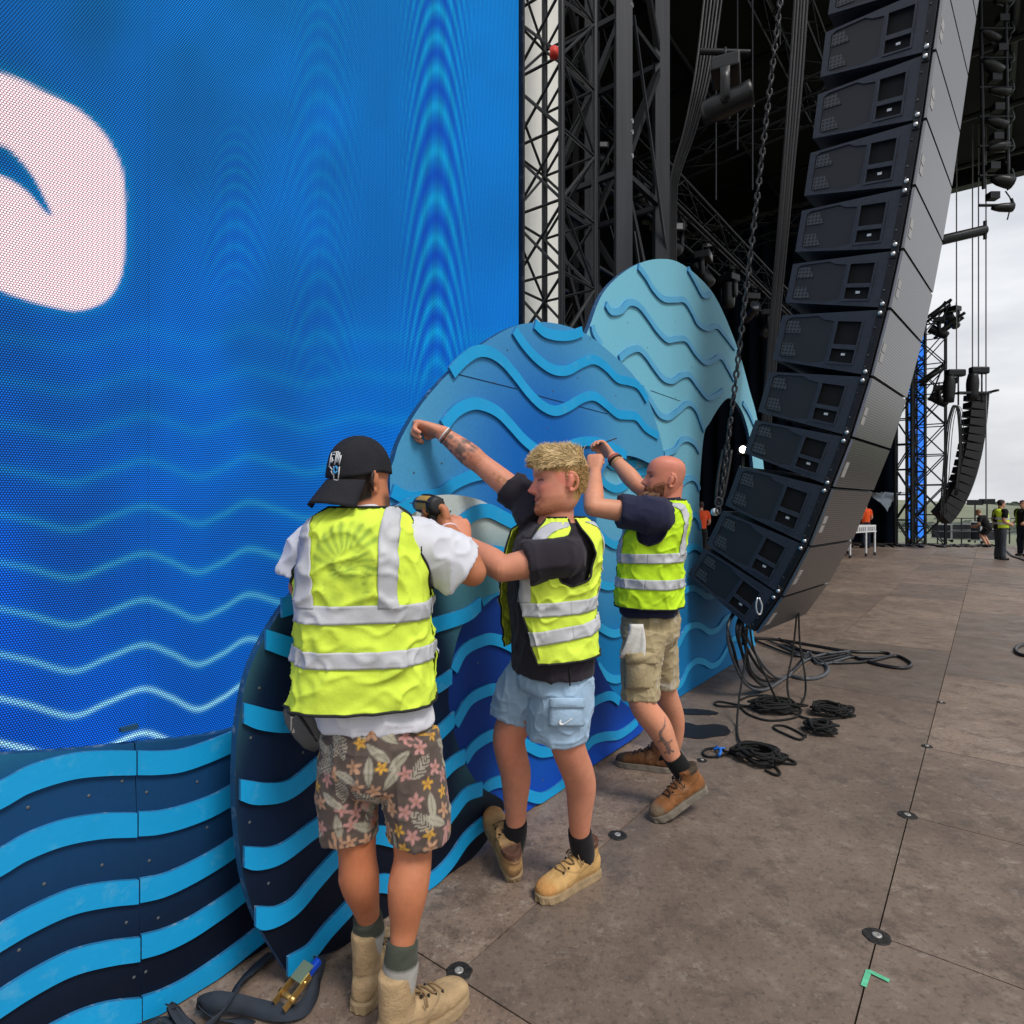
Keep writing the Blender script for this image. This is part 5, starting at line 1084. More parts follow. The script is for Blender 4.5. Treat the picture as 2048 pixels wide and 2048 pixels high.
    def floral(V, N):
        C = np.tile(np.array(S(92, 80, 74)), (len(V), 1))*(1+.06*fbm(V*30, 3, 2))[:, None]; rg = np.random.default_rng(12); cs = []
        order = rg.permutation(len(V))
        for i in order:
            if all(np.linalg.norm(V[i]-V[j]) > .037 for j in cs): cs.append(i)
            if len(cs) > 190: break
        pal = [S(206, 158, 66), S(186, 138, 132), S(182, 142, 114), S(170, 164, 146), S(206, 166, 70)]
        for q, i in enumerate(cs):
            D = V-V[i]; near = np.where((D*D).sum(1) < .0036)[0]; n0 = N[i]; t1 = np.cross(n0, (0, 0, 1.)); t1 /= np.linalg.norm(t1)+1e-9; t2 = np.cross(n0, t1); a0 = rg.uniform(0, 6.28)
            a = D[near]@t1; b = D[near]@t2; a, b = a*math.cos(a0)-b*math.sin(a0), a*math.sin(a0)+b*math.cos(a0); r_ = np.hypot(a, b); ph = np.arctan2(b, a); kind = q % 5
            if kind in (0, 1, 2):
                R_ = (.025 if kind else .021)*(.72+.28*np.cos(5*ph)); m_ = np.clip((R_-r_)/.003, 0, 1); C[near] = blend(C[near], m_, pal[kind]); C[near] = blend(C[near], np.exp(-(r_/.0045)**2)*.7, S(150, 96, 50)); C[near] = blend(C[near], m_*.3*(np.cos(5*ph) < -.6), S(120, 80, 70))
            elif kind == 3:
                m_ = np.clip((.015*(1-(a/.044)**2)-np.abs(b))/.003, 0, 1)*(np.abs(a) < .044); C[near] = blend(C[near], m_*.95, pal[3]); C[near] = blend(C[near], m_*(np.abs(b) < .0015)*.6, S(110, 104, 90))
            else:
                m_ = (np.abs(b) < .022*(1-(a/.046)**2))*(np.abs(a) < .046)*(np.sin((a-np.abs(b)*.9)*620) > -.1); C[near] = blend(C[near], m_*.8, S(176, 170, 154))
        return C
    cloth(p, 'shorts', pel, .0045, floral, .0036, 33, (14, 14, 6), it=4)
    V, Fc = box(P(786, 1448, 1.715), (.125, .012, .035), (Vector((1, 0, .05)).normalized(), Vector((0, 1, 0)), UP)); 
    # socks and boots
    olive, grey = S(66, 70, 60), S(160, 158, 152)
    for a, ft, k in ((aL, footL, kL), (aR, footR, kR)):
        sk = lambda V, a=a: np.where((V[:, 2] > a.z-.022)[:, None], np.array(olive), np.array(grey))*(1+.18*fbm(V*60, 2, 2))[:, None]
        sock(p, [a+(k-a).normalized()*.03, a, a.lerp(ft, .25), ft], [.045, .047, .05, .03], sk)
    tan = S(172, 146, 110)
    boot(p, (-.462, 1.892, 0), (.1, .99, 0), UP, .225, tan, SOLE1, LACE, 1.0, lean=(.0, 0)); boot(p, (-.362, 1.722, 0), (.66, .75, 0), UP, .225, tan, SOLE1, LACE, 1.02)
    # cap worn backwards
    c, r, fv, u = fr; CAPM = M('charcoal_cap_cloth', (.021, .021, .026), .85, 0, .15, 20, bump=.3, bscale=300, spec=.15)
    q = catmull(HP, 4); rings = []; th = np.arange(40)*2*math.pi/40
    for v, yf, yb, wd in q:
        tl = .0
        if v < .012: continue
        cs, sn = np.cos(th), np.sin(th); e = .9; x = np.sign(cs)*np.abs(cs)**e*(wd+.011); y = np.where(sn > 0, yf+.008, -yb+.014)*np.sign(sn)*np.abs(sn)**e
        k_ = math.sqrt(max(0., 1-(max(v, 0)/.1175)**2.3)); wd = .0765*k_+.0005; yf = .091*k_; yb = -.099*k_
        x = np.sign(cs)*np.abs(cs)**e*(wd+.011*k_); y = np.where(sn > 0, yf+.008*k_, -yb+.014*k_)*np.sign(sn)*np.abs(sn)**e
        vv = v*1.09+.002-.030*np.clip(-sn, 0, 1)*np.clip((.06-v)/.05, 0, 1)+.006*(1-np.cos(6*th))*0
        rings.append(np.array(c)+np.outer(x, r)+np.outer(y, fv)+np.outer(vv+np.zeros(40), u))
    cap = mk('cap', *loft(rings), CAPM, p)
    Vb = []; nb, mb = 17, 8
    for j in range(mb+1):
        for i in range(nb):
            t = -1+2*i/(nb-1); a = t*1.02; ext = .066*(j/mb)*math.cos(a*.72)**.6
            base = -fv*(.108*math.cos(a))+r*(.083*math.sin(a)); dirv = (-fv*1.0+r*(.32*math.sin(a))).normalized()
            q_ = c+base+dirv*ext+u*(-.014-.072*(j/mb)**1.05*(.75+.25*math.cos(a))-.02*(abs(t)**2)*(j/mb)); Vb.append(q_)
    V, Fc = grid(np.array([tuple(v) for v in Vb]), mb+1, nb); bo = mk('brim', V, Fc, CAPM, cap); sm = bo.modifiers.new('t', 'SOLIDIFY'); sm.thickness = .005
    # small white embroidery of a hand and tiles on the back of the cap
    EMB = M('pale_embroidery', (.55, .57, .6), .8, 0, .2, 60); BL = M('blue_embroidery', (.05, .3, .6), .8)
    def onc(sx, sv):   # angle across the back, height
        a = sx*1.35+.18; k_ = math.sqrt(max(0, 1-(max(sv, 0)/.128)**2.3))*1.015; return c-fv*(.113*k_*math.cos(a))+r*(.0885*k_*math.sin(a))+u*(sv*1.2)
    o_ = .0
    lines = [[(-.30, .055), (-.30, .02)], [(-.30, .055), (-.08, .057)], [(-.24, .05), (-.15, .05)], [(-.22, .043), (-.2, .03)], [(-.28, .03), (-.16, .036)], [(-.26, .02), (-.16, .012)], [(-.10, .055), (-.1, .025)], [(-.05, .058), (-.055, .03)], [(0, .055), (-.01, .03)], [(.05, .048), (.03, .025)], [(-.12, .02), (-.1, -.012)], [(.04, .02), (.02, -.014)], [(-.1, -.012), (.02, -.014)], [(-.2, .01), (-.14, .0)]]
    for ln in lines: mk('embroidery', *tube([onc(*t_)-fv*.001 for t_ in ln], .0019, 5, 2), EMB, cap)
    mk('embroidery', *tube([onc(-.06+.05*math.cos(t_), .012+.008*math.sin(t_))-fv*.0015 for t_ in np.linspace(0, 6, 9)], .003, 5, 2), BL, cap)
    # wristband
    wd_ = (wrR-elR).normalized(); a_ = wd_.orthogonal().normalized(); b_ = wd_.cross(a_)
    mk('wristband', *tube([wrR-wd_*.012+(a_*math.cos(t_)+b_*math.sin(t_))*.032 for t_ in np.arange(14)*2*math.pi/14], .0042, 6, 1, closed=True), M('pink_band', S(226, 196, 204), .6), p)
    return wrR, dirR
wrR1, dirR1 = person1()
# grey waist bag behind the capped man's hip, with a karabiner of keys
bagm = M('grey_bag_canvas', S(92, 92, 92), .85, 0, .15, 12, bump=.3, bscale=250)
bag = empty('waist_bag', P(615, 1460, 1.93), 'grey canvas waist bag hanging at the capped man\'s left hip', 'bag')
a = np.arange(20)*2*math.pi/20; rings = []
for t, (px, py, sx, sy) in enumerate(((612, 1402, .035, .03), (608, 1416, .062, .04), (616, 1440, .066, .045), (628, 1466, .058, .046), (638, 1486, .044, .04), (642, 1497, .02, .02))):
    c = P(px, py, 1.94); rings.append(np.array([tuple(c+Vector((sx*math.copysign(abs(math.cos(t_))**.7, math.cos(t_)), sy*math.copysign(abs(math.sin(t_))**.7, math.sin(t_)), .006*math.sin(3*t_)))) for t_ in a]))
mk('pouch', *loft(rings), bagm, bag); mk('zip', *tube([P(590, 1420, 1.895), P(612, 1450, 1.893), P(634, 1482, 1.9)], .004, 6, 4), RUBBER, bag)
mk('strap', *tube([P(612, 1404, 1.95), P(600, 1392, 1.97), P(660, 1395, 2.02)], .012, 8, 4), RUBBER, bag)
ky = empty('key_ring', P(584, 1425, 1.9), 'bunch of keys clipped beside the grey waist bag', 'keys')
mk('karabiner', *tube([P(583, 1414, 1.9), P(590, 1420, 1.9), P(588, 1430, 1.9), P(581, 1428, 1.9)], .004, 6, 3, closed=True), BLACKMET, ky)
for k in range(2): V, Fc = box(P(584+3*k, 1446+5*k, 1.9), (.008, .003, .045)); mk('key', V, Fc, ALU, ky, smooth=False)
# ---------------------------------------------------------------- cordless drill
def drill():
    tip, rear = P(820, 1006, 2.29), P(872, 1011, 2.135); d = (tip-rear).normalized(); L = (tip-rear).length
    r = empty('cordless_drill', rear, 'yellow and black cordless drill held up by the capped man', 'drill'); yel = M('drill_yellow', S(176, 142, 62), .5, 0, .1, 20, wear=(S(90, 75, 45), .5, 40)); blk = M('drill_black', (.02, .02, .022), .55)
    u = d.orthogonal().normalized(); v = d.cross(u); a = np.arange(18)*2*math.pi/18
    def lathe(prof): return loft([np.array([tuple(rear+d*z+(u*math.cos(t)+v*math.sin(t))*q) for t in a]) for z, q in prof])
    mk('motor_housing', *lathe([(.012, .031), (.02, .034), (.09, .034), (.1, .031)]), yel, r); mk('rear_cap', *lathe([(-.016, .02), (-.012, .029), (.0, .033), (.014, .0335)]), blk, r)
    for k in range(6): t = k*math.pi/3; mk('grip_rib', *tube([rear+d*.0+(u*math.cos(t)+v*math.sin(t))*.033, rear+d*.05+(u*math.cos(t)+v*math.sin(t))*.0355, rear+d*.09+(u*math.cos(t)+v*math.sin(t))*.033], .0045, 6, 3), blk, r)
    mk('clutch_ring', *lathe([(.1, .03), (.104, .029), (.118, .029), (.122, .025)]), M('clutch_blue_grey', S(70, 96, 120), .5), r)
    mk('chuck', *lathe([(.122, .021), (.135, .021), (.15, .014), (.155, .008)]), blk, r); mk('bit', *lathe([(.155, .0035), (L, .003)]), ALU, r)
    h0 = rear+d*.03-UP*.02; h1 = rear+d*.005-UP*.14
    mk('handle', *tube([h0, h0.lerp(h1, .5), h1], [.021, .019, .02], 12, 4), blk, r)
    V, Fc = box(h1-UP*.025, (.06, .09, .05), (d.cross(UP).normalized(), nrm((d.x, d.y, 0)), UP)); bevel_obj(mk('battery', V, Fc, yel, r, smooth=False), .008)
drill()
# ---------------------------------------------------------------- person 2: blond man with tattooed arm
def person2():
    z = 2.42; f = nrm((-.93, -.37, 0))
    p = empty('person', (.16, 2.5, 0), 'smiling blond man in hi-vis vest and pale blue shorts, tattooed arm reaching out', 'person')
    def sec(y, cx, rx, ry, rb=None): return (P(cx, y, z), rx, ry, rb or ry)
    secs = [sec(1316, 1103, .190, .150), sec(1290, 1101, .186, .148), sec(1250, 1097, .180, .146), sec(1190, 1094, .178, .146), sec(1130, 1101, .188, .150), sec(1085, 1108, .182, .142), sec(1058, 1112, .158, .120), sec(1043, 1115, .115, .092), sec(1030, 1117, .074, .070), sec(1016, 1119, .060, .060)]
    fn = torso_fn(secs, f)
    shL, elL, wrL = P(1130, 1112, 2.25), P(1005, 1138, 2.22), P(929, 1086, 2.37); shR, elR, wrR = P(1058, 1006, 2.56), P(962, 928, 2.62), P(880, 863, 2.60)
    fr = head_frame(P(1119, 960, 2.40), (-.985, -.16, -.05), .04)
    body = [shell(fn, fn.h0+.04, fn.h1-.03, -.036, 32, 20)]+head_mesh(fr, 1.09, 1.08, 1.2, 1.)
    body.append(limb([P(1112, 1050, 2.42), P(1116, 1015, 2.41), P(1124, 975, 2.41)], [.075, .062, .062]))
    body += arm(shL, elL, wrL, .062, .047, .031)+arm(shR, elR, wrR, .058, .045, .031)
    body += hand(wrR, (-.82, .1, .22), (-.1, -.35, -1.), -1, (1.3, 1.35, .9), thumb=(.5, .9), s=1.18)
    body += hand(wrL, (-.22, .35, .9), (-.5, .75, -.1), 1, (.55, .95, .6), thumb=(.3, .4), s=1.02)
    hipL, hipR = P(1118, 1365, 2.36), P(1068, 1362, 2.47)
    kL, aL = P(1136, 1492, 2.38), P(1160, 1668, 2.535); kR, aR = P(1018, 1476, 2.49), P(1031, 1650, 2.585)
    ftL = Vector((.303, 2.565, .08)); ftR = Vector((.005, 2.60, .10))
    body.append(limb([P(1100, 1290, 2.42), P(1096, 1340, 2.42), P(1094, 1385, 2.42)], [.1, .11, .08]))
    for hip, k, a, ft, cs_ in ((hipL, kL, aL, ftL, (1160, 1562, 2.47)), (hipR, kR, aR, ftR, (1031, 1546, 2.54))):
        body.append(limb([hip, hip.lerp(k, .5), k, P(*cs_), P(*cs_).lerp(a, .55), a, ft], [.078, .078, .066, .063, .050, .040, .03], per=8))
    me = fuse(body, .0038, 1); V = co(me); C = skin_cols(V, S(208, 140, 112), 1.); x, y, v = hloc(V, fr, 1.09)
    hd = ((np.abs(x) < .1)*(np.abs(y) < .135)*(v > -.14)*(v < .13)).astype(float)
    C = blend(C, hd*.5, S(216, 146, 126)); C = blend(C, hd*np.exp(-(x/.03)**2-((v+.03)/.02)**2)*(y > .06)*.6, S(214, 110, 96)); C = blend(C, hd*np.exp(-((np.abs(x)-.045)/.02)**2-((v+.03)/.02)**2)*(y > .02)*.55, S(220, 118, 104))
    beard = hd*np.clip((-.052-v)/.012, 0, 1)*np.clip((y+.005)/.02, 0, 1)*(1-np.exp(-((v+.073)/.009)**2)*(np.abs(x) < .026)); stash = hd*np.exp(-((v+.059)/.006)**2)*(np.abs(x) < .03)*(y > .06)
    C = blend(C, (beard*.42+stash*.35)*(.75+.3*vnoise(V*220, 2)), S(166, 98, 58))
    C = blend(C, hd*np.exp(-((v+.075-.42*np.abs(x))/.0042)**2)*(np.abs(x) < .036)*(y > .035), S(112, 50, 46)); C = blend(C, hd*np.exp(-((np.abs(x)-.036-.25*(-.05-v))/.004)**2)*(v < -.035)*(v > -.078)*(y > .03)*.5, S(150, 84, 70)); C = blend(C, hd*np.exp(-((v+.067)/.004)**2)*(np.abs(x) < .02)*(y > .06)*.5, S(200, 104, 98))  # mouth line and smile folds: crease shade painted into the skin colour
    C = blend(C, hd*np.exp(-((v-.002+.1*(np.abs(x)-.03)**2*90)/.0035)**2)*(np.abs(np.abs(x)-.032) < .016)*(y > .04), S(70, 46, 40)); C = blend(C, hd*np.exp(-((v-.021)/.006)**2)*(np.abs(np.abs(x)-.03) < .02)*(y > .04)*.6, S(170, 118, 76))
    C = blend(C, hd*((v > .012+.35*np.clip(-y+.02, -.1, .03))*(y < .03)+(v > .062)+((y < -.03)*(v > -.075))).clip(0, 1)*.85*(1-(np.abs(x) > .074)*(v < .02)*(y > -.03)), S(176, 140, 84))
    C = blend(C, hd*(np.abs(x) > .071)*(v < .025)*(v > -.05)*.5, S(214, 112, 98))
    # tattoos on the outstretched right arm
    tA = np.clip(((V-np.array(wrR))@np.array((elR-wrR)))/(elR-wrR).length_squared, -1, 2); dA_ = seg_d(V, [wrR, elR, elR.lerp(shR, .55)]); on = dA_ < .07
    pat = fbm(V*55, 9, 3); ink = on*(tA > .1)*(tA < .78)*np.clip(.62+pat*1.0, 0, 1); C = blend(C, ink*.85, S(84, 80, 80))
    rose = on*np.clip(1.2-seg_d(V, [elR.lerp(wrR, .25), elR.lerp(wrR, -.02)])/.045, 0, 1)*(np.abs(vnoise(V*70, 4)) > .25)*(tA > .6); C = blend(C, rose*.85, S(44, 40, 40))
    fl = on*np.exp(-(np.linalg.norm(V-np.array(elR.lerp(wrR, .2)+Vector((0, -.04, 0))), axis=1)/.02)**2); C = blend(C, fl*.6, S(166, 96, 70))
    st_ = on*(seg_d(V, [elR.lerp(shR, .32)+Vector((0, -.045, .0)), elR.lerp(shR, .5)+Vector((0, -.045, .0))]) < .016)*(vnoise(V*120, 8) > .1); C = blend(C, st_*.6, S(150, 110, 60))
    kn = np.exp(-(np.linalg.norm(V-np.array(kL), axis=1)/.07)**2)+np.exp(-(np.linalg.norm(V-np.array(kR), axis=1)/.07)**2); C = blend(C, kn*.35, S(206, 116, 100))
    setcol(me, C); link('body', me, SKINM, p)
    # hair: tousled short blond
    pr = lambda x_, y_, v_: (v_ > .035 and y_ < .085-.25*max(0, .06-v_)) or (y_ < -.005 and v_ > .0) or (y_ < -.04 and v_ > -.045)
    Pp, Nn = head_pts(fr, 1.095, 7500, pr, 5); c_, r_, f_, u_ = fr
    rg = np.random.default_rng(8); dirs = []; Ls = []
    for q, nn in zip(Pp, Nn):
        hgt = (q-np.array(c_))@np.array(u_); swirl = np.array((vnoise([q*17], 3)[0], vnoise([q*17], 13)[0], vnoise([q*17], 23)[0]))
        dirs.append(nn*.22+np.array(f_)*.55*(1 if hgt > .05 else -.3)+np.array(u_)*(-.5 if hgt < .05 else -.05)+swirl*.55)
    top_ = [i for i, q in enumerate(Pp) if (q-np.array(c_))@np.array(u_) > .05]; low_ = [i for i in range(len(Pp)) if i not in set(top_)]
    h = strands('hair', p, [Pp[i] for i in top_], [dirs[i] for i in top_], .036, .0013, S(204, 178, 130), .42, 3, .28)
    strands('hair', p, [Pp[i] for i in low_], [dirs[i] for i in low_], .012, .0016, S(182, 146, 94), .25, 4, .4)
    pr2 = lambda x_, y_, v_: v_ < -.056 and y_ > -.005 and not (-.082 < v_ < -.064 and abs(x_) < .024)
    Pp, Nn = head_pts(fr, 1.097, 700, pr2, 6); strands('beard', p, Pp, [n_*.5+np.array((0, 0, -.8)) for n_ in Nn], .007, .0008, S(186, 122, 78), .3, 5, .5)
    # clothes
    tee = S(46, 42, 50); s1, s2 = shL.lerp(elL, .62), shR.lerp(elR, .42)
    pcs = [shell(fn, fn.h0-.045, fn.h1-.058, -.004, 48, 30), limb([P(1118, 1106, 2.36), shL, shL.lerp(elL, .35), s1], [.07, .080, .080, .080]), limb([P(1080, 1050, 2.48), shR, shR.lerp(elR, .25), s2], [.085, .08, .076, .076])]
    cloth(p, 't_shirt', pcs, .007, flat_col(tee, .08), .0052, 41, (9, 9, 9))
    hw = lambda y_: HC-z*(y_-HY)/F
    def gap(h):
        h = np.asarray(h, float); return np.interp(h, [hw(1300), hw(1284), hw(1225), hw(1167), hw(1120), hw(1070), hw(1035)], [.80, .74, .56, .36, .38, .46, .62])
    def tint2(V, C): return blend(C, np.clip(fbm(V*np.array((8, 8, 14)), 61, 4)-.3, 0, 1)*(V[:, 2] < 1.2)*.7, S(120, 140, 60))
    make_vest(p, fn, hw(1298), hw(1034), hw(1160), hw(1055), .66, gap, [(hw(1200), .05, -.012), (hw(1246), .05, -.03)], [(.115, 1, .02), (-.118, 1, -.02), (-.10, -1, .0), (.1, -1, 0)], LIME, 17, .022, .0055, hemdip=-.016, tint=tint2, atop=.12, apow=1.6)
    blue = S(160, 188, 214)
    pel = [limb([P(1103, 1285, z), P(1104, 1325, z), P(1102, 1375, z), P(1092, 1410, z)], [.11, .148, .158, .07], flat=(tuple(f), .88)), limb([P(1128, 1345, 2.38), P(1122, 1400, 2.37), P(1116, 1440, 2.38), P(1114, 1470, 2.385)], [.112, .12, .119, .116]), limb([P(1068, 1350, 2.46), P(1040, 1390, 2.48), P(1028, 1420, 2.49), P(1024, 1436, 2.49)], [.105, .102, .094, .09])]
    sh = cloth(p, 'shorts', pel, .005, flat_col(blue, .04), .0042, 51, (15, 15, 8), it=3)
    # cargo pocket with flap, zip and a small white tick
    n_ = nrm((.45, -.9, 0)); t_ = Vector((-n_.y, n_.x, 0)); pc = P(1140, 1425, 2.25)
    def patch(nm, px0, py0, px1, py1, zz, mat, par, bulge=.006):
        U, Vv = np.meshgrid(np.linspace(0, 1, 9), np.linspace(0, 1, 9)); pts = []
        for a_, b_ in zip(U.ravel(), Vv.ravel()):
            q = P(px0+(px1-px0)*a_, py0+(py1-py0)*b_, zz(a_)); pts.append(q+n_*bulge*(math.sin(math.pi*a_)*math.sin(math.pi*b_)))
        V, Fc = grid(np.array([tuple(q) for q in pts]), 9, 9); o = mk(nm, V, Fc, mat, par); m_ = o.modifiers.new('t', 'SOLIDIFY'); m_.thickness = .006; return o
    SB = M('pale_blue_nylon', blue, .75, 0, .05, 20, bump=.3, bscale=60); zz = lambda a_: 2.375-math.sqrt(max(.001, .131**2-((1098+68*a_-1024)/F*2.27-.177)**2))
    patch('pocket', 1098, 1408, 1166, 1452, zz, SB, sh); patch('pocket_flap', 1098, 1396, 1168, 1414, lambda a_: zz(a_)-.008, SB, sh)
    WT = M('white_print', (.8, .8, .8), .6)
    tick = catmull([(1122, 1440), (1120, 1445), (1123, 1449), (1130, 1447), (1144, 1437)], 5); k_ = len(tick)
    mk('printed_tick', *tube([P(x_, y_, zz((x_-1098)/68)-.012) for x_, y_ in tick], [.0012+.0045*math.sin(math.pi*min(1, (i_+1)/k_*1.35))*(1-i_/k_)+.0008 for i_ in range(k_)], 6, 1, flat=(n_, .2)), WT, sh)
    mk('zip', *tube([P(1138, 1335, 2.24), P(1140, 1352, 2.238), P(1140, 1372, 2.24)], .003, 6, 3), RUBBER, sh)
    for a, ft, k in ((aL, ftL, kL), (aR, ftR, kR)): sock(p, [a+(k-a).normalized()*.018, a, a.lerp(ft, .5), ft], [.047, .049, .050, .042], S(24, 23, 27))
    tanb = S(194, 156, 100)
    boot(p, (.351, 2.60, 0), (-.8, -.6, 0), UP, .165, tanb, SOLE1, LACE, 1.0, col2=S(190, 140, 84), collar=S(92, 64, 52))
    boot(p, (.012, 2.562, 0.005), (-.107, .235, .145), (.0, -.45, .9), .15, S(180, 142, 96), SOLE1, LACE, 1.0, col2=S(176, 130, 84), collar=S(92, 64, 52), lean=(.065, 0))
    wd_ = (wrR-elR).normalized(); a_ = wd_.orthogonal().normalized(); b_ = wd_.cross(a_)
    for off, r_, cm in ((-.02, .0345, M('white_beads', (.75, .74, .72), .5)), (-.032, .0352, M('brown_cord', (.1, .05, .03), .8))):
        for nm_ in ('bracelet',): mk(nm_, *tube([wrR+wd_*off+(a_*math.cos(t2)+b_*math.sin(t2))*r_ for t2 in np.arange(18)*2*math.pi/18], .0035, 6, 1, closed=True), cm, p)
person2()
# ---------------------------------------------------------------- person 3: bald bearded man
def person3():
    z = 3.3; f = nrm((-.94, .34, 0))
    p = empty('person', (.82, 3.35, 0), 'bald bearded man in hi-vis vest and khaki cargo shorts reaching up to the boards', 'person')
    def sec(y, cx, rx, ry, rb=None): return (P(cx, y, z), rx, ry, rb or ry)
    secs = [sec(1222, 1300, .176, .152), sec(1205, 1298, .178, .156), sec(1150, 1300, .174, .152), sec(1100, 1305, .178, .150), sec(1058, 1313, .186, .145), sec(1032, 1323, .176, .132), sec(1014, 1330, .135, .104), sec(1003, 1334, .085, .076), sec(994, 1336, .062, .064)]
    fn = torso_fn(secs, f)
    shL, elL, wrL = P(1308, 1032, 3.15), P(1186, 1014, 3.13), P(1190, 944, 3.32); shR, elR, wrR = P(1338, 1014, 3.44), P(1274, 970, 3.50), P(1223, 912, 3.64)
    fr = head_frame(P(1329, 957, 3.3), (-.985, .06, .12))
    body = [shell(fn, fn.h0+.03, fn.h1-.02, -.036, 32, 20)]+head_mesh(fr, 1.05, 1.02, 1.2)
    body.append(limb([P(1334, 1012, 3.31), P(1338, 990, 3.31), P(1342, 965, 3.31)], [.075, .066, .064]))
    body += arm(shL, elL, wrL, .062, .048, .032)+arm(shR, elR, wrR, .058, .046, .031)
    body += hand(wrL, (.08, .35, .9), (.3, .9, -.3), 1, (1.3, 1.3, .9), thumb=(.6, .9), s=1.08)
    body += hand(wrR, (-.55, .3, .75), (-.5, -.3, -.45), -1, (.7, 1.0, .6), thumb=(.6, .3), s=1.08)
    hipL, hipR = P(1288, 1262, 3.21), P(1312, 1258, 3.38); kL, aL = P(1284, 1404, 3.13), P(1347, 1516, 3.135); kR, aR = P(1330, 1378, 3.47), P(1344, 1498, 3.60)
    toe = Vector((.706, 3.045, 0.0)); heel = Vector((.975, 3.14, .105)); fd = (toe-heel).normalized(); upv = Vector((0, 0, 1)); ub = (upv-fd*upv.dot(fd)).normalized()
    ftL = heel+fd*.055+ub*.08; heelR = Vector((.915, 3.60, 0)); fdR = nrm((-.93, .36, 0)); ftR = heelR+fdR*.055+UP*.08
    body.append(limb([P(1300, 1215, z), P(1300, 1250, z), P(1300, 1285, z)], [.1, .11, .08]))
    body.append(limb([hipL, hipL.lerp(kL, .5), kL, P(1316, 1452, 3.13), P(1334, 1488, 3.133), aL, ftL], [.075, .078, .068, .066, .052, .043, .03], per=8))
    body.append(limb([hipR, hipR.lerp(kR, .5), kR, P(1347, 1440, 3.55), aR, ftR], [.072, .074, .064, .062, .042, .03], per=8))
    me = fuse(body, .0042, 1); V = co(me); C = skin_cols(V, S(208, 144, 114), 1.); x, y, v = hloc(V, fr, 1.05)
    hd = ((np.abs(x) < .1)*(np.abs(y) < .135)*(v > -.14)*(v < .13)).astype(float)
    C = blend(C, hd*.75, S(206, 124, 102)); C = blend(C, hd*np.clip((v-.03)/.03, 0, 1)*.5, S(214, 130, 110)); C = blend(C, hd*np.clip((.06-np.abs(v-.02))/.02, 0, 1)*(y < .03)*.35*(np.abs(x) < .071), S(170, 120, 100))
    C = blend(C, hd*np.exp(-((v-.001)/.004)**2)*(np.abs(np.abs(x)-.032) < .014)*(y > .04), S(64, 44, 40)); C = blend(C, hd*np.exp(-((v-.022)/.005)**2)*(np.abs(np.abs(x)-.03) < .02)*(y > .04)*.7, S(140, 84, 60))
    C = blend(C, hd*np.clip((np.where(y < .055, -.014-.35*y, -.048)-v)/.008, 0, 1)*np.clip((y-.004)/.012, 0, 1)*.92*(1-np.exp(-((v+.073)/.006)**2)*(np.abs(x) < .02)), S(116, 70, 46))
    # lizard tattoo down the left calf, seen from the side
    cam_ = np.array((0, 0, HC)); PXx = 1024+F*V[:, 0]/V[:, 1]; PYy = HY-F*(V[:, 2]-HC)/V[:, 1]
    ln = catmull([(1330, 1434), (1329, 1452), (1321, 1466), (1324, 1478), (1333, 1488), (1337, 1498), (1338, 1506)], 6); q = np.c_[PXx, PYy]; d = np.full(len(V), 99.); wd = np.full(len(V), 1.)
    for i in range(len(ln)):
        di = np.hypot(q[:, 0]-ln[i, 0], q[:, 1]-ln[i, 1]); w_ = np.interp(i/len(ln), [0, .3, .6, .8, 1], [.8, 3.2, 4.6, 5.0, 3.]); d = np.minimum(d, di/w_)
    for l0, l1 in (((1326, 1479), (1316, 1484)), ((1336, 1487), (1343, 1481)), ((1337, 1500), (1330, 1506)), ((1338, 1500), (1347, 1503))):
        for t in np.linspace(0, 1, 7): d = np.minimum(d, np.hypot(q[:, 0]-(l0[0]+(l1[0]-l0[0])*t), q[:, 1]-(l0[1]+(l1[1]-l0[1])*t))/2.)
    leg = seg_d(V, [kL, aL]) < .1; C = blend(C, leg*(V[:, 1] < 3.13)*np.clip((1.15-d)/.3, 0, 1)*(.75+.25*vnoise(V*150, 3)), S(82, 80, 84))
    setcol(me, C); link('body', me, SKINM, p)
    pr4 = lambda x_, y_, v_: -.08 < v_ < (-.05 if y_ > .055 else -.02-.35*y_) and y_ > .006 and not (-.078 < v_ < -.068 and abs(x_) < .02)
    Pp, Nn = head_pts(fr, 1.055, 1800, pr4, 19); strands('beard', p, Pp, [n_*.35+np.array((0, 0, -.85)) for n_ in Nn], .015, .0016, S(132, 82, 54), .35, 20, .3)
    pr2 = lambda x_, y_, v_: v_ < -.072 and y_ > .02 and not (-.078 < v_ < -.068 and abs(x_) < .02)
    Pp, Nn = head_pts(fr, 1.06, 1900, pr2, 16); fv = np.array(fr[2]); strands('beard', p, Pp, [n_*.55+np.array((0, 0, -.7))+fv*.6 for n_ in Nn], .048, .0026, S(112, 78, 54), .4, 15, .35)
    for sg in ():
        pr3 = lambda x_, y_, v_: -.04 < v_ < -.005 and .012 < y_ < .04 and x_*sg > .04
        Pp, Nn = head_pts(fr, 1.035, 200, pr3, 17); strands('sideburn', p, Pp, [n_*.4+np.array((0, 0, -.9)) for n_ in Nn], .012, .0015, S(128, 80, 54), .35, 18, .3)
    navy = S(36, 38, 62); s1, s2 = shL.lerp(elL, .58), shR.lerp(elR, .5)
    pcs = [shell(fn, fn.h0-.012, fn.h1-.002, -.004, 48, 30), limb([P(1322, 1040, 3.24), shL, shL.lerp(elL, .3), s1], [.105, .1, .09, .088]), limb([P(1336, 1030, 3.4), shR, s2], [.09, .085, .08])]
    cloth(p, 't_shirt', pcs, .008, flat_col(navy, .08), .0052, 71, (8, 8, 8))
    hw = lambda y_: HC-z*(y_-HY)/F
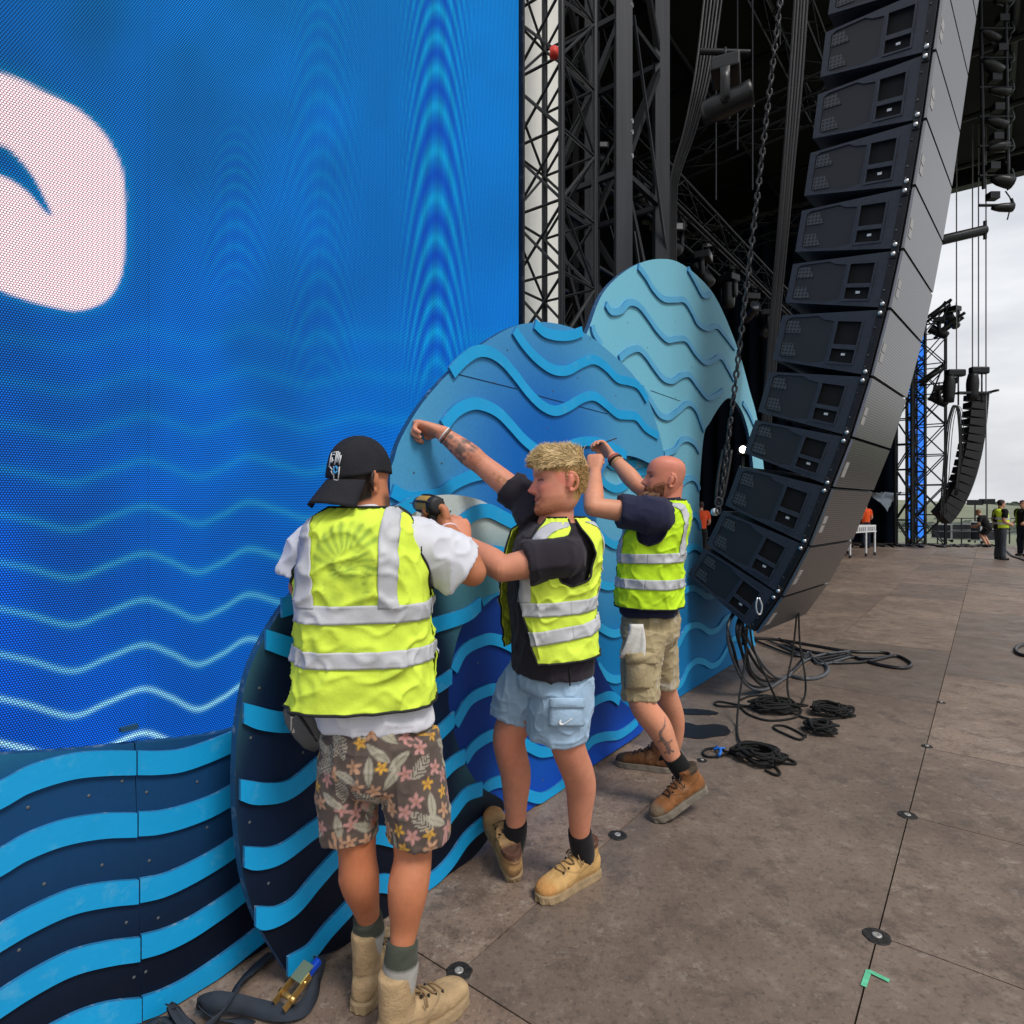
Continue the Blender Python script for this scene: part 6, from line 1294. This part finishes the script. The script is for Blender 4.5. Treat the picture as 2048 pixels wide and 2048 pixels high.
    def gap(h): return np.interp(np.asarray(h, float), [hw(1215), hw(1100), hw(1050), hw(1000)], [.03, .03, .10, .5])
    def tint3(V, C): return blend(C, np.clip(fbm(V*np.array((7, 7, 12)), 91, 3)-.2, 0, 1)*.5, S(150, 190, 40))
    make_vest(p, fn, hw(1208), hw(1000), hw(1086), hw(1016), .70, gap, [(hw(1112), .05, -.006), (hw(1161), .05, 0.)], [(-.10, -1, -.02), (.1, -1, .02), (-.11, 1, 0), (.11, 1, 0)], S(196, 236, 44), 27, .02, .0055, tint=tint3, atop=.2, apow=2.)
    kh = S(168, 152, 118)
    pel = [limb([P(1302, 1208, z), P(1302, 1240, z), P(1298, 1275, z), P(1298, 1310, z)], [.135, .150, .145, .08], flat=(tuple(f), 1.0)), limb([P(1292, 1262, 3.22), P(1282, 1320, 3.19), P(1280, 1365, 3.165), P(1281, 1400, 3.15)], [.112, .105, .098, .094]), limb([P(1312, 1260, 3.38), P(1320, 1310, 3.42), P(1325, 1345, 3.44), P(1326, 1372, 3.45)], [.105, .095, .088, .085])]
    sh = cloth(p, 'shorts', pel, .006, lambda V, N: blend(flat_col(kh, .08)(V, N), np.clip(fbm(V*26, 77, 3)-.45, 0, 1), S(200, 196, 186)), .0048, 73, (16, 16, 9))
    KH = M('khaki_canvas', kh, .85, 0, .12, 18, bump=.4, bscale=70, wear=(S(90, 92, 100), .5, 26))
    n_ = Vector((-.25, -.97, 0)).normalized()
    def patch(nm, px0, py0, px1, py1, zz, th):
        U, Vv = np.meshgrid(np.linspace(0, 1, 11), np.linspace(0, 1, 11)); pts = []
        for a_, b_ in zip(U.ravel(), Vv.ravel()): pts.append(P(px0+(px1-px0)*a_, py0+(py1-py0)*b_, zz+.05*(a_-.5)**2*3)+n_*(.012*math.sin(math.pi*a_)*math.sin(math.pi*b_)+.004*math.sin(9*a_+7*b_)))
        V, Fc = grid(np.array([tuple(q) for q in pts]), 11, 11); o = mk(nm, V, Fc, KH, sh); m_ = o.modifiers.new('t', 'SOLIDIFY'); m_.thickness = th; return o
    patch('cargo_pocket', 1252, 1318, 1306, 1376, 3.062, .012); patch('pocket_flap', 1250, 1306, 1312, 1326, 3.055, .01)
    rag = []
    for a_, b_ in [(i/6, j/8) for j in range(9) for i in range(7)]:
        x_ = 1268+(26-8*b_)*(a_-.3)-28*b_*(1-a_)*.9+4*math.sin(3*b_); rag.append(P(x_+8*b_*a_, 1248+66*b_+6*a_*b_, 3.07-.03*math.sin(5*a_+3*b_)))
    V, Fc = grid(np.array([tuple(q) for q in rag]), 9, 7); o = tag(mk('rag', V, Fc, M('white_rag_cloth', (.66, .65, .63), .9, 0, .06, 30, bump=.4, bscale=60)), 'white cloth hanging from the bald man\'s shorts pocket', 'cloth'); m_ = o.modifiers.new('t', 'SOLIDIFY'); m_.thickness = .006
    sock(p, [aL+(kL-aL).normalized()*.01, aL, aL.lerp(ftL, .5), ftL], [.049, .051, .052, .042], S(20, 20, 22)); sock(p, [aR+(kR-aR).normalized()*.01, aR, ftR], [.048, .05, .042], S(20, 20, 22))
    br = S(132, 86, 50)
    boot(p, heel, fd, ub, .16, br, SOLE2, LACE2, 1.02, col2=S(116, 100, 80), collar=S(66, 56, 46)); boot(p, heelR, fdR, UP, .16, S(110, 72, 44), SOLE2, LACE2, 1.0, col2=S(70, 62, 52), collar=S(50, 40, 34))
    for w_, e_, cm, off, r_ in ((wrR, elR, M('red_band', S(190, 84, 90), .7), -.02, .036), (wrR, elR, M('leather_strap', (.03, .018, .012), .6), -.04, .038), (wrR, elR, M('sand_cord', S(180, 150, 100), .8), -.06, .039)):
        wd_ = (w_-e_).normalized(); a_ = wd_.orthogonal().normalized(); b_ = wd_.cross(a_); mk('wristband', *tube([w_+wd_*off+(a_*math.cos(t2)+b_*math.sin(t2))*r_ for t2 in np.arange(16)*2*math.pi/16], .008 if off == -.04 else .0045, 6, 1, closed=True), cm, p)
    tl = wrR+Vector((-.06, .03, .075)); mk_ = mk('pencil', *tube([tl+Vector((-.02, -.02, -.01)), tl+Vector((.09, -.03, .03))], .004, 6, 1), M('dark_pencil', (.03, .02, .015), .6)); tag(mk_, 'thin dark pencil held by the bald man against the board', 'pencil')
person3()
# ================================================================== FAR END OF THE STAGE
def gpt(px, py, h=0.): z = F*(HC-h)/(py-HY); return P(px, py, z)
FZ = 23.6
# far tower, lit screen behind it
p = P(1861, HY, 25); p.z = 0
truss('lattice_truss', p, p+UP*9.6, 1.0, 'far pale lattice tower standing against the grey sky', .035, .022, 1.25, DARKGREYMET, xb=True)
p = P(1808, HY, 24.6); p.z = 0
truss('lattice_truss', p, p+UP*11, .55, 'dark truss at the far wing left of the lit blue screen', .05, .025, 1.0, BLACKMET)
p = P(1832, HY, 25.0); p.z = 0
truss('lattice_truss', p, p+UP*11, .62, 'black lattice standing in front of the far blue screen', .035, .02, .75, BLACKMET, xb=True)
fs = empty('led_screen', P(1834, HY, 26.2), 'far blue LED screen strip seen through the lattice', 'screen')
FLED = M('far_led_blue', (.01, .02, .05), .6, var=.35, scale=.5, emit=S(36, 120, 235), estr=.75)
for k in range(9): V, Fc = box(P(1834, HY, 26.2)+UP*(.2-HC+1.15*k+.55), (.66, .06, 1.13)); mk('screen_tile', V, Fc, FLED, fs, smooth=False)
TEALM = M('teal_banner', S(150, 205, 208), .6)
# far line array
FX = 9
fa = [(1970, 787), (1969, 803), (1967.5, 820), (1966, 837), (1964, 854), (1962, 871), (1959, 888), (1956, 905), (1952, 922), (1948, 939), (1943, 956), (1937, 973), (1930, 990), (1922, 1006), (1913, 1022), (1903, 1036), (1892, 1048)]
FC = M('far_cabinet_black', (.012, .012, .014), .5)
az = 22.0; rw = 36/F*az
FSIDE = Vector((1, 0, 0))
def far_cab(i):
    a, b = np.array(fa[i])+(FX, 0), np.array(fa[i+1])+(FX, 0); pa, pb = P(a[0], a[1], az), P(b[0], b[1], az); u = (pa-pb); H = u.length; u.normalize(); bk = Vector((-u.z, 0, u.x)).normalized()
    D = .60; t = .12*H; gpz = .45
    prof = [(0, .005), (D, t+.01), (D, H-t-.01), (0, H-.005)]; V = [tuple(pb+bk*y+u*z_+Vector((0, x, 0))) for x in (0, gpz) for y, z_ in prof]
    o = mk('far_speaker_cabinet', V, [(0, 1, 2, 3), (7, 6, 5, 4), (0, 4, 5, 1), (1, 5, 6, 2), (2, 6, 7, 3), (3, 7, 4, 0)], FC, smooth=False)
    k = 15-i; tag(o, '%s cabinet %s of the far hanging array against the sky' % (ORD[k], 'at the bottom' if k == 0 else 'from the bottom'), 'loudspeaker', 'cabinets of the far hanging loudspeaker array')
for i in range(16): far_cab(i)
o = tag(mk('flying_bar', *join([box(P(1946, 786, az), (1.15, .25, .07)), box(P(1972, 786, az+.5), (.1, 1.1, .07))]), GREYMET, smooth=False), 'flying bar on top of the far array', 'rigging')
WIREM = M('steel_wire', (.25, .25, .26), .5, .5)
for k, px in enumerate((1913, 1945, 1957, 1972)):
    o = rod('steel_wire', P(px, 740 if k < 3 else 1000, az), P(px, 740, az)+UP*9.2, .022, WIREM, None, 6); tag(o, ['leftmost', 'second', 'third', 'rightmost'][k]+' thin steel wire rising from the far array into the sky', 'wire', 'wires above the far array')
def hoist(px, py, s, label, side):
    c = P(px, py, az); r = empty('chain_hoist', c, label, 'hoist'); V, Fc = box(c, (1.05*s, .4*s, .42*s)); bevel_obj(mk('motor', V, Fc, BLACKMET, r, smooth=False), .05)
    mk('chain_bag', *tube([c+Vector((side*.35*s, 0, -.2*s)), c+Vector((side*.38*s, 0, -.8*s)), c+Vector((side*.4*s, 0, -1.75*s))], [.25*s, .33*s, .26*s], 10, 3), FC, r); mk('hook', *tube([c+Vector((-side*.1, 0, -.2*s)), c+Vector((-side*.1, 0, -1.9*s))], .05*s, 6, 1), GREYMET, r)
hoist(1911, 746, .6, 'chain hoist left above the far array with hanging bag', -1); hoist(1958, 741, .6, 'chain hoist right above the far array', -1)
for k, off in enumerate((0, 7, 14, 24)):
    cable('array_cable', [P(1880+off*.5, 1040-4*k, az), P(1886+off*.5, 950, az), P(1893+off*.5, 860, az), P(1903+off*.4, 818, az), P(1910+off*.3, 812, az), P(1916+off*.4, 830, az), P(1919+off*.3, 900, az), P(1910+off*.2, 990, az)], .026-.005*k, RUBBER, '%s drooping cable beside the far array' % ['first', 'second', 'third', 'fourth'][k], group='cables beside the far array')
for k, (p0, p1, lx) in enumerate((((1856, 660), (1915, 617), [(1878, 662), (1905, 640)]), ((1850, 782), (1902, 745), [(1878, 798)]))):
    a, b = P(*p0, 24), P(*p1, 23.5); ltruss('lighting_truss', a, b, .7, ['upper truss arm with lamps on the far tower', 'lower truss arm with a lamp on the far tower'][k], .6, .06, .03, BLACKMET)
    for q, (x_, y_) in enumerate(lx): moving_head(P(x_, y_, 23.6)+UP*.5, 1.1, .6, 1.+q, ['round lamp under the near end of the upper far truss arm', 'small lamp at the tip of the upper far truss arm', 'round lamp under the lower far truss arm'][k*2+q], 'lamps on the far tower')
# lighting ladder hanging at the roof edge, boom
lz = 13.0; c0, c1 = P(1985, -60, lz), P(1992, 425, lz)
ld = empty('lighting_ladder', c1, 'hanging ladder of lamps under the roof edge at top right', 'lighting rig')
for s in (-1, 1): rod('side_rail', c0+Vector((s*.26, 0, 0)), c1+Vector((s*.26, 0, .5)), .035, BLACKMET, ld, 6)
for k in range(9):
    c = c1+UP*(.15+.62*k); rod('rung', c-Vector((.36, 0, 0)), c+Vector((.36, 0, 0)), .03, BLACKMET, ld, 6)
    kr = random.Random(k*5+1); s_ = kr.uniform(.6, .95); dx_ = kr.uniform(-.22, .12); dz_ = kr.uniform(-.25, .15)
    mk('lamp_can', *tube([c+Vector((dx_-.15, 0, -.05)), c+Vector((dx_, -.02, -.08+dz_*.4)), c+Vector((dx_+.24, kr.uniform(-.1, .1), -.12+dz_))], [.07*s_, .13*s_, .15*s_], 10, 2), HEADM, ld)
    V, Fc = box(c+Vector((-dx_*.8, .02, .2)), (.2, .16, .14)); mk('lamp_base', V, Fc, BLACKMET, ld, smooth=False)
    mk('lamp_cable', *tube([c+Vector((.2, 0, .3)), c+Vector((.36, .05, .05+dz_)), c+Vector((.24, 0, -.3))], .014, 5, 3), RUBBER, ld)
    mk('lamp_yoke', *tube([c+Vector((.33, 0, .15)), c+Vector((.38, 0, -.02)), c+Vector((.3, 0, -.12))], .02, 6, 2), GREYMET, ld)
bm_ = empty('steel_boom', P(1890, 475, 14), 'horizontal grey steel boom sticking out behind the array', 'boom'); rod('pipe', P(1880, 481, 14), P(1970, 460, 14), .11, GREYMET, bm_, 10); rod('end_post', P(1970, 478, 14), P(1970, 442, 14), .04, GREYMET, bm_, 6)
o = rod('steel_wire', P(1972, 450, 14), P(1972, 620, 14), .012, WIREM, None, 6); tag(o, 'short wire dropping from the boom end', 'wire')
# flight cases
CASE = M('flight_case_black', (.02, .022, .028), .6, 0, .3, 8); 
def flight_case(px, py, w, h, d, label, yaw=.1):
    b = gpt(px, py); r = empty('flight_case', b, label, 'flight case', 'flight cases at the far edge of the stage'); ax = (Vector((math.cos(yaw), math.sin(yaw), 0)), Vector((-math.sin(yaw), math.cos(yaw), 0)), UP)
    c = b+UP*(.14+h/2)+ax[1]*d/2; V, Fc = box(c, (w, d, h), ax); mk('case_body', V, Fc, CASE, r, smooth=False)
    for sx in (-1, 1):
        for sz in (-1, 1): rod('edge_profile', c+ax[0]*(sx*w/2)+UP*(sz*h/2)-ax[1]*d/2, c+ax[0]*(sx*w/2)+UP*(sz*h/2)+ax[1]*d/2, .035, ALU, r, 4)
        rod('edge_profile', c+ax[0]*(sx*w/2)-ax[1]*d/2-UP*h/2, c+ax[0]*(sx*w/2)-ax[1]*d/2+UP*h/2, .035, ALU, r, 4)
    for sz in (-1, .25, 1): rod('edge_profile', c+UP*(sz*h/2)-ax[1]*(d/2)-ax[0]*w/2, c+UP*(sz*h/2)-ax[1]*(d/2)+ax[0]*w/2, .03, ALU, r, 4)
    for sx in (-1, 1):
        q = b+ax[0]*(sx*(w/2-.1))+ax[1]*.1; mk('caster', *tube([q+UP*.06-ax[1]*.02, q+UP*.06+ax[1]*.02], .06, 12, 1), RUBBER, r)
flight_case(1925, 1085, 1.0, .62, .6, 'black flight case with silver edges below the far array'); flight_case(1896, 1083, .55, .6, .6, 'smaller flight case left of the silver-edged one'); flight_case(1985, 1088, .9, .75, .6, 'flight case behind the crouching person', -.05); flight_case(1762, 1078, .8, .75, .6, 'flight case standing inside the dark far wing', .2)
# white rolling table
tb = empty('rolling_table', gpt(1735, 1110), 'white rolling table with slatted edge behind the array', 'table'); z = 18.3; tz = .93
ax0, ax1 = P(1700, HY, z), P(1752, HY, z+1.2); dv = Vector((ax1.x-ax0.x, ax1.y-ax0.y, 0)).normalized(); dn = Vector((-dv.y, dv.x, 0)); L = 2.0; o0 = Vector((ax1.x, ax1.y, 0))-dv*L
V, Fc = box(o0+dv*L/2+dn*.4+UP*tz, (L, .8, .05), (dv, dn, UP)); mk('table_top', V, Fc, WHITEMET, tb, smooth=False)
for k in range(14): V, Fc = box(o0+dv*(L*(k+.5)/14)+UP*(tz-.1)-dn*.0, (.05, .03, .16), (dv, dn, UP)); mk('edge_slat', V, Fc, WHITEMET, tb, smooth=False)
rod('rail', o0+UP*(tz-.18), o0+dv*L+UP*(tz-.18), .02, WHITEMET, tb, 6)
for i in (.05, .62, .95):
    for j in (0, .8):
        q = o0+dv*(L*i)+dn*j; rod('leg', q+UP*.1, q+UP*tz, .03, WHITEMET, tb, 8); mk('caster', *tube([q+UP*.055-dn*.02, q+UP*.055+dn*.02], .055, 10, 1), RUBBER, tb)
# draped silver sheet, handrail, cable clutter
V = []; Fc = []; a_, b_ = P(1745, 985, 24), P(1806, 985, 25.5)
for i in range(11):
    for j in range(5): t = i/10; q = a_.lerp(b_, t); V.append(q+UP*(-.75*(j/4)*math.sin(math.pi*min(1, t*1.15))**1.3-.04*math.sin(i*2.1))+Vector((0, -.25*math.sin(j*1.2+i), 0)))
for i in range(10):
    for j in range(4): Fc.append((i*5+j, i*5+5+j, i*5+6+j, i*5+1+j))
tag(mk('tarpaulin', V, Fc, M('silver_tarp', (.32, .38, .44), .45, 0, .2, 2)), 'bunched silver-grey sheet hanging at the far wing', 'tarpaulin')
hr = empty('handrail', gpt(1990, 1090), 'grey handrail along the far edge of the stage', 'handrail')
for h in (.5, 1.05): rod('rail', P(1868, HY, 25.5)*1+UP*(h-HC), P(2080, HY, 25.0)+UP*(h-HC), .025, GREYMET, hr, 6)
for k in range(5): q = P(1875+48*k, HY, 25.4); q.z = 0; rod('post', q, q+UP*1.05, .028, GREYMET, hr, 6)
for k in range(9):
    rg = random.Random(k); x0 = 1700+40*k if k < 5 else 1870+26*(k-5); pts = [gpt(x0+rg.uniform(-8, 8)+9*i, 1088+rg.uniform(0, 6), .03) for i in range(8)]
    cable('floor_cable', pts, .03, RUBBER, '%s dark cable lying along the far stage edge' % ['first', 'second', 'third', 'fourth', 'fifth', 'sixth', 'seventh', 'eighth', 'ninth'][k], group='cables along the far edge', n=6, per=3)
cable('floor_cable', [gpt(2013, 1102, .02), gpt(2025, 1112, .02), gpt(2040, 1117, .02), gpt(2060, 1124, .02)], .03, RUBBER, 'cable trailing to the right of the far standing man')
bk = tag(mk('bucket', *loft([np.array([tuple(gpt(2044, 1098)+Vector((r_*math.cos(t), r_*math.sin(t), h_))) for t in np.arange(16)*2*math.pi/16]) for r_, h_ in ((.13, 0), (.17, .34), (.18, .36), (.155, .34), (.12, .05))]), RUBBER), 'black bucket on the floor at the far right edge', 'bucket')
# far lamps on posts
for k, (px, py) in enumerate(((1950, 1005), (1974, 1003))):
    c = P(px, py, 26); r = empty('post_lamp', c, ['left', 'right'][k]+' small lamp on a thin post beyond the far array', 'lamp'); V, Fc = box(c, (.55, .2, .22)); mk('lamp_box', V, Fc, BLACKMET, r, smooth=False); rod('post', c, P(px, HY, 26)-UP*HC, .03, BLACKMET, r, 6)
# ---------------------------------------------------------------- far people
def far_person(loc, fwd, hgt, label, shirt, legs, vest=None, hair=S(60, 44, 36), crouch=0., bareleg=False, belly=1., skin=S(196, 146, 120)):
    p = empty('person', loc, label, 'person'); loc = Vector(loc); f = nrm((fwd[0], fwd[1], 0)); r = Vector((f.y, -f.x, 0)); s = hgt/1.78
    def Q(x, y, z): return loc+r*(x*s)+f*(y*s)+UP*(z*s)
    lean = crouch; hz = .92-.32*crouch
    hip = Q(0, -.12*crouch, hz); ch = Q(0, .22*lean, hz+.42-.1*lean); nk = Q(0, .34*lean, hz+.55-.14*lean); hd = Q(0, .02+.46*lean, hz+.70-.16*lean)
    fr = head_frame(hd, f+UP*(-.4*lean)); body = head_mesh(fr, s); body.append(limb([nk, hd], [.06*s, .058*s]))
    body.append(limb([hip, hip.lerp(ch, .5), ch, nk], [.13*s, .12*s, .14*s, .05*s], flat=(tuple(f), .7)))
    arms = []
    for sg in (-1, 1):
        sh_ = ch+r*(sg*.19*s)+UP*.06*s; el = sh_+r*(sg*.05*s)-UP*.27*s-f*(.05*s)+f*(.15*lean*s); wr = el+f*(.2*s)-UP*(.1*s)-r*(sg*.06*s); body.append(limb([sh_, el, wr], [.05*s, .042*s, .03*s])); body += hand(wr, wr-el, -r*sg, sg, (.5, .6, .4), s=s); arms.append((sh_, el))
    ank = []
    for sg in (-1, 1):
        h0 = hip+r*(sg*.09*s); kn = Q(sg*.1, .10*crouch*2.2, .5-.06*crouch); an = Q(sg*.11, -.02-.1*crouch, .09); body.append(limb([h0, kn, kn.lerp(an, .35), an], [.09*s, .06*s, .058*s, .04*s])); ank.append((h0, kn, an))
    me = fuse(body, .011, 2); V = co(me); C = skin_cols(V, skin); x, y, v = hloc(V, fr, s); C = blend(C, ((np.abs(x) < .11)*(np.abs(y) < .14)*(v < .14)*(v > -.06)*((v > .05)+(y < -.02)+((v > .0)*(y < .02)))).clip(0, 1)*1., hair); setcol(me, C); link('body', me, SKINM, p)
    pc = [limb([hip-UP*.02, hip.lerp(ch, .35), ch, nk], [.155*s*belly, .155*s*belly, .165*s, .07*s], flat=(tuple(f), .82*belly))]
    for sh_, el in arms: pc.append(limb([ch, sh_, sh_.lerp(el, .7)], [.08*s, .075*s, .068*s]))
    cloth(p, 't_shirt', pc, .014, flat_col(shirt), .006, 3)
    pc = [limb([hip+UP*.05, hip-UP*.06], [.15*s, .13*s])]
    for h0, kn, an in ank: pc.append(limb([h0, kn, an] if not bareleg else [h0, h0.lerp(kn, .85)], [.105*s, .082*s, .075*s] if not bareleg else [.105*s, .09*s]))
    cloth(p, 'trousers' if not bareleg else 'shorts', pc, .014, flat_col(legs, .2), .006, 5)
    for h0, kn, an in ank:
        V, Fc = tube([an+UP*-.03*s-f*.06*s, an+f*.03*s-UP*.04*s, an+f*.17*s-UP*.055*s], [.045*s, .05*s, .035*s], 10, 4); mk('shoe', V, Fc, RUBBER, p)
    if vest:
        vm = M('far_hi_vis', vest, .8, 0, .06); fnv = torso_fn([(hip+UP*.0, .165*s*belly, .15*s*belly, .13*s), (hip.lerp(ch, .5), .165*s*belly, .16*s*belly, .135*s), (ch, .175*s, .145*s, .14*s), (ch+UP*.1*s, .13*s, .11*s, .11*s), (nk, .07*s, .07*s, .07*s)], f)
        rows, nc = 16, 30; U, T = np.meshgrid(np.linspace(math.pi/2+.7, 2.5*math.pi-.7, nc), np.linspace(fnv.h0, fnv.h1, rows)); pts = fnv(U.ravel(), T.ravel(), .014); V, Fc = grid(pts, rows, nc)
        vv = mk('hi_vis_vest', V, Fc, vm, p); so_ = vv.modifiers.new('t', 'SOLIDIFY'); so_.thickness = .006
        for hb_ in (.25, .5): 
            U, T = np.meshgrid(np.linspace(math.pi/2+.7, 2.5*math.pi-.7, nc), np.linspace(fnv.h0+(fnv.h1-fnv.h0)*hb_-.03, fnv.h0+(fnv.h1-fnv.h0)*hb_+.03, 4)); V, Fc = grid(fnv(U.ravel(), T.ravel(), .024), 4, nc); mk('reflective_strip', V, Fc, REFL, vv)
    return p
far_person(gpt(2001, 1120), (.9, -.1), 1.78, 'distant man in hi-vis vest, dark shirt and jeans facing right', S(22, 22, 24), S(62, 68, 76), S(206, 232, 60), S(42, 32, 28), belly=1.12)
far_person(gpt(1972, 1094), (-.5, .9), 1.72, 'distant person in black bending over beside the man in jeans', S(20, 19, 22), S(24, 24, 26), None, S(120, 86, 58), crouch=.55, bareleg=True)
far_person(gpt(2047, 1112), (-.9, -.2), 1.78, 'distant person in lime vest cut by the right edge', S(24, 24, 26), S(30, 34, 48), S(170, 225, 60))
far_person(gpt(1731, 1096), (-.3, .95), 1.75, 'distant person in orange shirt behind the white table', S(240, 92, 40), S(30, 36, 52), None, S(40, 30, 26))
far_person(P(1402, HY, 17)-UP*HC, (-.3, .9), 1.72, 'person in orange seen small at the edge of the arch', S(226, 84, 44), S(26, 26, 30))
# ================================================================== RATCHET STRAP IN THE FOREGROUND
WEB = M('grey_webbing', S(46, 54, 66), .8, 0, .2, 15, bump=.5, bscale=400)
rs = empty('ratchet_strap', ground(560, 1960), 'ratchet strap with gold buckle lying at the foot of the dark dome', 'strap')
def ribbon(pts, w, twist, nm='webbing'):
    c = catmull(pts, 8); n = len(c); T = np.gradient(c, axis=0); T /= np.linalg.norm(T, axis=1)[:, None]; V = []; Fc = []
    for i in range(n):
        s_ = np.cross(T[i], (0, 0, 1.)); s_ /= np.linalg.norm(s_)+1e-9; u_ = np.cross(s_, T[i]); a = np.interp(i/(n-1), np.linspace(0, 1, len(twist)), twist); d = s_*math.cos(a)+u_*math.sin(a); V += [c[i]-d*w/2, c[i]+d*w/2]
    for i in range(n-1): Fc.append((2*i, 2*i+1, 2*i+3, 2*i+2))
    o = mk(nm, V, Fc, WEB, rs); m_ = o.modifiers.new('t', 'SOLIDIFY'); m_.thickness = .0025; return o
G = lambda x, y, h=.03: ground(x, y, h)
ribbon([G(640, 1915, .06), G(636, 1950, .05), G(625, 1990, .03), G(600, 2020, .025), G(560, 2025, .03), G(510, 2015, .03), G(470, 2005, .05), G(430, 2000, .06), G(400, 2012, .03), G(430, 2035, .02), G(480, 2040, .02), G(500, 2050, .02)], .045, [.5, 1.2, .9, .3, .7, 1.1, .6, 1.3, .9, .4, .2])
ribbon([G(380, 2070, .02), G(350, 2030, .04), G(345, 2010, .06), G(365, 2040, .04), G(400, 2060, .03), G(440, 2030, .05), G(465, 1990, .06), G(480, 1965, .03), G(510, 1935, .02), G(545, 1905, .015)], .045, [.9, 1.4, .6, .3, 1.2, .9, .7, .3, .2])
ribbon([G(290, 2055, .03), G(330, 2035, .03), G(400, 2075, .02)], .045, [.2, .6, .2])
GOLD = M('zinc_gold', S(196, 160, 96), .35, .8, .2, 30)
bd = (Vector(G(615, 1945, .1))-Vector(G(565, 2010, .06))).normalized(); bs_ = bd.cross(UP).normalized(); bu = bs_.cross(bd); c0 = Vector(G(585, 1978, .07))
for s in (-1, 1): V, Fc = box(c0+bs_*(s*.024), (.003, .105, .024), (bs_, bd, bu)); mk('buckle_plate', V, Fc, GOLD, rs, smooth=False)
V, Fc = box(c0+bd*.045+bu*.014, (.046, .056, .004), (bs_, bd, bu)); mk('buckle_handle', V, Fc, M('buckle_grey_green', S(130, 150, 130), .4, .5), rs, smooth=False)
mk('spindle', *tube([c0-bs_*.035-bd*.02, c0+bs_*.035-bd*.02], .009, 10, 1), GOLD, rs); mk('spindle', *tube([c0-bs_*.03+bd*.03, c0+bs_*.03+bd*.03], .006, 10, 1), GOLD, rs)
V, Fc = box(Vector(G(621, 1942, .085)), (.022, .075, .022), (bs_, bd, bu)); bevel_obj(mk('blue_grip', V, Fc, M('blue_plastic', S(20, 70, 190), .4), rs, smooth=False), .005)
